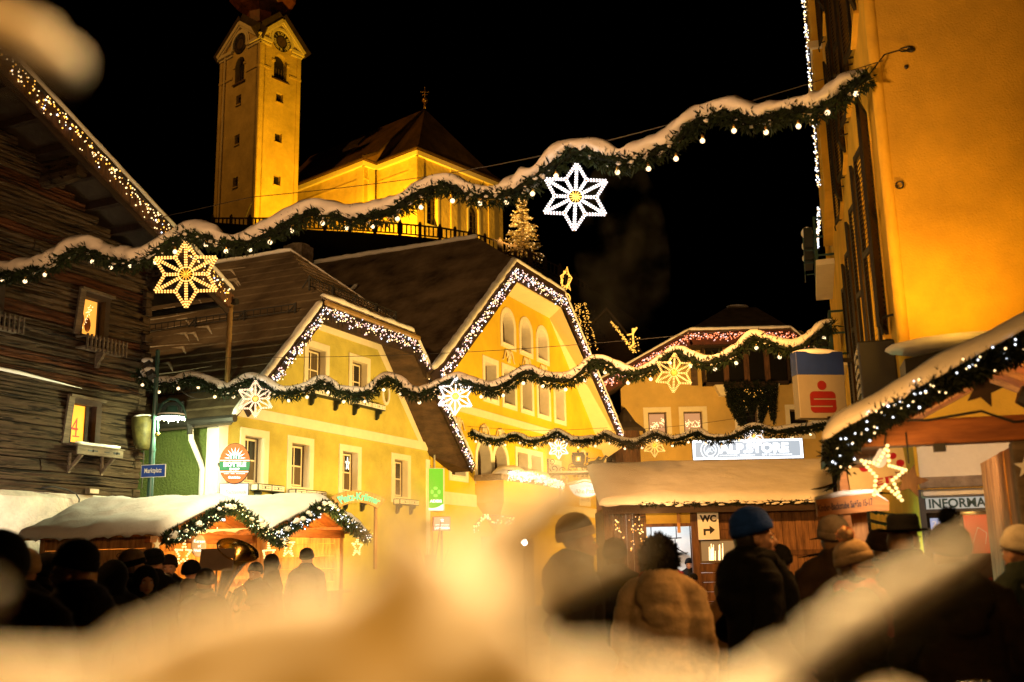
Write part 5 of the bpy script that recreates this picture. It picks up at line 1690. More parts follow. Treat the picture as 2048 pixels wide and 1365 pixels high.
mid = [(276, 742), (290, 757), (312, 768), (345, 766), (385, 757), (420, 770), (455, 782), (495, 760), (520, 766), (560, 786), (610, 780), (645, 763), (680, 783), (730, 788), (762, 765), (775, 758), (795, 766), (830, 788), (870, 779), (905, 761), (935, 766), (985, 778), (1020, 764), (1055, 744), (1090, 758), (1135, 760), (1165, 744), (1185, 724), (1215, 728), (1255, 748), (1300, 739), (1330, 719), (1350, 704), (1400, 724), (1440, 719), (1480, 700), (1506, 676), (1530, 684), (1580, 698), (1620, 684), (1650, 655), (1668, 648)]
garland('garland', 'middle snow-covered fir garland, running from the log house past the golden gable', dline(mid, (20.6, 17.2)), .11, bulb_r=.034, bulb_step=.43, dens=620, ln=.11, snow_r=.074, seed=5,
        cable=[(at(430, 716, 20.3), at(1480, 660, 17.8), .15), (at(355, 775, 20.5), at(415, 796, 21.2), .1)])
far = [(941, 864), (955, 872), (985, 881), (1010, 879), (1030, 871), (1060, 884), (1095, 877), (1115, 867), (1150, 883), (1190, 879), (1208, 871), (1214, 871), (1240, 883), (1275, 886), (1308, 869), (1350, 881), (1393, 867), (1420, 878), (1460, 876), (1508, 855), (1550, 864), (1600, 858), (1650, 850), (1720, 846)]
garland('garland', 'farthest snow-covered fir garland, hanging low in front of the store sign', dline(far, (31.5, 27)), .12, bulb_r=.036, bulb_step=.5, dens=420, ln=.13, snow_r=.068, seed=8,
        cable=[(at(935, 853, 31.4), at(1215, 856, 30.2), .1), (at(1215, 862, 30.2), at(1560, 822, 28), .1)])

def star_proto(core, rope, brightness):
    """six-pointed star of rope light with spokes and bulbs; unit outer radius, in the xz plane"""
    t = thing('star_light', None, 'star light')
    O = [V((math.sin(k * math.pi / 3), 0, math.cos(k * math.pi / 3))) for k in range(6)]
    I = [V((math.sin((k + .5) * math.pi / 3), 0, math.cos((k + .5) * math.pi / 3))) * .585 for k in range(6)]
    segs = []
    for k in range(6):
        segs += [(O[k], I[k]), (I[k], O[(k + 1) % 6]), (O[k] * .17, O[k] * .93), (I[k] * .3, I[k] * .95)]
    gr, gf, gb = G(), G(), G()
    for a, b in segs:
        gf.tube([a + V((0, .03, 0)), b + V((0, .03, 0))], .017, 5)
        d = (b - a).normalized()
        n = V((d.z, 0, -d.x)) * .024
        for s in (-1, 1):
            gr.tube([a.lerp(b, .03) + n * s, a.lerp(b, .97) + n * s], .016, 5)
        m = int((b - a).length / .075)
        for i in range(m):
            p = a.lerp(b, (i + .5) / m)
            for s in (-1, 1):
                gb.ball(p + n * s * 1.1 + V((0, -.014, 0)), .0235, 6, 4)
    ob('frame', gf, M_['gold_fig'], t)
    ob('rope_light', gr, rope, t)
    ob('bulbs', gb, core, t, kind='stuff')
    gh = G()
    for k in range(12):
        a = k * math.pi / 6
        gh.tube([(0, 0, 0), (.17 * math.sin(a), -.02, .17 * math.cos(a))], .014, 4)
    gh.ball((0, 0, 0), .05, 8, 6)
    ob('hub', gh, M_['gold_fig'], t)
    ob('hanger', G().tube([(0, 0, .98), (0, 0, 1.18)], .012, 5), M_['iron'], t)
    return t
_pw = star_proto(glow('star_bulb_gold', (1, .58, .15), 2.5), glow('star_rope_gold', (1.0, .33, .02), .5), 1)
_pc = star_proto(glow('star_bulb_white', (1.0, .93, .92), 3.0), glow('star_rope_white', (.75, .60, .66), .4), 1)
_pp = star_proto(glow('star_bulb_rose', (1.0, .74, .48), 2.6), glow('star_rope_rose', (1.0, .44, .2), .5), 1)
stars = [
    (_pw, 372, 549, tdep(372), 72, -3, 'large golden star light hanging from the left half of the top garland', 9),
    (_pc, 1151, 394, tdep(1151), 75, 4, 'large white star light hanging from the middle of the top garland', 16),
    (_pp, 511, 798, 19.9, 38, -2, 'rosy star light hanging before the roof corner of the pale house', 8),
    (_pc, 911, 793, 19.0, 39, 3, 'white star light hanging before the dark overhang between pale and golden house', 12),
    (_pw, 1348, 746, 17.9, 41, 5, 'golden star light hanging in front of the apricot gable', 8),
    (_pc, 1117, 897, 30.6, 22, 0, 'small whitish star light before the golden house, above the coach sign', 6),
    (_pw, 1309, 891, 29.8, 24, 2, 'small yellow star light between the golden house and the store sign', 6),
    (_pc, 1507, 872, 28.9, 25, 0, 'small white star light overlapping the bright store sign', 6)]
_used = set()
for proto, u, v, d, rp, tilt, label, pw in stars:
    t = proto if proto.name not in _used else copy_tree(proto)
    _used.add(proto.name)
    c = at(u, v, d)
    s = rp / FPX * d * 1.0
    yaw = math.atan2(c.x, c.y)
    t.matrix_world = Matrix.Translation(c) @ Matrix.Rotation(-yaw * .6, 4, 'Z') @ Matrix.Rotation(math.radians(tilt), 4, 'Y') @ Matrix.Diagonal((s, s, s, 1))
    props(t, label, 'star light', 'star lights hung under the garlands')
    col = (1, .62, .2) if proto is _pw else (1.0, .86, .70)
    lamp('star_lamp', c + V((0, -.12, 0)), None, pw * (d / 18), col, .2)

# ------------------------------------------------------------------ street lamp and street sign
def street_lamp():
    D = 20.1
    p0 = at(300, 990, D)
    base = V((p0.x, p0.y, 0))
    t = thing('street_lamp', 'green street lamp with curved arm and icicles beside the log house', 'street lamp', loc=base)
    x = 0
    def L(u, v): return at(u, v, D) - base
    zt = L(311, 700).z
    ob('pole', G().tube([(0, 0, 0), (0, 0, 1.0), (0, 0, L(305, 900).z), (0, 0, L(305, 880).z), (0, 0, zt)], [.085, .07, .06, .05, .042], 12), M_['lamp_green'], t)
    ob('collar', G().tube([(0, 0, L(306, 840).z), (0, 0, L(306, 828).z)], .07, 12), M_['lamp_green'], t)
    ob('collar', G().tube([(0, 0, L(306, 900).z - .03), (0, 0, L(306, 900).z + .03)], .068, 12), M_['lamp_green'], t)
    a = [L(u, v) for u, v in ((315, 868), (315, 845), (318, 822), (326, 806), (340, 798), (354, 800), (365, 812), (370, 826), (371, 838))]
    for q in a: q.y = 0
    ob('arm', G().tube(a, .028, 8).bar(a[1], (0, 0, a[1].z), .03).bar(a[0] + V((0, 0, .04)), (0, 0, a[0].z + .04), .025), M_['lamp_green'], t, smooth=True)
    ob('arm_knob', G().ball(a[0], .04, 8, 6), M_['gold_fig'], t)
    c = L(343, 832); c.y = 0
    ob('shade', G().lathe([(.02, .2), (.1, .19), (.13, .1), (.15, .06), (.27, .0), (.28, -.02), (.26, -.03)], c, 20), M_['lamp_green'], t, smooth=True)
    ob('snow', G().lathe([(.15, .05), (.27, .03), (.285, -.0)], c, 20), M_['snow'], t, smooth=True)
    ob('lens', G().lathe([(.25, -.03), (.17, -.07), (.0, -.1)], c, 16), glow('lamp_lens', (.82, 1.0, .95), 7), t)
    ob('upper_lens', G().lathe([(.105, .13), (.12, .10)], c, 16), glow('lamp_ring', (.75, .95, 1.0), 4), t)
    for k in range(18):
        an = k * .349
        g = G().tube([c + V((.26 * math.cos(an), .26 * math.sin(an), -.02)), c + V((.26 * math.cos(an), .26 * math.sin(an), -.06 - .07 * rnd.random()))], [.012, .002], 5)
        ob('icicle', g, M_['snow'], t)
    # two small snowy spotlights at the top of the pole
    for k, (dx, dz) in enumerate(((-.16, -.32), (-.1, -.5))):
        q = ob('spotlight', G().lathe([(.0, -.1), (.09, -.08), (.13, .05), (.12, .08), (0, .08)], (dx, 0, zt + dz), 10, M=Matrix.Rotation(math.radians(60), 3, 'Y')), M_['iron'], t)
        ob('snow', G().ball((dx - .03, -.02, zt + dz + .1), (.12, .1, .06), 9, 6), M_['snow'], q, smooth=True)
    w = V((base.x, base.y, 0)) + c
    lamp('street_lamp_light', w + V((0, 0, -.16)), None, 400, (.90, 1.0, .52), .12)
    # enamel street sign on the pole
    s = L(310, 943)
    t2 = thing('street_sign', 'blue enamel street name sign on the green lamp post', 'street sign', loc=base + V((s.x, -.08, s.z)))
    X = Matrix.Rotation(math.radians(-14), 4, 'Z')
    me = G().box(-.27, -.012, -.125, .27, .0, .125).mesh('plate', [M_['white']])
    me.transform(X); ob('plate', me, None, t2)
    me = G().box(-.258, -.017, -.113, .258, -.0125, .113).mesh('field', [mat('enamel_blue', (.02, .06, .36), .35, .05, 3)])
    me.transform(X); ob('field', me, None, t2)
    g = G()
    put_text(g, 'Marktplatz', Matrix.Translation((0, -.0185, -.005)), width=.38, height=.125, bold=.015)
    me = g.mesh('lettering', [M_['white']]); me.transform(X); ob('lettering', me, None, t2)
street_lamp()

# ------------------------------------------------------------------ signs
def round_sign():
    """oval lit shop sign hung out from the corner of the pale house"""
    c = at(470, 928, 21.2)
    X = Matrix.Translation(c) @ Matrix.Rotation(math.radians(12), 4, 'Z')
    t = thing('shop_sign', 'lit oval orange and green shop sign on the corner of the pale house', 'shop sign', X)
    W, H = .31, .42
    ell = [(W * math.cos(k * math.pi / 20), H * math.sin(k * math.pi / 20)) for k in range(40)]
    g = G().extrude([(x, -.07, z) for x, z in ell], (0, .14, 0))
    ob('case', g, M_['black'], t, norm=True)
    def clip(z0, z1, k=.97):
        return [(W * k * math.cos(a), H * k * math.sin(a)) for a in [k2 * math.pi / 60 for k2 in range(120)] if z0 <= H * k * math.sin(a) <= z1]
    org, grn, wht = glow('sign_orange', (.95, .17, .012), .95, True), glow('sign_green', (.0, .30, .09), .9), glow('sign_white', (1, 1, .92), 2.4)
    g = G().extrude([(x, -.075, z) for x, z in clip(-.5, .5)], (0, .004, 0))
    ob('face', g, org, t, norm=True)
    g = G()
    pts = sorted(clip(-.165, .055), key=lambda p: math.atan2(p[1] + .05, p[0]))
    g.extrude([(x, -.079, z) for x, z in pts], (0, .003, 0))
    ob('green_band', g, grn, t, norm=True)
    g = G().box(-W * .95, -.081, .055, W * .95, -.078, .068).box(-W * .9, -.081, -.18, W * .9, -.078, -.167)
    # rays behind the bottles
    n = 9
    for k in range(n):
        a0 = math.pi * (.03 + .94 * k / (n - 1))
        for da in (-.12, .12):
            g.add([(.0, -.082, .1), (.09 * math.cos(a0 - .2), -.082, .1 + .09 * math.sin(a0 - .2)), (.22 * math.cos(a0), -.082, .09 + .25 * math.sin(a0)), (.09 * math.cos(a0 + .2), -.082, .1 + .09 * math.sin(a0 + .2))], [(0, 1, 2, 3)])
    ob('rays', g, wht, t)
    g = G()
    for k in range(5):
        x = -.1 + k * .05
        h2 = .1 + .06 * (1 - abs(k - 2) / 2)
        g.box(x - .016, -.086, .085, x + .016, -.0835, .085 + h2 * .6).box(x - .007, -.086, .085 + h2 * .6, x + .007, -.0835, .085 + h2)
    ob('bottles', g, glow('sign_bottle_green', (.01, .32, .16), .8), t)
    g = G()
    put_text(g, 'BOTTLE', Matrix.Translation((0, -.084, -.02)), width=.45, height=.1, bold=.06)
    put_text(g, 'SHOP', Matrix.Translation((0, -.084, -.118)), width=.2, height=.05, bold=.03)
    put_text(g, 'WEIN . BIER . SCHNAPS', Matrix.Translation((0, -.084, -.21)), width=.42, height=.018, bold=.02)
    put_text(g, 'Getränke', Matrix.Translation((0, -.084, -.285)), width=.24, height=.05, bold=.04)
    ob('lettering', g, wht, t)
    ob('arm', G().bar((-.33, .0, .0), (-.33, .6, 0), .04), M_['iron'], t)
    lamp('shop_sign_light', X @ V((-.15, .25, -.1)), None, 40, (1.0, .92, .62), .15)
    c = at(468, 985, 21.6)
    X = Matrix.Translation(c) @ Matrix.Rotation(math.radians(12), 4, 'Z')
    t = thing('shop_sign', 'plain white square sign with faint script under the oval sign', 'shop sign', X)
    ob('frame', G().box(-.3, -.03, -.17, .3, .03, .19), M_['iron'], t)
    ob('face', G().box(-.285, -.036, -.155, .285, -.031, .175), glow('white_sign_face', (1, .98, .85), 1.0), t)
    g = G()
    put_text(g, 'Trachtenmode', Matrix.Translation((.04, -.038, 0)), width=.42, height=.07, bold=0, shear=.35)
    ob('lettering', g, mat('grey_ink', (.2, .2, .18), .6, 0), t)
round_sign()

def arch_sign():
    c = at(719, 992, 25.2)
    X = Matrix.Translation(c) @ Matrix.Rotation(math.radians(48), 4, 'Z') @ Matrix.Diagonal((1.2, 1, .8, 1))
    t = thing('shop_sign', 'arched wooden board with glowing green old-style lettering', 'shop sign', X)
    R = 1.0
    g = G()
    n = 18
    out = [((R + .16) * math.sin(a), (R + .16) * math.cos(a) - R) for a in [(-.66 + 1.32 * k / n) for k in range(n + 1)]]
    inn = [((R - .2) * math.sin(a), (R - .2) * math.cos(a) - R) for a in [(.66 - 1.32 * k / n) for k in range(n + 1)]]
    g.extrude([(x, 0, z) for x, z in out + inn], (0, .06, 0))
    ob('board', g, M_['wood_stall2'], t, norm=True)
    g = G()
    put_text(g, 'Platz-Krämer', Matrix.Translation((0, -.02, -.02)), width=1.12, height=.24, bold=.035, arc=R)
    ob('lettering', g, glow('green_neon', (.12, 1.0, .36), 1.15), t)
    for x in (-.5, .5):
        ob('prop', G().bar((x, .1, -.3), (x, .1, -2.2), .06, up=(1, 0, 0)), M_['wood_stall'], t)
    lamp('arch_sign_light', X @ V((.2, -1.0, -.9)), X @ V((0, 0, 0)), 3, (1, .72, .15), .1, 130)
arch_sign()

def green_sign():
    c = FB @ V((9.75, -.75, 3.55))
    X = Matrix.Translation(c) @ Matrix.Rotation(math.radians(22), 4, 'Z')
    A, B = at(856, 938, c.y), at(886, 1021, c.y)
    W, Hh = (B.x - A.x) / math.cos(math.radians(22)), A.z - B.z
    m = (A + B) / 2
    X = Matrix.Translation(m) @ Matrix.Rotation(math.radians(22), 4, 'Z')
    t = thing('shop_sign', 'tall lit green sign with clover emblem between pale and golden house', 'shop sign', X)
    w, h = W / 2, Hh / 2
    ob('case', G().box(-w - .02, -.0, -h - .02, w + .05, .22, h + .02), M_['trim_white'], t, bevel=.01)
    grn, wht, lt = glow('sign_lime', (.16, .62, .02), 1.0, True), glow('sign_pure_white', (1, 1, .9), 1.4), glow('sign_clover', (.36, .85, .10), 1.15)
    ob('face', G().box(-w, -.01, -h, w, -.002, h), grn, t)
    g = G()
    for k in range(4):
        a = math.pi / 4 + k * math.pi / 2
        d = V((math.cos(a), 0, math.sin(a))) * w * .34
        for s in (-1, 1):
            e = V((math.cos(a + s * .62), 0, math.sin(a + s * .62))) * w * .46
            q = [(e.x + w * .2 * math.cos(j * .5236), -.016, -.12 * h + e.z + w * .2 * math.sin(j * .5236)) for j in range(12)]
            g.extrude(q, (0, .004, 0))
    ob('clover', g, lt, t, norm=True)
    g = G()
    put_text(g, 'ADEG', Matrix.Translation((0, -.02, -h * .56)), width=w * 1.6, height=h * .15, bold=.06)
    ob('lettering', g, wht, t)
    g = G()
    n = 10
    q = [(-w, -h), (w, -h)] + [(w - 2 * w * k / n, -h + (.36 - .24 * math.sin(k / n * 2.2)) * h * .85) for k in range(n + 1)]
    g.extrude([(x, -.014, z) for x, z in q], (0, .003, 0))
    ob('swoosh', g, wht, t, norm=True)
    ob('bracket', G().bar((0, .1, h), (0, .1, h + .5), .05, up=(1, 0, 0)), M_['steel'], t)
    lamp('green_sign_light', X @ V((-.6, -.25, 0)), None, 22, (.35, 1.0, .05), .2)
    # small pink lit sign with a folded emblem lower down
    A, B = at(866, 1034, 29.5), at(902, 1062, 29.5)
    m = (A + B) / 2
    X = Matrix.Translation(m) @ Matrix.Rotation(math.radians(18), 4, 'Z')
    w, h = (B.x - A.x) / 2, (A.z - B.z) / 2
    t = thing('shop_sign', 'small glowing pink lottery sign below the green clover sign', 'shop sign', X)
    ob('case', G().box(-w, 0, -h, w, .12, h), M_['red'], t, bevel=.02)
    ob('face', G().box(-w + .015, -.008, -h + .015, w - .015, 0, h - .015), glow('sign_pink', (.95, .30, .22), 1.0, True), t)
    g = G()
    put_text(g, 'LOTTERIEN', Matrix.Translation((0, -.014, -h * .6)), width=w * 1.7, height=h * .32, bold=.05)
    put_text(g, 'ÖSTERREICHISCHE', Matrix.Translation((0, -.014, -h * .15)), width=w * 1.6, height=h * .15, bold=.03)
    for k in range(4):
        a = k * math.pi / 2 + .4
        g.add([(0, -.013, h * .45), (w * .22 * math.cos(a), -.013, h * .45 + w * .22 * math.sin(a)), (w * .2 * math.cos(a + .9), -.013, h * .45 + w * .2 * math.sin(a + .9))], [(0, 1, 2)])
    ob('lettering', g, glow('sign_pinkwhite', (1, .85, .95), 2.2), t)
    ob('post', G().bar((0, .06, -h), (0, .06, -m.z), .06, up=(1, 0, 0)), M_['iron'], t)
green_sign()

def inn_sign():
    s0, z0 = 18.75, 4.95
    X = FB @ Matrix.Translation((s0, 0, 4.75)) @ Matrix.Rotation(math.radians(-68), 4, 'Z')
    # local x now points out over the street; width set from the photo
    t = thing('inn_sign', 'wrought iron inn sign with black coach and horses over a lit white shield', 'inn sign', X)
    L = 2.35
    g = G().tube([(0, 0, .6), (0, 0, -1.0)], .05, 6)
    ob('wall_bar', g, M_['iron'], t)
    ob('beam', G().box(0, -.05, -.04, L, .05, .05), M_['iron'], t)
    ob('beam_snow', G().tube([(.05, 0, .07), (L * .5, 0, .08), (L, 0, .06)], [.04, .055, .04], 7), M_['snow'], t, smooth=True)
    def curl(cx, cz, r, turns, a0, s=1):
        return [(cx + s * r * (1 - k / 26) * math.cos(a0 + k * turns * 6.28 / 22), 0, cz + r * (1 - k / 26) * math.sin(a0 + k * turns * 6.28 / 22)) for k in range(22)]
    g = G()
    for cx, cz, r, a0, s in ((.25, .22, .17, 3.1, 1), (.55, .16, .12, 0, 1), (.22, -.25, .2, 1.5, 1), (.6, -.28, .22, 1.6, -1), (.3, -.7, .2, 3.6, 1), (L - .12, .12, .1, 3, -1), (.18, .5, .11, 4, 1), (.85, .14, .09, 2, 1)):
        ob('scroll', G().tube(curl(cx, cz, r, 1.4, a0, s), .018, 5), M_['iron'], t)
    for k in range(9):
        ob('scroll', G().tube(curl(1.0 + k * .16, -.07, .05, 1.0, 3.1), .014, 4), M_['iron'], t)
    g.tube([(0, 0, -.9), (.3, 0, -.55), (.75, 0, -.1)], .022, 5)
    ob('brace', g, M_['iron'], t)
    # coach
    b = .1
    g = G()
    body = [(1.02, b + .22), (1.34, b + .2), (1.42, b + .34), (1.44, b + .6), (1.38, b + .66), (.98, b + .66), (.92, b + .6), (.94, b + .36)]
    g.extrude([(x, -.1, z) for x, z in body], (0, .2, 0), holes=[[(x, -.1, z) for x, z in rect(1.08, 1.28, b + .36, b + .58)]])
    g.box(.95, -.08, b + .66, 1.4, .08, b + .71).octa((1.18, 0, b + .76), .06)
    g.box(.86, -.06, b + .14, 1.5, .06, b + .19)
    coach = ob('coach', g, M_['iron'], t, norm=True)
    ob('coach_lantern', G().ball((1.18, 0, b + .47), (.05, .03, .08), 8, 6), M_['bulb_warm'], coach)
    for wx, wr in ((.95, .15), (1.42, .12)):
        g = G().tube([(wx + wr * math.cos(k * .4488), 0, b + wr + .0 + wr * math.sin(k * .4488)) for k in range(14)], .02, 5, closed=True)
        for k in range(6):
            g.tube([(wx, 0, b + wr), (wx + wr * math.cos(k * 1.05), 0, b + wr + wr * math.sin(k * 1.05))], .01, 4)
        ob('wheel', g, M_['iron'], coach)
    g = G()
    g.tube([(1.5, 0, b + .35), (1.52, 0, b + .55)], [.05, .035], 6).ball((1.52, 0, b + .62), .045, 7, 5).tube([(1.5, 0, b + .5), (1.62, 0, b + .47)], .02, 5).box(1.47, -.04, b + .66, 1.57, .04, b + .7)
    ob('coachman', g, M_['iron'], coach, smooth=False)
    for k, hx in enumerate((1.72, 1.98)):
        g = G()
        o = k * .04
        z = b + .3 + o
        g.ball((hx, 0, z), (.17, .07, .085), 10, 7)
        g.tube([(hx + .12, 0, z + .03), (hx + .22, 0, z + .16), (hx + .24, 0, z + .22)], [.065, .05, .04], 7)
        g.tube([(hx + .22, 0, z + .22), (hx + .33, 0, z + .17)], [.04, .022], 6)
        for q in ((.1, -.06, .22, -.12, .16, -.24), (.12, -.06, .08, -.17, .14, -.29), (-.12, -.05, -.18, -.15, -.1, -.26), (-.14, -.04, -.24, -.14, -.22, -.28)):
            g.tube([(hx + q[0], 0, z + q[1]), (hx + q[2], 0, z + q[3]), (hx + q[4], 0, z + q[5])], [.035, .02, .016], 5)
        g.tube([(hx - .16, 0, z + .04), (hx - .25, 0, z + .02), (hx - .28, 0, z - .12)], [.02, .03, .008], 5)
        ob('horse', g, M_['iron'], t)
    g = G().tube([(1.5, 0, b + .44), (1.8, 0, b + .48), (2.2, 0, b + .52)], .008, 4)
    ob('reins', g, M_['iron'], t)
    # lit shield
    q = [(.75, -.42), (1.05, -.36), (1.4, -.27), (1.75, -.36), (2.05, -.42), (1.98, -.62), (1.85, -.8), (1.6, -.9), (1.4, -.92), (1.2, -.9), (.95, -.8), (.82, -.62)]
    g = G().extrude([(x, -.08, z) for x, z in q], (0, .16, 0))
    sh = ob('shield', g, M_['gold_fig'], t, norm=True)
    qi = [(1.4 + (x - 1.4) * .94, -.62 + (z + .62) * .9) for x, z in q]
    for y in (-.088, .082):
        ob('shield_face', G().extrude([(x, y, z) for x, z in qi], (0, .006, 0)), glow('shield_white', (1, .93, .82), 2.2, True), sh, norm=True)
    g = G()
    put_text(g, 'Alte Post', Matrix.Translation((1.4, -.093, -.66)), width=.78, height=.17, bold=.02)
    put_text(g, 'GASTHOF', Matrix.Translation((1.4, -.093, -.48)), width=.4, height=.07, bold=.0)
    ob('lettering', g, mat('bronze_letter', (.45, .30, .16), .6, 0), sh)
    pt = [(.7, 0, -.4), (1.0, 0, -.32), (1.4, 0, -.22), (1.8, 0, -.32), (2.1, 0, -.4)]
    ob('shield_snow', G().tube(pt, [.05, .075, .09, .075, .05], 8), M_['snow'], sh, smooth=True)
    ob('chain', G().tube([(1.05, 0, -.04), (1.0, 0, -.36)], .012, 4).tube([(1.8, 0, -.04), (1.82, 0, -.36)], .012, 4), M_['iron'], t)
    lamp('inn_sign_light', X @ V((1.4, -.35, -.65)), None, 40, (1, .85, .6), .15)
inn_sign()

def store_sign():
    x0, x1, z0, z1 = 8.15, 13.23, 5.9, 6.84
    X = Matrix.Translation(((x0 + x1) / 2, 46.9, (z0 + z1) / 2))
    t = thing('store_sign', 'wide grey and white illuminated store sign on the apricot house', 'store sign', X)
    w, h = (x1 - x0) / 2, (z1 - z0) / 2
    ob('case', G().box(-w, 0, -h, w, .1, h), M_['iron'], t)
    wht, gry = glow('store_white', (.95, .98, 1.0), 2.2, True), glow('store_grey', (.44, .50, .56), 1.15, True)
    ob('border', G().box(-w + .02, -.008, -h + .02, w - .02, -.001, h - .02), wht, t)
    ob('field', G().box(-w + .14, -.014, -h + .12, w - .14, -.009, h - .12), gry, t)
    g = G()
    put_text(g, 'ALP.STORE', Matrix.Translation((.27, -.02, .05)), width=3.2, height=.46, bold=.05)
    put_text(g, 'EST 2019', Matrix.Translation((.95, -.02, -.26)), width=.62, height=.07, bold=.02)
    for a, b in ((-1.3, -.5), (-.38, .3), (1.3, 2.0)):
        g.box(a, -.021, -.275, b, -.019, -.25)
    ob('lettering', g, wht, t)
    g = G()
    for r0, r1 in ((.40, .43), (.26, .285)):
        n = 28
        for k in range(n):
            a, b = 2 * math.pi * k / n, 2 * math.pi * (k + 1) / n
            g.add([(-1.73 + r * math.cos(q), -.021, r * math.sin(q)) for r, q in ((r0, a), (r1, a), (r1, b), (r0, b))], [(0, 1, 2, 3)])
    for q in ([(-.2, -.12), (-.05, .08), (.0, .02), (.08, .14), (.2, -.06)], [(-.14, -.16), (-.02, -.02), (.1, -.1)]):
        g.tube([(-1.73 + x, -.021, z) for x, z in q], .014, 4)
    put_text(g, 'ALPIN', Matrix.Translation((-1.73, -.021, .335)), width=.3, height=.06, bold=.02)
    put_text(g, 'OUTDOOR', Matrix.Translation((-1.73, -.021, -.335)), width=.3, height=.05, bold=.02)
    ob('emblem', g, wht, t)
    lamp('store_sign_light', X @ V((0, -.9, -.1)), X @ V((0, .2, -.3)), 25, (.95, .92, .95), .3, 165, .9)
store_sign()

def bank_sign():
    D = 16.4
    A, B, C2 = at(1586, 706, D), at(1684, 700, D), at(1600, 838, D)
    w, h = (B.x - A.x) / 2, (A.z - C2.z) / 2
    c = at(1638, 772, D)
    X = Matrix.Translation(c) @ Matrix.Rotation(math.radians(8), 4, 'Z')
    t = thing('bank_sign', 'hanging box sign, blue over white with a red slotted bank emblem', 'bank sign', X)
    ob('case', G().box(-w, -.1, -h, w, .12, h), mat('dull_white_sign', (.17, .15, .12), .6, .06, 3), t, bevel=.012)
    ob('blue_band', G().box(-w - .003, -.106, h * .3, w + .003, .124, h + .004), M_['blue'], t, bevel=.008)
    ob('snow_cap', G().add(*(lambda g: (g.v, g.f))(G().ball((0, .01, h), (w * 1.02, .14, .07), 18, 8))), M_['snow'], t, smooth=True)
    r = .19 * w
    g = G()
    g.extrude([(r * math.cos(k * math.pi / 14), -.108, -.02 * h + r * math.sin(k * math.pi / 14)) for k in range(28)], (0, .006, 0))
    # slotted S: rounded block cut by two slits
    W2, top, bot, s = .54 * w, -.2 * h, -.84 * h, .022
    H3 = top - bot
    z1, z2 = top - H3 * .36, top - H3 * .70
    def rr(x0, x1, za, zb, rad, corners):
        pts = []
        for (cx, cz2, a0, on) in ((x1, zb, 0, corners[0]), (x0, zb, 90, corners[1]), (x0, za, 180, corners[2]), (x1, za, 270, corners[3])):
            if on:
                ox, oz = (x1 - rad if cx == x1 else x0 + rad), (zb - rad if cz2 == zb else za + rad)
                pts += [(ox + rad * math.cos(math.radians(a0 + k * 22.5)), oz + rad * math.sin(math.radians(a0 + k * 22.5))) for k in range(5)]
            else:
                pts.append((cx, cz2))
        return pts
    for (x0, x1, za, zb, co) in ((-W2, W2, z1 + s / 2, top, (1, 1, 0, 0)), (-W2, -W2 + .28 * W2, z1 - s / 2, z1 + s / 2, (0, 0, 0, 0)), (-W2, W2, z2 + s / 2, z1 - s / 2, (0, 0, 0, 0)), (W2 - .28 * W2, W2, z2 - s / 2, z2 + s / 2, (0, 0, 0, 0)), (-W2, W2, bot, z2 - s / 2, (0, 0, 1, 1))):
        g.extrude([(x, -.108, z) for x, z in rr(x0, x1, za, zb, .07, co)], (0, .006, 0))
    ob('emblem', g, mat('emblem_red', (.13, .004, .004), .5, .06, 4), t, norm=True)
    ob('arm', G().bar((w, .02, h * .8), (w + .8, .1, h * .8), .06).bar((w, .02, -h * .7), (w + .8, .1, -h * .7), .06), M_['iron'], t)
bank_sign()
# ------------------------------------------------------------------ market stalls
def snow_sheet(name, parent, base, nu, nv, th, seed, m=None, edge=.12, amp=.3, drip=0.0):
    """thick blanket of snow over a roof; base(u, v) gives the roof point for u, v in 0..1"""
    vs, fs = [], []
    for j in range(nv + 1):
        for i in range(nu + 1):
            u, v = i / nu, j / nv
            p = base(u, v)
            e = min(u, 1 - u) / edge
            f = min(v, 1 - v) / edge
            k = min(1, max(0, min(e, f)))
            k = math.sqrt(max(0, 1 - (1 - k) ** 2))
            h = th * (.25 + .75 * k) * (1 + amp * noise.noise(p * 1.3 + V((seed, 0, 0))) + amp * .4 * noise.noise(p * 5 + V((seed, 1, 0))))
            vs.append(p + V((0, 0, h)))
    n0 = len(vs)
    for j in range(nv + 1):
        for i in range(nu + 1):
            p = base(i / nu, j / nv)
            d = drip * max(0, noise.noise(p * 7 + V((seed, 5, 1)))) if (i in (0, nu) or j in (0, nv)) else 0
            vs.append(p + V((0, 0, -.004 - d)))
    W = nu + 1
    for j in range(nv):
        for i in range(nu):
            a = j * W + i
            fs.append((a, a + 1, a + W + 1, a + W))
            fs.append((n0 + a, n0 + a + W, n0 + a + W + 1, n0 + a + 1))
    for i in range(nu):
        fs.append((i, n0 + i, n0 + i + 1, i + 1))
        b = nv * W + i
        fs.append((b, b + 1, n0 + b + 1, n0 + b))
    for j in range(nv):
        a = j * W
        fs.append((a, a + W, n0 + a + W, n0 + a))
        a = j * W + nu
        fs.append((a, n0 + a, n0 + a + W, a + W))
    return ob(name, G().add(vs, fs), m or M_['snow'], parent, smooth=True, norm=True)

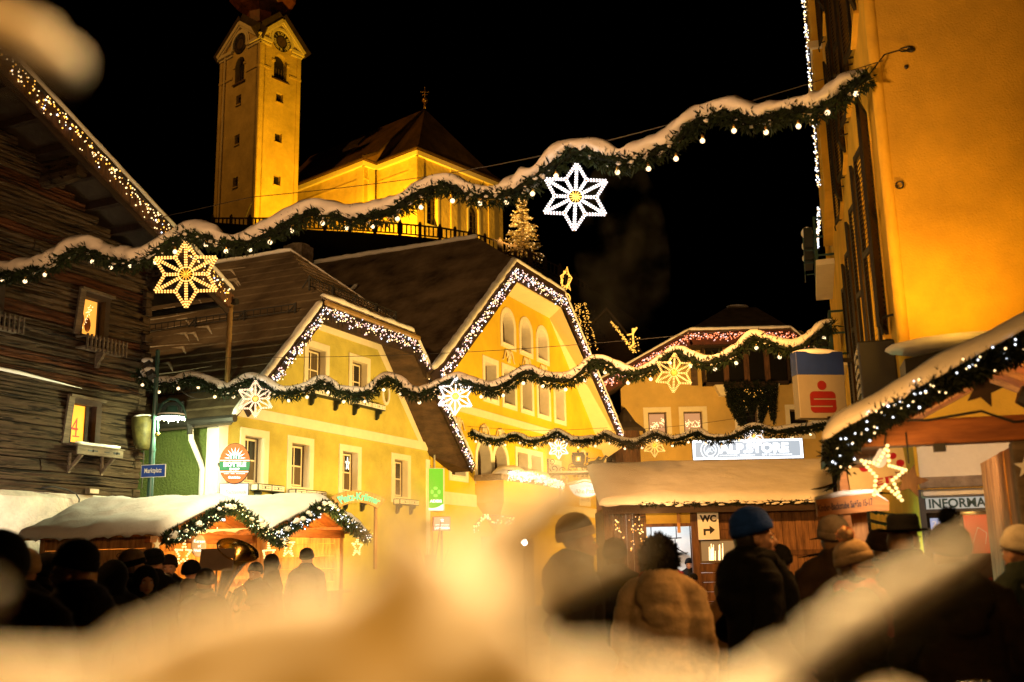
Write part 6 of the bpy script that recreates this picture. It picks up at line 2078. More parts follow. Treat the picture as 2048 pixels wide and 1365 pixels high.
def lit_garland(name, label, M, pts, R, seed, bulbs, nb, group, snow=True, dens=800, ln=.1, br=.014, dk=False):
    """fir garland with tiny lights and clods of snow along a stall verge"""
    rn = random.Random(seed)
    P = smooth_path(pts, .05)
    o = P[0]
    t = thing(name, label, 'garland', M, loc=o, group=group)
    g, gb, gs = G(), G(), G()
    tot = 0
    for i in range(len(P) - 1):
        L = (P[i + 1] - P[i]).length
        tot += L
        d = (P[i + 1] - P[i]).normalized()
        for k in range(int(dens * L) + 1):
            needles(g, P[i].lerp(P[i + 1], rn.random()) - o, d, rn, 1, R, ln, ln * .14, .15)
    for k in range(nb):
        p = P[rn.randrange(len(P))] - o
        gb.octa(p + V((rn.gauss(0, R * .5), -R * rn.uniform(.5, 1.05), rn.gauss(0, R * .55))), br * rn.uniform(.7, 1.2), rn.choices(range(len(bulbs)), weights=[b[1] for b in bulbs])[0])
    if snow:
        for k in range(int(tot / .16)):
            p = P[rn.randrange(len(P))] - o
            r = rn.uniform(.025, .055)
            gs.ball(p + V((rn.gauss(0, .03), -R * .75, R * rn.uniform(.1, .7))), (r * 1.5, r, r), 8, 5)
    ob('greenery', g, M_['needle_dk' if dk else 'needle'], t, kind='stuff')
    ob('bulbs', gb, [b[0] for b in bulbs], t, kind='stuff')
    ob('stem', G().tube([p - o for p in P[::3]], R * .4, 6), M_['needle_dk'], t)
    if snow:
        ob('snow', gs, M_['snow'], t, smooth=True, kind='stuff')
    return t

def small_star(label, M, r, mats, tube=.018, group='five-pointed rope stars on the stalls', power=6):
    t = thing('rope_star', label, 'star light', M, group=group)
    pts = []
    for k in range(10):
        a = k * math.pi / 5
        q = (r if k % 2 == 0 else r * .42) * rnd.uniform(.88, 1.08)
        a += rnd.uniform(-.07, .07)
        pts.append(V((q * math.sin(a), rnd.uniform(-.02, .02), q * math.cos(a))))
    g, gb = G(), G()
    g.tube(pts, tube * .55, 6, closed=True)
    for i in range(10):
        a, b = pts[i], pts[(i + 1) % 10]
        n = max(3, int((b - a).length / (tube * 2.1)))
        for k in range(n):
            gb.ball(a.lerp(b, k / n) + V((0, -.003, 0)), (tube, tube, tube * .85), 6, 5)
    ob('rope_light', g, mats[1], t)
    ob('bulbs', gb, mats[0], t, kind='stuff')
    ob('hanger', G().tube([(0, 0, r), (.02, 0, r + .12)], .006, 5), M_['iron'], t)
    if power:
        lamp('rope_star_lamp', M @ V((0, -.12, 0)), None, power, (1, .62, .2), .1)
    return t
_ss = (glow('stall_star_bulb', (1, .66, .24), 2.4), glow('stall_star_rope', (1, .40, .05), 1.0))

def plank_wall(parent, a, b, z0, z1, n, th, m, rn, name='plank', horiz=False, m2=None):
    """row of separate boards between the plan points a and b (local xy), each a part of its own"""
    a, b = V((a[0], a[1], 0)), V((b[0], b[1], 0))
    d = (b - a)
    L = d.length
    d.normalize()
    nn = V((-d.y, d.x, 0))
    w = (z1 - z0 if horiz else L) / n
    for k in range(n):
        g = G()
        o = rn.uniform(-.006, .006)
        if horiz:
            p0, p1 = a + nn * o, b + nn * o
            za, zb = z0 + w * k + .004, z0 + w * (k + 1) - .004
        else:
            p0, p1 = a + d * (w * k + .004) + nn * o, a + d * (w * (k + 1) - .004) + nn * o
            za, zb = z0 + rn.uniform(0, .01), z1
        q = [p0, p1, p1 + nn * th, p0 + nn * th]
        g.hexa([p + V((0, 0, za)) for p in q] + [p + V((0, 0, zb)) for p in q])
        ob(name, g, m if (m2 is None or rn.random() < .6) else m2, parent)

def stall(label, X, hw, ze, zr, dep, seed, glabel, stars, bulbs, nb, lampw):
    rn = random.Random(seed)
    t = thing('market_stall', label, 'market stall', X, group='wooden market stalls under snow')
    sl = (zr - ze) / hw
    # roof boards and thick snow
    for s in (-1, 1):
        n = 9
        for k in range(n):
            y0, y1 = -.05 + dep * k / n, -.05 + dep * (k + 1) / n - .006
            g = G().hexa([(s * hw, y0, ze - .03), (0, y0, zr - .03), (0, y1, zr - .03), (s * hw, y1, ze - .03), (s * hw, y0, ze), (0, y0, zr), (0, y1, zr), (s * hw, y1, ze)])
            ob('roof_board', g, M_['wood_beam'] if k % 2 else M_['wood_stall'], t, norm=True)
    def base(u, v):
        x = -hw - .05 + (2 * hw + .1) * u
        bow = .015 * math.sin(v * 9)
        return V((x, -.1 + (dep + .15) * v, zr + .01 - abs(x) * sl + bow - .05 * max(0, .1 - abs(x)) / .1))
    snow_sheet('roof_snow', t, base, 44, 36, .16, seed, edge=.07, drip=.12, amp=.45)
    for s in (-1, 1):
        ob('bargeboard', G().bar((s * hw, -.07, ze - .07), (0, -.07, zr - .07), .03, .12), M_['wood_beam'], t)
    # posts, tie beam, plates
    px = hw - .28
    for x in (-px, px):
        for y in (.35, dep - .3):
            ob('post', G().box(x - .06, y - .06, 0, x + .06, y + .06, ze + (hw - px) * sl - .04), M_['wood_stall'], t, bevel=.008)
    zb = ze - .12
    ob('tie_beam', G().box(-px - .1, .29, zb, px + .1, .41, zb + .15), M_['wood_beam'], t, bevel=.008)
    for x in (-px, px):
        ob('wall_plate', G().box(x - .07, -.02, zb + .155, x + .07, dep, zb + .27), M_['wood_beam'], t, bevel=.008)
    # walls of single boards
    plank_wall(t, (-px, dep - .25), (px, dep - .25), 0, ze + .05, 15, .025, M_['wood_stall2'], rn, m2=M_['wood_stall'])
    g = G()
    for k in range(9):
        xa, xb = -px + 2 * px * k / 9 + .003, -px + 2 * px * (k + 1) / 9 - .003
        zt = lambda x: zr - .04 - abs(x) * sl
        gg = G()
        gg.extrude([(xa, dep - .24, ze + .055), (xb, dep - .24, ze + .055), (xb, dep - .24, zt(xb)), (xa, dep - .24, zt(xa))], (0, .02, 0))
        ob('gable_plank', gg, M_['wood_stall2'], t, norm=True)
    plank_wall(t, (-px, .42), (-px, dep - .25), 0, zb + .15, 9, .025, M_['wood_stall2'], rn, m2=M_['wood_stall'], horiz=True)
    plank_wall(t, (px, .42), (px, dep - .25), 0, zb + .15, 9, .025, M_['wood_stall2'], rn, m2=M_['wood_stall'], horiz=True)
    plank_wall(t, (-px, .3), (px, .3), .05, 1.0, 6, .03, M_['wood_stall'], rn, name='counter_board', horiz=True)
    ob('counter_top', G().box(-px - .1, .1, 1.0, px + .1, .75, 1.05), M_['wood_stall2'], t, bevel=.008)
    ob('shelf', G().box(-px + .05, dep - .6, 1.45, px - .05, dep - .27, 1.48), M_['wood_stall'], t)
    # spotlight under the gable
    sp = ob('gable_spotlight', G().box(-.07, -.0, zr - .34, .07, .13, zr - .24).bar((0, .06, zr - .24), (0, .06, zr - .08), .03, up=(1, 0, 0)), M_['iron'], t)
    ob('lens', G().box(-.06, -.006, zr - .335, .06, -.001, zr - .3), glow('stall_spot_lens', (.8, .95, 1.0), 2), sp)
    lamp('stall_lamp', X @ V((0, dep * .5, ze - .12)), None, lampw, (1.0, .56, .13), .12)
    lamp('stall_front_lamp', X @ V((0, -.35, ze + .02)), None, lampw * .35, (1.0, .60, .16), .1)
    lit_garland('garland', glabel, X, [(-hw + .02, -.13, ze - .1), (-hw * .5, -.14, ze + sl * hw * .5 - .14), (0, -.14, zr - .12), (hw * .5, -.14, ze + sl * hw * .5 - .14), (hw - .02, -.13, ze - .12)], .10, seed + 1, bulbs, nb, 'lit fir garlands on the stall gables')
    for (x, lb, rr) in stars:
        small_star(lb, X @ Matrix.Translation((x, -.1, ze - .3)), rr, _ss)
    return t
XS1 = frame(-4.8, 17.0, 24)
XS2 = frame(-3.66, 19.3, 24)
stall('snowy wooden stall nearest the log house, with round sign and toys', XS1, 1.48, 2.03, 2.60, 2.9, 41, 'lit fir garland with yellow-tinted snow on the stall nearest the log house',
      [(-1.0, 'rope star under the left eave of the stall nearest the log house', .2), (1.1, 'rope star hanging at the gap between the two left stalls', .2)], [(M_['bulb_warm'], 3), (glow('greenish_bulb', (.8, 1.0, .55), 3), 3)], 110, 175)
stall('snowy wooden stall below the pale house with cool white garland lights', XS2, 1.5, 2.16, 2.72, 2.9, 51, 'fir garland with cool white lights on the stall below the pale house',
      [(-1.05, 'tilted rope star in front of the round lantern of the second stall', .2), (1.15, 'rope star under the right eave of the second stall', .19)], [(M_['bulb_cool'], 5), (M_['bulb_warm'], 1)], 110, 235)

def stall_goods():
    rn = random.Random(77)
    # round boards hung in the stalls
    for X, x, z, r, lb, lines in ((XS1, -.42, 1.86, .17, 'round grey board with white writing hanging in the first stall', ['Kerzen', 'und', 'Weihnachts-Deko']), (XS2, -.98, 1.98, .13, 'pale round lantern disc at the left edge of the second stall', [])):
        t = thing('round_board', lb, 'sign', X, loc=(x, .1, z))
        g = G().extrude([(r * math.cos(k * math.pi / 14), 0, r * math.sin(k * math.pi / 14)) for k in range(28)], (0, .02, 0))
        ob('disc', g, mat('rosy_grey_board', (.30, .21, .17), .6, .1, 4) if lines else glow('pale_lantern_disc', (1, .72, .45), 1.2), t, norm=True)
        if lines:
            g = G()
            for k, s in enumerate(lines):
                put_text(g, s, Matrix.Translation((0, -.004, .075 - .07 * k)), width=.26 if k != 1 else .07, height=.05, bold=.02)
            ob('lettering', g, glow('board_lettering', (1, .95, .85), 1.5), t)
        ob('cord', G().tube([(0, .01, r), (0, .02, r + .15)], .006, 4), M_['iron'], t)
    # wooden toys, houses, bottles and baubles on the shelves of the first stall, hanging beads in the second
    ordn = ['leftmost', 'second', 'third', 'fourth', 'fifth', 'sixth', 'seventh', 'eighth', 'ninth', 'tenth', 'eleventh', 'twelfth']
    seen = {}
    spots = [(-1.05 + .19 * k) for k in range(12)]
    cols = [M_['brass'], M_['red'], M_['silver'], M_['wood_stall2'], M_['black'], M_['gold_fig']]
    for X, y, z0, nm in ((XS1, 2.4, 1.48, 'first'), (XS1, .35, 1.05, 'front'), (XS2, 2.4, 1.48, 'second')):
        for k, x in enumerate(spots):
            kind = (k * 5 + len(nm)) % 5
            xx = x + rn.uniform(-.04, .04)
            where = {'first': 'rear shelf of the first stall', 'front': 'counter of the first stall', 'second': 'rear shelf of the second stall'}[nm]
            gname = 'goods on the ' + where
            seen[(nm, kind)] = seen.get((nm, kind), -1) + 1
            where += ', ' + ordn[seen[(nm, kind)]] + ' of its kind'
            if kind == 0:
                t = thing('toy_house', 'small wooden toy house on the ' + where, 'toy house', X, loc=(xx, y, z0), group=gname)
                ob('wall', G().box(-.07, -.05, 0, .07, .05, .16), M_['wood_stall2'], t)
                ob('roof', G().extrude([(-.1, -.06, .15), (.1, -.06, .15), (0, -.06, .27)], (0, .12, 0)), M_['wood_beam'], t, norm=True)
            elif kind == 1:
                t = thing('bottle', 'slim dark glass bottle on the ' + where, 'bottle', X, loc=(xx, y, z0), group=gname)
                ob('glass', G().lathe([(0, 0), (.04, 0), (.042, .02), (.042, .2), (.014, .27), (.014, .34), (.018, .35), (0, .35)], n=10), M_['glass_dark'], t, smooth=True)
                ob('label', G().lathe([(.0435, .06), (.0435, .15)], n=10), M_['trim_cream'], t)
            elif kind == 2:
                t = thing('bauble', 'shiny round bauble on the ' + where, 'bauble', X, loc=(xx, y, z0), group=gname)
                ob('globe', G().ball((0, 0, .065), .065, 12, 8), cols[k % 3], t, smooth=True)
                ob('cap', G().tube([(0, 0, .125), (0, 0, .15)], .015, 6), M_['gold_fig'], t)
            elif kind == 3:
                t = thing('figurine', 'small carved wooden figure on the ' + where, 'figurine', X, loc=(xx, y, z0), group=gname)
                ob('figure', G().lathe([(0, 0), (.05, 0), (.045, .08), (.025, .15), (.03, .17), (.035, .2), (.03, .235), (0, .25)], n=10), M_['wood_stall'], t, smooth=True)
                ob('cap', G().lathe([(.036, .225), (.02, .27), (0, .3)], n=10), M_['red'], t, smooth=True)
            else:
                t = thing('gift_box', 'small gift box on the ' + where, 'box', X, loc=(xx, y, z0), group=gname)
                ob('box', G().box(-.06, -.05, 0, .06, .05, .1), M_['trim_cream'], t, bevel=.005)
                ob('ribbon', G().box(-.012, -.052, 0, .012, .052, .103), M_['red'], t)
    for k in range(11):
        x = -.6 + k * .12
        t = thing('bead_string', ordn[k] + ' hanging bead string in the second stall, ' + ['cream', 'red', 'golden'][k % 3] + ' beads', 'beads', XS2, loc=(x, 1.6, 1.95), group='bead strings in the second stall')
        for j in range(9):
            ob('bead', G().octa((0, 0, -.05 * j), .02), [M_['trim_cream'], M_['red'], M_['gold_fig']][k % 3], t)
        ob('cord', G().tube([(0, 0, .2), (0, 0, -.42)], .004, 4), M_['iron'], t)
    # star ornaments
    for X, x, z in ((XS1, -1.24, 1.88), (XS1, .78, 1.86)):
        t = thing('wooden_star', 'pale wooden star pinned to the ' + ('left post' if x < 0 else 'right post') + ' of the first stall', 'star ornament', X, loc=(x, .2, z))
        q = [((.09 if k % 2 == 0 else .038) * math.sin(k * math.pi / 5), 0, (.09 if k % 2 == 0 else .038) * math.cos(k * math.pi / 5)) for k in range(10)]
        ob('star', G().extrude(q, (0, .012, 0)), M_['white'], t, norm=True)
    t = thing('carved_board', 'light wooden board with carved moon and script on the first stall', 'sign', XS1, loc=(-1.25, .8, 1.72))
    X = Matrix.Rotation(math.radians(90), 4, 'Z')
    g = G().box(-.3, -.0, -.1, .3, .02, .1); me = g.mesh('board', [M_['wood_stall2']]); me.transform(X.inverted()); ob('board', me, None, t)
    g = G()
    put_text(g, 'G(uat', Matrix.Translation((0, -.006, 0)), width=.4, height=.1, bold=0, shear=.2)
    me = g.mesh('lettering', [M_['black']]); me.transform(X.inverted()); ob('lettering', me, None, t)
stall_goods()

# ------------------------------------------------------------------ near stall on the right
XR = frame(2.05, 6.6, 106)
def right_stall():
    rn = random.Random(91)
    t = thing('market_stall', 'near wooden stall at the orange wall with dark fir garland and orange beams', 'market stall', XR, group='wooden market stalls under snow')
    hw, ze, sl, dep = 1.32, 2.24, .50, 2.2
    zr = ze + sl * hw
    for s in (0, 1):
        n = 9
        for k in range(n):
            y0, y1 = -.02 + dep * k / n, -.02 + dep * (k + 1) / n - .008
            x0, x1 = (0, hw) if s == 0 else (2 * hw, hw)
            ob('roof_board', G().hexa([(x0, y0, ze - .03), (x1, y0, zr - .03), (x1, y1, zr - .03), (x0, y1, ze - .03), (x0, y0, ze), (x1, y0, zr), (x1, y1, zr), (x0, y1, ze)]), M_['wood_beam'] if k % 2 else M_['wood_stall'], t, norm=True)
    def base(u, v):
        x = -.06 + (2 * hw + .12) * u
        return V((x, -.2 + (dep + .2) * v, ze + .01 + sl * (hw - abs(x - hw))))
    snow_sheet('roof_snow', t, base, 60, 34, .13, 92, edge=.06, amp=.35, drip=.06)
    ob('bargeboard', G().bar((0, -.05, ze - .07), (hw, -.05, zr - .07), .03, .13), M_['wood_beam'], t)
    zb = 2.19
    ob('tie_beam', G().box(.1, .12, zb, 1.2, .28, zb + .16), M_['wood_beam'], t, bevel=.012)
    ob('tie_beam', G().box(1.203, .13, zb + .01, 2 * hw - .1, .27, zb + .17), M_['wood_beam'], t, bevel=.012)
    ob('post', G().box(1.08, .13, 0, 1.2, .27, zb - .004), M_['wood_grey'], t, bevel=.012)
    ob('post', G().box(.14, dep - .35, 0, .26, dep - .23, zb), M_['wood_stall'], t, bevel=.01)
    ob('wall_plate', G().box(.14, .29, zb + .0, .3, dep - .2, zb + .14), M_['wood_beam'], t)
    plank_wall(t, (1.24, .2), (2.5, .2), .0, 1.86, 8, .03, M_['wood_stall2'], rn, m2=M_['wood_stall'])
    plank_wall(t, (1.21, .17), (2.5, .17), 1.86, 2.23, 2, .03, M_['wood_stall2'], rn, horiz=True)
    plank_wall(t, (1.19, .28), (1.19, dep - .2), .0, 2.2, 10, .03, M_['wood_stall2'], rn, m2=M_['wood_stall'])
    ob('hook', G().box(.62, .1, zb - .05, .69, .16, zb), M_['iron'], t)
    # lamps and dark stars under the roof
    for k, (x, z) in enumerate(((1.22, 2.44),)):
        s = ob('spotlight', G().lathe([(0, -.09), (.06, -.08), (.085, .03), (.08, .09), (0, .09)], (x, .1, z), 10, M=Matrix.Rotation(math.radians(115), 3, 'Y')).bar((x, .1, z + .05), (x, .1, z + .2), .02, up=(1, 0, 0)), M_['iron'], t)
    lamp('near_stall_lamp', XR @ V((1.5, .95, 2.05)), None, 60, (1.0, .50, .10), .1)
    lamp('near_stall_front_lamp', XR @ V((.2, -.95, 2.2)), None, 38, (1.0, .44, .10), .1)
    lamp('near_stall_outer_lamp', XR @ V((.5, .6, 2.12)), XR @ V((.85, 2.6, 2.1)), 120, (1.0, .72, .50), .08, 85)
    for k, (x, z, r, y) in enumerate(((.92, 2.50, .12, -.06), (1.3, 2.50, .11, -.1), (.46, 1.96, .11, .1))):
        q = thing('dark_star', ['large dark star ornament under the near stall gable', 'dark star ornament at the far end of the near stall garland', 'brown star ornament hanging beside the glowing rope star'][k], 'star ornament', XR, loc=(x, y, z))
        pts = [((r if j % 2 == 0 else r * .45) * math.sin(j * math.pi / 5 + .3), 0, (r if j % 2 == 0 else r * .45) * math.cos(j * math.pi / 5 + .3)) for j in range(10)]
        ob('star', G().extrude(pts, (0, .02, 0)), M_['wood_dark'] if k < 2 else M_['wood_hut'], q, norm=True)
        ob('cord', G().tube([(0, .01, r), (0, .01, r + .2)], .005, 4), M_['iron'], q)
    q = thing('number_star', 'small white paper star with number five on the near stall post', 'star ornament', XR, loc=(1.14, .1, 2.02))
    pts = [((.072 if j % 2 == 0 else .03) * math.sin(j * math.pi / 5), 0, (.072 if j % 2 == 0 else .03) * math.cos(j * math.pi / 5)) for j in range(10)]
    ob('star', G().extrude(pts, (0, .012, 0)), M_['white'], q, norm=True)
    g = G(); put_text(g, '5', Matrix.Translation((0, -.004, -.005)), height=.034, bold=.03)
    ob('numeral', g, M_['black'], q)
    t3 = thing('power_cable', 'black cable sagging under the near stall gable', 'cable', XR, loc=(.3, .1, 2.36))
    ob('cable', G().tube([(0, 0, 0), (.3, 0, -.02), (.62, 0, .02), (.8, 0, -.06), (1.0, 0, -.05), (1.1, 0, .04), (1.06, 0, -.1), (1.02, 0, -.16)], .009, 5), M_['black'], t3)
    c = thing('awning', 'snowy dark panel leaning behind the near stall roof', 'panel', FR, loc=(-.3, .35, 3.05))
    g = G().hexa([(-.3, -.4, -.02), (.25, -.4, .0), (.25, .9, .25), (-.3, .9, .22), (-.3, -.4, .15), (.25, -.4, .17), (.25, .9, .42), (-.3, .9, .39)])
    ob('panel', g, M_['iron'], c)
    ob('snow', G().ball((0, .2, .3), (.35, .75, .09), 14, 8), M_['snow'], c, smooth=True)
right_stall()
lit_garland('garland', 'thick dark fir garland with bright sparks on the near stall gable', XR, [(.06, -.1, 2.05), (.0, -.14, 2.14), (.2, -.15, 2.28), (.47, -.15, 2.43), (.78, -.15, 2.57), (1.06, -.15, 2.68), (1.3, -.15, 2.74), (1.6, -.15, 2.6)], .075, 93, [(M_['bulb_cool'], 4), (M_['bulb_warm'], 3)], 85, 'lit fir garlands on the stall gables', dens=3200, ln=.055, br=.0078, snow=False, dk=True)
small_star('large glowing rope star hanging from the near stall eave', XR @ Matrix.Translation((.3, -.04, 2.0)) @ Matrix.Rotation(math.radians(38), 4, 'Z') @ Matrix.Rotation(math.radians(6), 4, 'Y'), .185, _ss, .0125, power=5)
_rn = random.Random(5)
def banner():
    A = [at(1684, 874, 8.2), at(1800, 868, 8.5), at(1818, 960, 8.5), at(1702, 988, 8.2)]
    t = thing('banner', 'yellow poster board with red dots behind the glowing rope star', 'poster', loc=(A[0] + A[2]) / 2)
    g = G()
    g.extrude(A, (0, .02, 0))
    ob('board', g, mat('yellow_poster', (.55, .36, .10), .6, .08, 3), t, world=True, norm=True)
    g = G()
    def P(u, v): return A[0].lerp(A[1], u).lerp(A[3].lerp(A[2], u), v) + V((0, -.008, 0))
    for cx, cy, r in ((.28, .58, .085), (.8, .45, .06), (.9, .62, .07)):
        g.extrude([P(cx + r * math.cos(k * .449), cy + r * 1.1 * math.sin(k * .449)) for k in range(14)], (0, .003, 0))
    e = (A[1] - A[0]).normalized()
    for (x0, x1, y0, y1) in ((.42, .46, .84, .96), (.42, .56, .84, .87), (.42, .54, .9, .92), (.42, .56, .94, .97), (.6, .65, .84, .97), (.6, .72, .84, .87), (.69, .73, .84, .97)):
        g.extrude([P(x0, y0), P(x1, y0), P(x1, y1), P(x0, y1)], (0, .003, 0))
    ob('print', g, M_['red'], t, world=True, norm=True)
    g = G().extrude([P(.55 + .14 * math.cos(k * .449), .45 + .2 * math.sin(k * .449)) for k in range(14)], (0, .002, 0))
    ob('print', g, M_['trim_cream'], t, world=True, norm=True)
    p = A[3].lerp(A[0], .1)
    ob('post', G().box(p.x - .07, p.y + .03, 0, p.x, p.y + .1, A[0].z), M_['wood_sign'], t, world=True)
banner()

def arrow_sign():
    D = 8.0
    A = [at(1632, 1000, D), at(1745, 986, D), at(1778, 1004, D), at(1778, 1022, D), at(1748, 1022, D), at(1636, 1034, D)]
    t = thing('direction_sign', 'orange wooden arrow sign with black opening hours and snow on top', 'sign', loc=V((A[0].x + .3, D, 0)))
    ob('board', G().extrude(A, (0, .035, 0)), M_['wood_sign'], t, world=True, norm=True)
    m = (A[0] + A[1] + A[4] + A[5]) / 4
    a = math.atan2(A[1].z - A[0].z, A[1].x - A[0].x)
    g = G()
    X = Matrix.Translation(m + V((0, -.006, 0))) @ Matrix.Rotation(-a, 4, 'Y')
    put_text(g, 'Kinder-Backstube Sa+So 15-17', X, width=.43, height=.055, bold=.015, shear=.1)
    ob('lettering', g, M_['black'], t, world=True)
    ob('snow', G().tube([A[0] + V((0, .02, .01)), A[0].lerp(A[1], .5) + V((0, .02, .025)), A[1] + V((0, .02, .012)), A[2] + V((0, .02, .005))], [.014, .024, .02, .006], 8), M_['snow'], t, smooth=True, world=True)
    x = at(1698, 1040, D).x
    ob('post', G().box(x - .028, D + .04, 0, x + .028, D + .09, m.z + .04), M_['wood_sign'], t, world=True)
arrow_sign()
_p = at(1738, 1060, 10.5)
fir('fir_tree', 'green lit fir tree behind the wooden arrow sign', V((_p.x, _p.y, 0)), 2.6, .8, 24, mat('bright_green_needles', (.03, .12, .04), .6, .4, 5), 0, seed=21, dens=170, nl=.075, trunk_r=.05)
lamp('tree_green_light', V((_p.x - .1, _p.y - .75, 1.35)), None, 14, (.45, 1.0, .5), .1)
_p = at(1672, 1000, 9.3)
fir('fir_tree', 'bare dark frosted fir top beside the hut roof', V((_p.x, _p.y, 0)), 2.75, .62, 18, M_['needle_dk'], 0, seed=22, dens=70, nl=.05, snow=.22, trunk_r=.035)
_p = at(1592, 1240, 8.8)
fir('fir_tree', 'low frosted fir between the blue hat man and the bobble hat woman', V((_p.x, _p.y, 0)), 1.35, .4, 12, M_['needle_dk'], 0, seed=23, dens=60, nl=.06, snow=.3, trunk_r=.03)

# ------------------------------------------------------------------ wooden hut with the WC sign
def hut():
    x0, x1, Y = 1.75, 7.2, 20.0
    X = Matrix.Translation((x0, Y, 0))
    rn = random.Random(61)
    t = thing('wooden_hut', 'long dark wooden hut with deep snow on its low roof', 'hut', X)
    W = x1 - x0
    # roof
    ob('roof', G().hexa([(-.1, -.35, 2.44), (W, -.35, 2.44), (W, 2.6, 3.42), (-.1, 2.6, 3.42), (-.1, -.35, 2.52), (W, -.35, 2.52), (W, 2.6, 3.5), (-.1, 2.6, 3.5)]), M_['wood_dark'], t)
    def base(u, v):
        return V((-.16 + (W + .2) * u, -.38 + 2.98 * v, 2.53 + .98 * v))
    snow_sheet('roof_snow', t, base, 90, 40, .16, 62, edge=.1, amp=.16, drip=.05, m=M_['snow'])
    ob('eave_board', G().box(-.1, -.39, 2.36, W, -.355, 2.5), M_['wood_dark'], t)
    g, gs = G(), G()
    for k in range(900):    # brushwood stuck along the eave, dusted with snow
        x = rn.uniform(.6, W)
        p = V((x, -.4, 2.53 + rn.uniform(-.05, .03)))
        d = V((rn.gauss(0, 1), rn.uniform(-.6, .1), rn.uniform(-.5, .3))).normalized() * rn.uniform(.04, .1)
        s = V((rn.gauss(0, 1), 0, rn.gauss(0, 1))).normalized() * .012
        g.add([p - s, p + d, p + s], [(0, 1, 2)])
    for k in range(70):
        gs.ball((rn.uniform(.4, W), -.43, 2.52 + rn.gauss(0, .02)), (rn.uniform(.03, .08), .03, .018), 7, 4)
    ob('brushwood', g, M_['needle_dk'], t, kind='stuff')
    ob('eave_snow', gs, M_['snow'], t, smooth=True, kind='stuff')
    # front: opening, window, boards, door
    def bx(name, a, b, z0, z1, m, y0=-.02, y1=.06, **k):
        return ob(name, G().box(a - x0, y0, z0, b - x0, y1, z1), m, t, **k)
    bx('post', 3.36, 3.5, 0, 2.4, M_['wood_hut'], -.06, .08, bevel=.01)
    bx('post', 2.38, 2.5, 0, 2.4, M_['wood_hut'], -.06, .08, bevel=.01)
    bx('post', 4.62, 4.74, 0, 2.4, M_['wood_hut'], -.06, .08, bevel=.01)
    bx('lintel', 2.5, 3.36, 2.12, 2.18, M_['wood_hut'])
    bx('transom_panel', 2.5, 3.36, 2.18, 2.42, mat('yellow_board', (.62, .38, .04), .6, .1, 3), .02, .05)  # plain yellow board above the opening
    bx('pennant', 3.1, 3.16, 2.0, 2.42, M_['wood_stall2'], -.03, -.01)
    plank_wall(t, (2.5 - x0, .0), (3.36 - x0, .0), 0, 1.15, 7, .04, M_['wood_hut'], rn, horiz=True)
    plank_wall(t, (3.5 - x0, .02), (4.62 - x0, .02), 0, 1.42, 8, .04, M_['wood_hut'], rn, horiz=True)
    plank_wall(t, (3.5 - x0, .02), (4.62 - x0, .02), 1.86, 2.4, 3, .04, M_['wood_hut'], rn, horiz=True)
    f = bx('window', 3.5, 4.3, 1.42, 1.86, M_['frame_brown'], .0, .02)
    ob('pane', G().box(3.54 - x0, -.012, 1.46, 4.26 - x0, -.004, 1.83), glow('dim_curtained_pane', (.45, .27, .10), .55), f)
    g = G()
    for k in range(16):
        x = 3.68 + rn.random() * .36
        g.tube([(x - x0, -.02, 1.47), (x - x0 + .01, -.02, 1.6 + rn.random() * .22)], .007, 4)
    ob('icicle_lights', g, M_['bulb_warm'], f)
    plank_wall(t, (4.74 - x0, .0), (6.0 - x0, .0), 1.6, 2.36, 10, .035, M_['wood_door'], rn)
    plank_wall(t, (4.74 - x0, .0), (6.0 - x0, .0), .05, 1.56, 10, .035, M_['wood_door'], rn)
    ob('door_rail', G().box(4.74 - x0, -.025, 1.54, 6.0 - x0, .0, 1.64), M_['wood_hut'], t)
    plank_wall(t, (6.0 - x0, .0), (W, .0), .0, 2.4, 8, .035, M_['wood_hut'], rn)
    plank_wall(t, (0, .0), (2.38 - x0, .0), .0, 2.4, 5, .035, M_['wood_hut'], rn)
    ob('back_wall', G().box(0, 2.3, 0, W, 2.36, 3.2), M_['wood_hut'], t)
    ob('side_wall', G().box(-.04, .05, 0, .0, 2.3, 2.5), M_['wood_hut'], t)
    ob('inner_wall', G().box(2.2 - x0, 2.2, .0, 3.7 - x0, 2.25, 2.5), M_['white'], t)
    ob('inner_wall', G().box(2.05 - x0, .1, .0, 2.1 - x0, 2.2, 2.5).box(3.75 - x0, .1, .0, 3.8 - x0, 2.2, 2.5), M_['white'], t)
    ob('shelf', G().box(2.3 - x0, 1.9, 1.62, 3.6 - x0, 2.19, 1.65), M_['steel'], t)
    r = ob('pot_rack', G().tube([(2.6 - x0, .8, 1.9), (3.3 - x0, .8, 1.92)], .012, 5).tube([(2.7 - x0, .8, 1.9), (2.7 - x0, .8, 2.4)], .01, 4).tube([(3.2 - x0, .8, 1.9), (3.2 - x0, .8, 2.4)], .01, 4).tube([(2.75 - x0, .6, 1.95), (3.34 - x0, .5, 1.6)], .012, 4), M_['iron'], t)
    for k in range(3):
        ob('hook', G().tube([(2.85 + .16 * k - x0, .8, 1.9), (2.85 + .16 * k - x0, .8, 1.82)], .01, 4).ball((2.85 + .16 * k - x0, .8, 1.8), .025, 6, 5), M_['iron'], r)
    lamp('hut_lamp', X @ V((3.0 - x0, 1.1, 2.25)), None, 60, (.86, .93, 1.0), .15)
    lamp('hut_front_lamp', X @ V((2.6 - x0, -.6, 2.25)), None, 9, (1.0, .62, .2), .1)
    # sign
    s = thing('wc_sign', 'white toilet sign with black letters and bent arrow on the hut post', 'sign', X, loc=(3.68 - x0, -.12, 2.13))
    ob('plate', G().box(-.2, 0, -.27, .2, .015, .27), M_['white'], s)
    g = G()
    put_text(g, 'WC', Matrix.Translation((0, -.004, .125)), width=.32, height=.135, bold=.05)
    g.box(-.1, -.006, -.19, -.06, -.002, -.07).box(-.06, -.006, -.11, .03, -.002, -.07)
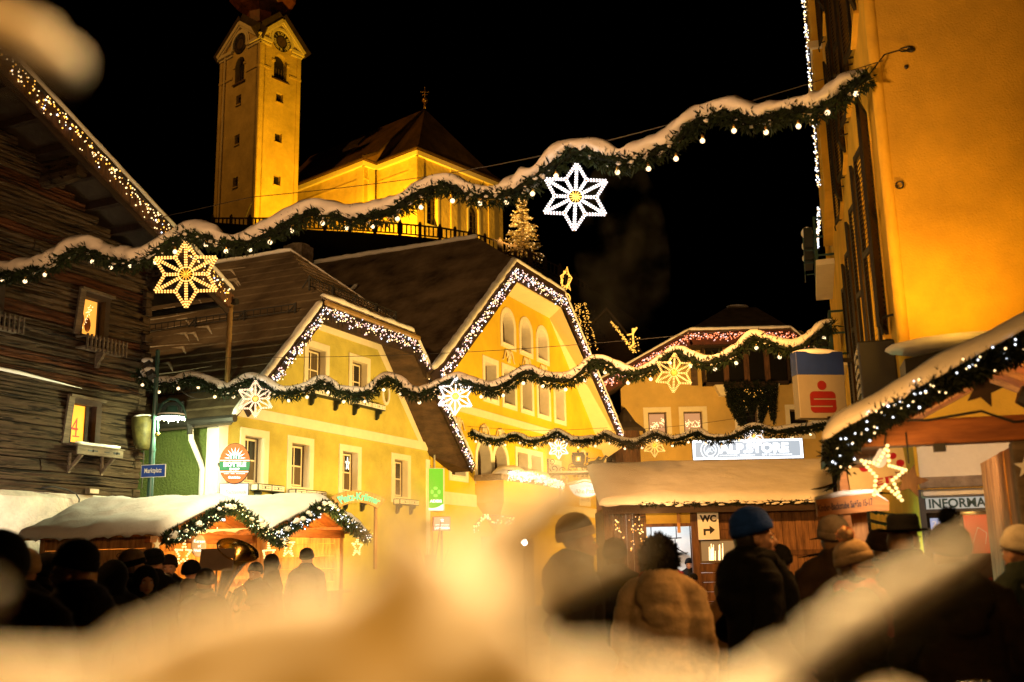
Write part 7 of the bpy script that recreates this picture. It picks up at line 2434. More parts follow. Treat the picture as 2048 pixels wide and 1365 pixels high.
    g.extrude([(.02, -.006, -.17), (.12, -.006, -.09), (.02, -.006, -.01)], (0, .004, 0))
    ob('lettering', g, M_['black'], s)
M_['wood_door'] = mat('brown_door_boards', (.22, .11, .045), .7, .35, 2, .005, 9, stretch=(6, 6, 1), dirt=(.08, .035, .014))
hut()
icicle_lights('light_chain', 'short vertical warm light chains left of the hut opening', Matrix(), [tuple(at(1232, 1030, 19.3)), tuple(at(1246, 1034, 19.3))], .75, .05, [(M_['bulb_gold'], 2), (M_['bulb_warm'], 2)], .018, 2.2, seed=71, group='fairy light chains on the gables')
icicle_lights('light_chain', 'bundle of warm lights at the left post of the hut opening', Matrix(), [tuple(at(1262, 1040, 19.4)), tuple(at(1290, 1034, 19.4))], .7, .05, [(M_['bulb_gold'], 2), (M_['bulb_warm'], 2)], .016, 2.0, seed=72, group='fairy light chains on the gables')
icicle_lights('light_chain', 'small fairy lights over the doorway under the golden oriel', Matrix(), [tuple(at(950, 1050, 33)), tuple(at(968, 1030, 33)), tuple(at(1030, 1034, 33.5))], .35, .09, [(M_['bulb_warm'], 3), (M_['bulb_pink'], 2)], .035, .8, seed=73, group='fairy light chains on the gables')
def twigs():
    b = at(862, 1105, 27.5)
    t = thing('twig_pot', 'pot of bare dark twigs with a red lantern by the green sign', 'plant', loc=V((b.x, b.y, 0)))
    rn = random.Random(4)
    g = G()
    for k in range(46):
        a = rn.uniform(0, 6.28)
        h = rn.uniform(.8, 1.5) if k > 6 else rn.uniform(1.6, 2.3)
        sp = rn.uniform(.15, .75) * (1 if k > 6 else .5)
        g.tube([(0, 0, .45), (.4 * sp * math.cos(a), .4 * sp * math.sin(a), .5 + h * .5), (sp * math.cos(a), sp * math.sin(a), .45 + h)], [.022, .015, .006], 4)
    ob('twigs', g, mat('reddish_bark', (.10, .03, .02), .8, .3, 9), t, kind='stuff')
    ob('pot', G().lathe([(0, 0), (.25, 0), (.33, .5), (.3, .52), (.0, .48)], n=14), M_['iron'], t)
    ob('lantern', G().box(-.12, -.5, 1.35, .18, -.3, 1.75), M_['red'], t, bevel=.02)
twigs()
def bare_lamp():
    c = at(1049, 1086, 13)
    t = thing('spotlight', 'dazzling bare white spotlight on a stand in the middle of the crowd', 'spotlight', loc=V((c.x, c.y, 0)))
    ob('stand', G().tube([(0, 0, 0), (0, 0, c.z - .08)], .02, 6), M_['iron'], t)
    ob('housing', G().lathe([(0, .1), (.06, .08), (.08, -.02), (.07, -.03)], (0, .06, c.z), 12, M=Matrix.Rotation(math.radians(-90), 3, 'X')), M_['iron'], t)
    ob('lens', G().ball((0, 0, c.z), (.04, .03, .04), 12, 8), glow('dazzling_lens', (1, .93, .80), 40), t, smooth=True)
bare_lamp()
# ------------------------------------------------------------------ people
_ws = bpy.data.scenes.new('workshop')
def fuse(g, voxel, smooth=4, bump=0.0, seed=0, bs=9.0, stretch=(1, 1, 1)):
    """one continuous skin around overlapping shapes"""
    me = g.mesh('fused', [])
    o = bpy.data.objects.new('fused', me)
    _ws.collection.objects.link(o)
    r = o.modifiers.new('r', 'REMESH')
    r.mode, r.voxel_size = 'VOXEL', voxel
    s = o.modifiers.new('s', 'SMOOTH')
    s.factor, s.iterations = .5, smooth
    vl = _ws.view_layers[0]
    vl.update()
    out = bpy.data.meshes.new_from_object(o.evaluated_get(vl.depsgraph))
    bpy.data.objects.remove(o)
    if bump:
        out.update()
        for v in out.vertices:
            p = V((v.co.x * stretch[0], v.co.y * stretch[1], v.co.z * stretch[2])) * bs + V((seed, 0, 0))
            v.co += v.normal * bump * (noise.noise(p) + .5 * noise.noise(p * 2.3))
    out.polygons.foreach_set('use_smooth', [True] * len(out.polygons))
    return out

def with_mat(me, m):
    me.materials.clear()
    me.materials.append(m)
    return me

CL = {}
def cloth(name, col, **k):
    if name not in CL:
        CL[name] = mat(name, col, .9, .25, 9, .004, 60, spec=.15, **k)
    return CL[name]

def person(label, u, v, D, face, hat, coat, hat_m, coat_m, turn=0, tilt=0, vox=.016, hairm=None, scarf=None, glasses=False, hat_h=.06, arms='down', hood=False, build=1.0, long=1.0, extra=None, trousers=None, beard=False, fold=(0, 0, 1)):
    """(u, v) is the photo pixel of the top of the head-gear, D the distance along the square"""
    p = at(u, v, D)
    H = p.z - hat_h
    k = H / 1.75
    X = Matrix.Translation((p.x, p.y, 0)) @ Matrix.Rotation(math.radians(-face), 4, 'Z')
    t = thing('person', label, 'person', X, group='people at the market')
    S = lambda x, y, z: V((x * k * build if abs(x) < .6 else x * k, y * k, z * k))
    # skeleton
    j = {}
    for s in (-1, 1):
        j['sh', s] = V((s * .185 * build, 0, 1.42)) * 1
        if arms == 'down':
            j['el', s], j['wr', s] = V((s * .25 * build, -.03, 1.13)), V((s * .25 * build, .05, .88))
        elif arms == 'front':
            j['el', s], j['wr', s] = V((s * .25 * build, .0, 1.14)), V((s * .10, .27, 1.16))
        elif arms == 'play':
            j['el', s], j['wr', s] = V((s * .27 * build, .14, 1.22)), V((s * .06, .32, 1.42))
        elif arms == 'pocket':
            j['el', s], j['wr', s] = V((s * .29 * build, -.06, 1.13)), V((s * .2 * build, .13, .95))
    hc = V((0, .025, 1.612))
    R3 = Matrix.Rotation(math.radians(-turn), 3, 'Z') @ Matrix.Rotation(math.radians(-tilt), 3, 'X')
    hd = lambda x, y, z: hc + R3 @ V((x, y, z))
    g = G()
    K = lambda q: tuple(V(q) * k)
    r = lambda q: q * k
    # trunk, neck, limbs
    g.ball(K((0, 0, .98)), (r(.165 * build), r(.115), r(.14)))
    g.ball(K((0, 0, 1.14)), (r(.145 * build), r(.105), r(.17)))
    g.ball(K((0, .005, 1.32)), (r(.175 * build), r(.115), r(.17)))
    g.tube([K((0, -.005, 1.40)), K((0, .0, 1.5)), K(hd(0, -.01, -.06))], [r(.075), r(.056), r(.055)], 10)
    for s in (-1, 1):
        g.tube([K((s * .09, 0, .95)), K((s * .095, .01, .72)), K((s * .1, .015, .49)), K((s * .1, -.01, .3)), K((s * .1, -.02, .08))], [r(.088), r(.078), r(.055), r(.056), r(.04)], 10)
        g.ball(K((s * .105, .06, .04)), (r(.045), r(.125), r(.04)), 8, 6)
        g.ball(K(j['sh', s] + V((-s * .03, 0, -.01))), r(.055), 8, 6)
        g.tube([K(j['sh', s]), K(j['el', s]), K(j['wr', s])], [r(.052), r(.042), r(.03)], 8)
        w = j['wr', s]
        d = (w - j['el', s]).normalized()
        side = V((1, 0, 0)) if abs(d.x) < .8 else V((0, 1, 0))
        b = d.cross(side).normalized()
        a2 = b.cross(d).normalized()
        g.ball(K(w + d * .055), (r(.036), r(.036), r(.045)), 8, 6)
        for q, (o, ln) in enumerate(((-.03, .075), (-.01, .085), (.01, .08), (.03, .062))):
            f0 = w + d * .08 + b * o
            f1 = f0 + d * ln * .5 + a2 * .012
            f2 = f0 + d * ln * .85 + a2 * .035
            g.tube([K(f0), K(f1), K(f2)], [r(.0095), r(.0088), r(.0075)], 6)
        tb = w + d * .03 - b * .03
        g.tube([K(tb), K(tb - b * .03 + d * .035), K(tb - b * .03 + d * .065 + a2 * .015)], [r(.012), r(.0105), r(.009)], 6)
    # head: skull, face, jaw, nose, brow, lips, ears
    def hb(x, y, z, rx, ry, rz):
        g.ball(K(hd(x, y, z)), (r(rx), r(ry), r(rz)), 12, 9, M=R3)
    hb(0, -.015, .03, .076, .092, .092)
    hb(0, .02, -.03, .062, .07, .085)
    hb(0, .045, -.085, .036, .036, .03)
    hb(0, .07, .012, .05, .02, .014)
    for s in (-1, 1):
        hb(s * .035, .055, -.03, .024, .026, .022)
        hb(s * .076, -.01, -.015, .012, .02, .03)
    g.tube([K(hd(0, .085, .008)), K(hd(0, .103, -.018)), K(hd(0, .112, -.034))], [r(.008), r(.011), r(.014)], 8)
    hb(0, .098, -.038, .018, .012, .009)
    hb(0, .082, -.062, .022, .012, .0065)
    hb(0, .08, -.074, .02, .012, .007)
    body = with_mat(fuse(g, vox * k, 3), M_['skin'])
    ob('body', body, None, t)
    # eyes, lips
    ge = G()
    for s in (-1, 1):
        ge.ball(K(hd(s * .03, .079, -.004)), (r(.011), r(.008), r(.008)), 8, 6, 0, M=R3)
        ge.ball(K(hd(s * .031, .0865, -.004)), (r(.0048), r(.003), r(.0048)), 6, 5, 1, M=R3)
        ge.ball(K(hd(s * .031, .088, .017)), (r(.017), r(.005), r(.004)), 6, 5, 2, M=R3)
    ob('eyes', ge, [M_['eye'], M_['black'], hairm or M_['hair_dk']], t, smooth=True)
    ob('lips', G().ball(K(hd(0, .0905, -.066)), (r(.021), r(.006), r(.008)), 8, 6, M=R3), M_['lip'], t, smooth=True)
    if beard:
        gb = G()
        gb.ball(K(hd(0, .05, -.09)), (r(.06), r(.055), r(.045)), 10, 8, M=R3)
        gb.ball(K(hd(0, .092, -.052)), (r(.032), r(.012), r(.008)), 8, 6, M=R3)
        ob('beard', gb, hairm or M_['hair_dk'], t, smooth=True)
    if hairm:
        gh = G()
        gh.ball(K(hd(0, -.05, -.01)), (r(.088), r(.07), r(.1)), 12, 8, M=R3)
        gh.ball(K(hd(0, -.06, -.1)), (r(.075), r(.05), r(.09)), 10, 8, M=R3)
        ob('hair', with_mat(fuse(gh, .014, 2, .008, 3, 22, (1, 1, .3)), hairm), None, t)
    # head-gear
    gh = G()
    nrm = False
    if hat in ('beanie', 'bobble', 'slouch', 'striped'):
        ry = .112 if hat != 'slouch' else .13
        prof = [(.088, -.0), (.098, .03), (.099, .06), (.09, .095), (.066, .125), (.03, .143), (0, .147)]
        lean = Matrix.Rotation(math.radians(14), 3, 'X')
        gh.lathe([(r(a), r(b)) for a, b in prof], K(hd(0, -.015, .02)), 24, M=R3 @ lean @ Matrix.Diagonal((1, 1.12, 1)))
        gh.lathe([(r(a), r(b)) for a, b in [(.09, .0), (.102, .0), (.106, .02), (.105, .045), (.099, .052)]], K(hd(0, -.015, .02)), 24, 1 if hat == 'striped' else 0, M=R3 @ lean @ Matrix.Diagonal((1, 1.12, 1)))
        if hat == 'bobble':
            gh.ball(K(hd(0, -.055, .185)), r(.05), 12, 9)
            for q in range(160):
                a, b = rnd.uniform(0, 6.28), rnd.uniform(-1, 1)
                c = math.sqrt(1 - b * b)
                e = V((c * math.cos(a), c * math.sin(a), b))
                o2 = V(K(hd(0, -.055, .185)))
                sd = e.cross(V((.3, .5, .8))).normalized() * .007
                gh.add([o2 + e * .045 * k - sd, o2 + e * .062 * k, o2 + e * .045 * k + sd], [(0, 1, 2)], 1 if isinstance(hat_m, list) else 0)
        if hat == 'slouch':
            gh.ball(K(hd(0, -.075, .1)), (r(.1), r(.1), r(.06)), 14, 9, M=R3)
    elif hat == 'fedora':
        gh.lathe([(r(a), r(b)) for a, b in [(.086, .02), (.09, .03), (.088, .1), (.075, .125), (.05, .118), (0, .115)]], K(hd(0, -.01, .03)), 24, M=R3 @ Matrix.Diagonal((1, 1.15, 1)))
        gh.lathe([(r(a), r(b)) for a, b in [(.088, .022), (.12, .018), (.145, .028), (.147, .034), (.12, .026), (.088, .03)]], K(hd(0, -.01, .03)), 24, M=R3 @ Matrix.Diagonal((1, 1.15, 1)))
        gh.lathe([(r(a), r(b)) for a, b in [(.091, .03), (.0925, .055), (.091, .056)]], K(hd(0, -.01, .03)), 24, M=R3 @ Matrix.Diagonal((1, 1.15, 1)))
    elif hat == 'fur':
        gh.ball(K(hd(0, -.03, .0)), (r(.125), r(.12), r(.15)), 14, 10, M=R3)
        for q in range(420):
            a, b = rnd.uniform(0, 6.28), rnd.uniform(-.9, 1)
            c = math.sqrt(1 - b * b)
            e = V((c * math.cos(a) * .125, c * math.sin(a) * .12, b * .15))
            o2 = V(K(hd(0, -.03, .0)))
            n2 = e.normalized()
            sd = n2.cross(V((rnd.random(), rnd.random(), 1))).normalized() * .012
            gh.add([o2 + e * k * .97 - sd, o2 + e * k + n2 * rnd.uniform(.012, .03), o2 + e * k * .97 + sd], [(0, 1, 2)])
    elif hat == 'hood':
        gh.ball(K(hd(0, -.035, .02)), (r(.115), r(.115), r(.13)), 14, 10, M=R3)
        gh.ball(K(hd(0, -.045, -.09)), (r(.11), r(.1), r(.1)), 12, 8, M=R3)
    if gh.v:
        if hat in ('hood',):
            ob('hood', with_mat(fuse(gh, .016, 3, .006, 2), hat_m), None, t)
        else:
            ob('hat', gh, hat_m if isinstance(hat_m, list) else [hat_m, hat_m], t, smooth=hat not in ('fur',))
    # coat
    g = G()
    hem = .84 - .34 * (long - 1) if long >= 1 else .9
    B = build
    secs = [(hem, .225 * B, .17), (1.0, .21 * B, .16), (1.14, .2 * B, .15), (1.28, .215 * B, .155), (1.38, .195 * B, .135), (1.45, .145 * B, .11), (1.5, .1, .09)]
    g.lathe([(0, r(hem))] + [(1, r(s[0])) for s in secs] + [(0, r(1.5))], (0, 0, 0), 16)
    n = 16
    base_i = len(g.v) - n * (len(secs) + 2)
    for i, s_ in enumerate(secs):
        for q in range(n):
            a = 2 * math.pi * q / n
            g.v[base_i + n * (i + 1) + q] = (r(s_[1]) * math.cos(a), r(s_[2]) * math.sin(a), r(s_[0]))
    for s in (-1, 1):
        m0 = j['sh', s].lerp(j['el', s], .5)
        g.ball(K(j['sh', s] + V((-s * .03, 0, -.02))), (r(.095), r(.088), r(.082)), 10, 8)
        g.tube([K((s * .05, 0, 1.47)), K(j['sh', s] + V((-s * .02, 0, -.005)))], [r(.075), r(.078)], 10)
        g.tube([K(j['sh', s]), K(m0), K(j['el', s]), K(j['el', s].lerp(j['wr', s], .6)), K(j['wr', s])], [r(.08), r(.078), r(.073), r(.066), r(.055)], 10)
        g.ball(K(j['el', s]), r(.076), 8, 6)
    g.tube([K((0, -.005, 1.42)), K((0, .0, 1.5)), K((0, .012, 1.56))], [r(.125), r(.108), r(.094)], 12)
    if hood:
        g.ball(K((0, -.12, 1.40)), (r(.15), r(.08), r(.12)), 12, 8)
        g.ball(K((0, -.07, 1.5)), (r(.125), r(.09), r(.06)), 12, 8)
        g.ball(K((0, -.15, 1.29)), (r(.10), r(.05), r(.08)), 12, 8)
    ob('coat', with_mat(fuse(g, max(.016, vox) * k, 3, .010, u * .37, 6.0, (.7, .7, 2.6)), coat_m), None, t)
    gl = G()
    for s in (-1, 1):
        gl.tube([K((s * .09, 0, .98)), K((s * .1, .01, .7)), K((s * .105, .01, .49)), K((s * .105, -.01, .12))], [r(.11), r(.1), r(.08), r(.072)], 10)
    ob('trousers', gl, trousers or M_['black'], t, smooth=True)
    gbm = G()
    for s in (-1, 1):
        gbm.ball(K((s * .107, .055, .05)), (r(.055), r(.14), r(.05)), 10, 7)
        gbm.tube([K((s * .105, -.02, .05)), K((s * .105, -.02, .2))], [r(.062), r(.066)], 10)
    ob('boots', gbm, M_['bark'], t, smooth=True)
    if scarf:
        gs = G()
        gs.tube([K((.105 * math.cos(q * .5236), .09 * math.sin(q * .5236) + .01, 1.495 + .015 * math.sin(q * 2.1))) for q in range(12)], [r(.042) * (1 + .12 * math.sin(q * 1.7)) for q in range(12)], 8, closed=True)
        gs.tube([K((.03, .12, 1.48)), K((.05, .17, 1.35)), K((.04, .19, 1.15)), K((.05, .185, 1.02))], [r(.04), r(.05), r(.05), r(.04)], 8)
        ob('scarf', with_mat(fuse(gs, .012, 2, .004, 1, 30), scarf), None, t)
    if glasses:
        gg = G()
        for s in (-1, 1):
            gg.tube([K(hd(s * .032 + .024 * math.cos(q * .5236), .1, -.004 + .018 * math.sin(q * .5236))) for q in range(12)], r(.0032), 5, closed=True)
            gg.tube([K(hd(s * .056, .098, .0)), K(hd(s * .078, .0, .0))], r(.003), 4)
        gg.tube([K(hd(-.009, .104, .0)), K(hd(.009, .104, .0))], r(.003), 4)
        ob('glasses', gg, M_['black'], t)
    if extra:
        extra(t, K, r, hd, R3)
    return t

blk, dkg, brn, bge = cloth('black_wool', (.004, .004, .0045)), cloth('dark_grey_cloth', (.012, .0115, .012)), cloth('dark_brown_cloth', (.016, .009, .005)), cloth('beige_quilted_cloth', (.62, .44, .26))
red, pnk, blu, crm = cloth('red_wool', (.45, .012, .015)), cloth('pink_wool', (.55, .16, .17)), cloth('blue_wool', (.010, .045, .26)), cloth('cream_knit', (.46, .33, .20))
gry, tan, olv, wht = cloth('grey_knit', (.11, .085, .065)), cloth('tan_canvas', (.24, .14, .055)), cloth('dark_green_cloth', (.018, .026, .020)), cloth('off_white_knit', (.50, .46, .38))
person('tall person in a blue beanie and long black coat, face turned to the right', 1497, 996, 5.5, 80, 'beanie', 'coat', blu, blk, turn=12, hat_h=.07, vox=.010, long=1.35, hood=True, arms='pocket', build=.92, hairm=M_['hair_dk'], scarf=dkg)
person('person in beige hooded coat and black fluffy hat seen from behind, red at the collar', 1316, 1038, 6.1, 18, 'fur', 'coat', blk, bge, hat_h=.1, hood=True, arms='down', build=1.04, scarf=red, vox=.013, turn=10)
person('person in cream bobble hat with glasses and pink scarf, looking right', 1698, 1030, 5.6, 88, 'bobble', 'coat', [crm, cloth('salmon_pompon', (.75, .30, .13))], brn, hat_h=.15, glasses=True, scarf=pnk, vox=.010, hairm=M_['hair_br'], turn=22, arms='front', build=.86)
person('person in grey beanie with brown hair behind the cream bobble hat', 1663, 1016, 6.6, 10, 'beanie', 'coat', gry, brn, hat_h=.07, hairm=M_['hair_br'], vox=.015)
person('person in black fedora seen half from behind at the info window', 1803, 1027, 6.2, 40, 'fedora', 'coat', blk, blk, hat_h=.02, vox=.011, turn=20, hairm=M_['hair_br'])
person('broad person in black bobble hat and dark puffy coat from behind', 1890, 990, 4.9, 5, 'bobble', 'coat', blk, brn, hat_h=.15, build=1.05, hood=True, vox=.013, arms='pocket')
def straps(t, K, r, hd, R3):
    g = G()
    for s in (-1, 1):
        g.tube([K((s * .12, .13, 1.05)), K((s * .13, .13, 1.35)), K((s * .12, .0, 1.49)), K((s * .12, -.14, 1.36))], r(.022), 6)
    ob('backpack_strap', g, M_['black'], t, smooth=True)
    g = G().ball(K((0, -.24, 1.22)), (r(.16), r(.1), r(.22)), 12, 8)
    ob('backpack', g, dkg, t, smooth=True)
person('person in off-white hat and dark green jacket with backpack straps at the stall boards', 2036, 1034, 5.7, -25, 'beanie', 'coat', wht, olv, hat_h=.065, vox=.015, extra=straps)
person('shorter person in grey hat standing behind the blue beanie', 1556, 1078, 7.6, 20, 'beanie', 'coat', dkg, blk, hat_h=.06, vox=.018)
person('person with tan shoulder bag half hidden by the black coat', 1447, 1150, 8.6, -15, 'hood', 'coat', tan, tan, hat_h=.03, vox=.02)
person('blurred person in striped dark cap, face in profile to the right', 1148, 1016, 6.0, 78, 'striped', 'coat', [dkg, crm], dkg, hat_h=.055, vox=.012, arms='pocket', hood=True)
person('near person in black beanie smiling in profile to the left', 157, 1064, 4.9, -72, 'beanie', 'coat', blk, blk, hat_h=.055, vox=.010, hood=True, build=1.15, turn=-14, arms='pocket')
person('dark hooded figure cut off at the left photo edge', 8, 1046, 3.9, -10, 'hood', 'coat', blk, blk, hat_h=.03, vox=.016, build=1.1)
person('person in pale knit hat behind the dark hooded figure', 52, 1084, 6.3, -35, 'beanie', 'coat', crm, blk, hat_h=.06, vox=.018)
person('person in dark hat glancing left beside the near black beanie', 96, 1094, 6.6, -70, 'beanie', 'coat', dkg, blk, hat_h=.06, vox=.014, hairm=M_['hair_dk'])
person('person in striped grey knit hat turned towards the first stall', 266, 1088, 8.4, 28, 'striped', 'coat', [cloth('stone_knit', (.26, .18, .11)), blk], blk, hat_h=.06, vox=.016, turn=20, scarf=dkg, hairm=M_['hair_br'])
person('person in black cap with back turned among the crowd at the left edge', 70, 1120, 7.4, 10, 'beanie', 'coat', blk, blk, hat_h=.06, vox=.018, hairm=M_['hair_dk'])
person('person in dark hood between near black beanie and striped grey hat', 228, 1112, 7.0, -20, 'hood', 'coat', blk, dkg, hat_h=.03, vox=.018)
person('person in dark knit cap at the right end of the dark left crowd', 412, 1128, 9.4, -40, 'beanie', 'coat', brn, blk, hat_h=.06, vox=.018, scarf=gry)
person('small person with dark hood and lit face below the striped grey hat', 293, 1124, 7.9, 150, 'hood', 'coat', blk, blk, hat_h=.03, vox=.014)
person('person in tall dark hat with back turned before the first stall', 310, 1089, 10.2, 0, 'slouch', 'coat', blk, blk, hat_h=.06, vox=.02)
def horn(t, K, r, hd, R3):
    q = thing('trumpet', 'small silver horn held by the bearded musician', 'trumpet', T_[t.name], loc=K((0, .38, 1.5)))
    ob('tube', G().tube([(0, -.22, 0), (0, .1, 0), (.03, .14, 0), (.05, .1, -.02), (.05, -.1, -.03), (0, -.12, -.02)], .011, 7), M_['silver'], q, smooth=True)
    ob('bell', G().lathe([(.012, 0), (.016, .12), (.03, .18), (.065, .22)], (0, .1, 0), 14, M=Matrix.Rotation(math.radians(-90), 3, 'X')), M_['silver'], q, smooth=True)
person('bearded person in dark beanie playing a silver horn, facing the square', 339, 1102, 11.4, 165, 'beanie', 'coat', brn, blk, hat_h=.06, vox=.014, beard=True, arms='play', extra=horn)
person('person in black beanie and patterned jacket seen from behind', 383, 1112, 10.6, 20, 'beanie', 'coat', blk, cloth('patterned_cloth', (.05, .035, .022)), hat_h=.06, vox=.018)
person('person in brown hood standing between the two left stalls', 545, 1104, 14.0, 60, 'hood', 'coat', brn, brn, hat_h=.03, vox=.02)
person('dark-haired person before the second stall', 614, 1092, 14.6, 10, 'beanie', 'coat', brn, blk, hat_h=.05, vox=.02)
person('person in dark beanie inside the hut opening, looking out', 1378, 1112, 20.8, 200, 'beanie', 'coat', blk, dkg, hat_h=.06, vox=.02)
person('red-faced child in dark cap before the hut counter', 1386, 1142, 18.8, -60, 'beanie', 'coat', blk, tan, hat_h=.06, vox=.02)
person('dark figure in a plain cap between the striped cap and the beige coat', 1228, 1066, 8.2, 15, 'beanie', 'coat', dkg, blk, hat_h=.06, vox=.018, hairm=M_['hair_br'])
person('dark figure with brown hair and scarf between fedora and cream bobble hat', 1758, 1048, 7.4, -15, 'beanie', 'coat', brn, dkg, hat_h=.06, vox=.018, hairm=M_['hair_br'], scarf=gry)
def shopping_bag():
    b = at(2000, 1290, 5.0)
    t = thing('shopping_bag', 'bright red bag hanging beside the broad dark coat', 'bag', loc=(b.x, b.y, b.z - .12))
    ob('bag', G().hexa([(-.02, -.08, 0), (.06, -.08, 0), (.06, .08, 0), (-.02, .08, 0), (-.06, -.08, .3), (.02, -.08, .3), (.02, .08, .3), (-.06, .08, .3)]), red, t, bevel=.01)
    ob('handle', G().tube([(-.02, -.05, .3), (-.02, -.03, .42), (-.02, .03, .42), (-.02, .05, .3)], .008, 5), red, t)
shopping_bag()

def tuba():
    D = 12.6
    c = at(476, 1100, D)
    X = Matrix.Translation(c) @ Matrix.Rotation(math.radians(26), 4, 'Y') @ Matrix.Rotation(math.radians(22), 4, 'X')
    t = thing('tuba', 'large brass tuba with wide bell turned to the square', 'tuba', X)
    me = G().lathe([(.05, -.75), (.07, -.5), (.10, -.3), (.15, -.15), (.21, -.06), (.26, -.01), (.265, .0), (.255, .0), (.2, -.06), (.14, -.16), (.05, -.4)], n=28).mesh('bell', [M_['brass']], True)
    ob('bell', me, None, t)
    ob('tubing', G().tube([(.0, -.0, -.7), (.06, 0, -.95), (.2, 0, -1.0), (.3, 0, -.85), (.3, 0, -.5), (.22, 0, -.4), (.16, 0, -.5), (.16, 0, -.8)], [.06, .06, .055, .05, .045, .035, .03, .025], 10), M_['brass'], t, smooth=True)
    ob('valves', G().tube([(.12, -.08, -.5), (.12, -.08, -.75)], .022, 8).tube([(.17, -.08, -.5), (.17, -.08, -.75)], .022, 8).tube([(.22, -.08, -.5), (.22, -.08, -.75)], .022, 8), M_['silver'], t)
    person('musician hidden behind the brass tuba', 512, 1118, 13.0, 200, 'beanie', 'coat', blk, blk, hat_h=.06, vox=.02, arms='front')
    b = at(433, 1118, 12.4)
    s = thing('music_stand', 'dark folding music stand beside the tuba', 'music stand', loc=(b.x, b.y, 0))
    ob('desk', G().hexa([(-.2, -.04, b.z - .14), (.2, -.04, b.z - .14), (.2, -.02, b.z - .14), (-.2, -.02, b.z - .14), (-.2, .05, b.z + .12), (.2, .05, b.z + .12), (.2, .07, b.z + .12), (-.2, .07, b.z + .12)]), M_['frame_brown'], s)
    ob('stem', G().tube([(0, .02, .4), (0, .02, b.z)], .012, 6), M_['iron'], s)
    for k in range(3):
        a = k * 2.09
        ob('leg', G().tube([(0, .02, .45), (.3 * math.cos(a), .02 + .3 * math.sin(a), 0)], .01, 5), M_['iron'], s)
tuba()

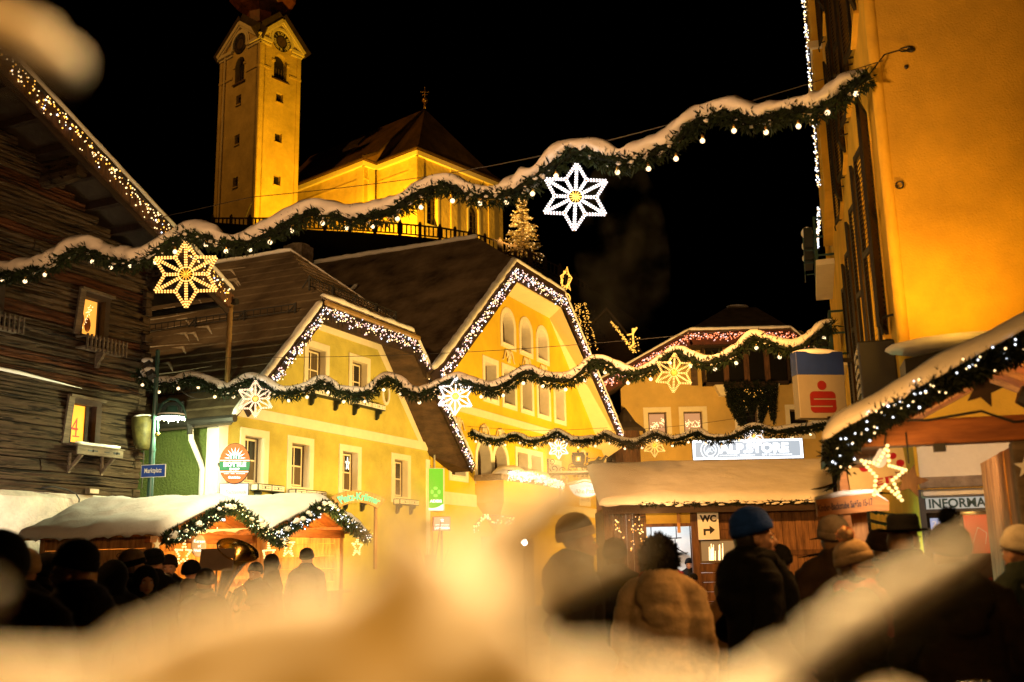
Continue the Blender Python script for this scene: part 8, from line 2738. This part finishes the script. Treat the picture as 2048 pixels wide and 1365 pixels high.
# ------------------------------------------------------------------ snow-laden shrub right in front of the photographer
def px(u, v, d): return at(u, v, d)
def shrub():
    t = thing('snowy_shrub', 'snow-laden shrub close in front, out of focus along the bottom', 'shrub', loc=(0, .29, 0))
    blobs = [(-150, 1490, 160, 0.264), (0, 1470, 150, 0.264), (150, 1470, 155, 0.264), (300, 1430, 160, 0.264), (420, 1385, 165, 0.264), (520, 1345, 168, 0.264), (620, 1335, 165, 0.264), (725, 1315, 160, 0.264), (805, 1215, 110, 0.264), (803, 1085, 56, 0.264), (800, 1005, 48, 0.264), (905, 1270, 140, 0.264), (955, 1140, 82, 0.276), (1000, 1075, 66, 0.280), (1055, 1030, 62, 0.288), (1120, 1000, 54, 0.296), (1190, 985, 34, 0.296),
             (985, 1240, 62, 0.264), (1060, 1180, 50, 0.272), (1130, 1150, 46, 0.272), (1200, 1118, 38, 0.276), (1262, 1088, 26, 0.276),
             (900, 1390, 190, 0.264), (1050, 1395, 125, 0.264), (1200, 1435, 118, 0.264), (1350, 1465, 110, 0.264), (1480, 1470, 100, 0.264), (500, 1480, 220, 0.264), (200, 1560, 220, 0.264), (800, 1560, 260, 0.264), (1150, 1560, 200, 0.264), (1500, 1580, 180, 0.264), (-100, 1600, 200, 0.264)]
    g = G()
    for u, v, r, d in blobs:
        c = px(u, v, d)
        R = r / 2089 * d
        g.ball(c, (R, R * .8, R), 14, 10)
    me = with_mat(fuse(g, .0035, 6, .005, 2, 40), M_['snow'])
    ob('snow', me, None, t, world=True)
    blobs = [(1450, 1405, 50), (1510, 1372, 54), (1570, 1330, 54), (1640, 1282, 55), (1710, 1232, 55), (1780, 1188, 52), (1840, 1150, 46), (1895, 1112, 36), (1940, 1082, 26), (1975, 1058, 15), (1800, 1470, 95), (1950, 1480, 90), (1650, 1490, 90), (2080, 1480, 90)]
    g = G()
    for u, v, r in blobs:
        c = px(u, v, .375)
        R = r / 2089 * .304
        g.ball(c, (R, R * .8, R), 12, 9)
    ob('snow', with_mat(fuse(g, .0028, 4, .003, 5, 45), M_['snow_near']), None, t, world=True)
    # dark branches beneath and between the snow
    base = V((0, .29, 0))
    for pts, r in (([(700, 1700, 0.276), (1000, 1180, 0.280), (1090, 1080, 0.288), (1180, 990, 0.296), (1290, 885, 0.300)], (.005, .0035, .003, .0035, .0015)),
                   ([(1350, 1600, 0.312), (1500, 1420, 0.312), (1660, 1305, 0.314), (1800, 1215, 0.316), (1930, 1130, 0.316), (2010, 1070, 0.316)], (.006, .005, .0045, .004, .003, .0015)),
                   ([(1000, 1500, 0.280), (1020, 1260, 0.280), (1140, 1180, 0.280), (1290, 1090, 0.288)], (.005, .0045, .004, .0015)),
                   ([(500, 1700, 0.272), (640, 1300, 0.272), (780, 1120, 0.272), (800, 960, 0.272)], (.005, .004, .002, .001))):
        q = [px(*p) for p in pts]
        ob('branch', G().tube([base.lerp(q[0], .0) + V((0, 0, .1))] + q, [.008] + list(r), 8), M_['bark'], t, world=True, smooth=True)
    g = G()
    rn = random.Random(3)
    for a, b, R, n in ((px(1520, 1450, 0.312), px(1990, 1120, 0.316), .0045, 350), (px(1040, 1215, 0.280), px(1270, 1125, 0.288), .003, 150)):
        d = (b - a).normalized()
        for k in range(n):
            needles(g, a.lerp(b, rn.random()), d, rn, 1, R, .0075, .0006)
    ob('needles', g, M_['needle_dk'], t, world=True, kind='stuff')
    t2 = thing('snowy_branch', 'out of focus snowy branch tip hanging into the upper left corner', 'branch', loc=px(-200, 20, 0.316))
    g = G()
    for u, v, r in ((-120, 40, 90), (-30, 60, 95), (50, 88, 92), (110, 120, 66), (140, 140, 40), (20, 130, 50)):
        c = px(u, v, .375)
        R = r / 2089 * .304
        g.ball(c, (R, R * .8, R * .9), 12, 9)
    ob('snow', with_mat(fuse(g, .0028, 4, .003, 8, 45), M_['snow_near']), None, t2, world=True)
    ob('branch', G().tube([px(-700, -100, 0.416), px(-200, 20, 0.316), px(60, 120, 0.312), px(130, 165, 0.312)], [.014, .01, .006, .003], 7), M_['bark'], t2, world=True)
    t3 = thing('snowy_branch', 'small out of focus snow clump at the left photo edge', 'branch', loc=px(-80, 1200, 0.316))
    ob('snow', G().ball(px(-8, 1172, .4), .0028, 10, 7), M_['snow_near'], t3, world=True, smooth=True)
    ob('branch', G().tube([px(-300, 1400, 0.316), px(-60, 1220, 0.316), px(-8, 1175, 0.316)], [.008, .006, .003], 6), M_['bark'], t3, world=True)
M_['snow_near'] = M_['snow']
shrub()
bpy.data.scenes.remove(_ws)

# faint steam drifting up behind the golden gable
def steam():
    c = at(1245, 520, 52)
    g = G().ball((0, 0, 0), (2.6, 1.6, 6.0), 14, 10)
    m = bpy.data.materials.new('thin_steam')
    m.use_nodes = True
    nt = m.node_tree
    nt.nodes.remove(nt.nodes['Principled BSDF'])
    v = nt.nodes.new('ShaderNodeVolumePrincipled')
    v.inputs['Color'].default_value = (.8, .78, .75, 1)
    tc, nz, cr = nt.nodes.new('ShaderNodeTexCoord'), nt.nodes.new('ShaderNodeTexNoise'), nt.nodes.new('ShaderNodeMapRange')
    nz.inputs['Scale'].default_value, nz.inputs['Detail'].default_value = .45, 3
    cr.inputs['From Min'].default_value, cr.inputs['From Max'].default_value = .47, .75
    cr.inputs['To Min'].default_value, cr.inputs['To Max'].default_value = 0, .16
    nt.links.new(tc.outputs['Object'], nz.inputs['Vector'])
    nt.links.new(nz.outputs['Fac'], cr.inputs['Value'])
    nt.links.new(cr.outputs[0], v.inputs['Density'])
    nt.links.new(v.outputs[0], nt.nodes['Material Output'].inputs['Volume'])
    o = ob('steam', g, m, kind='stuff', M=Matrix.Translation(c))
steam()
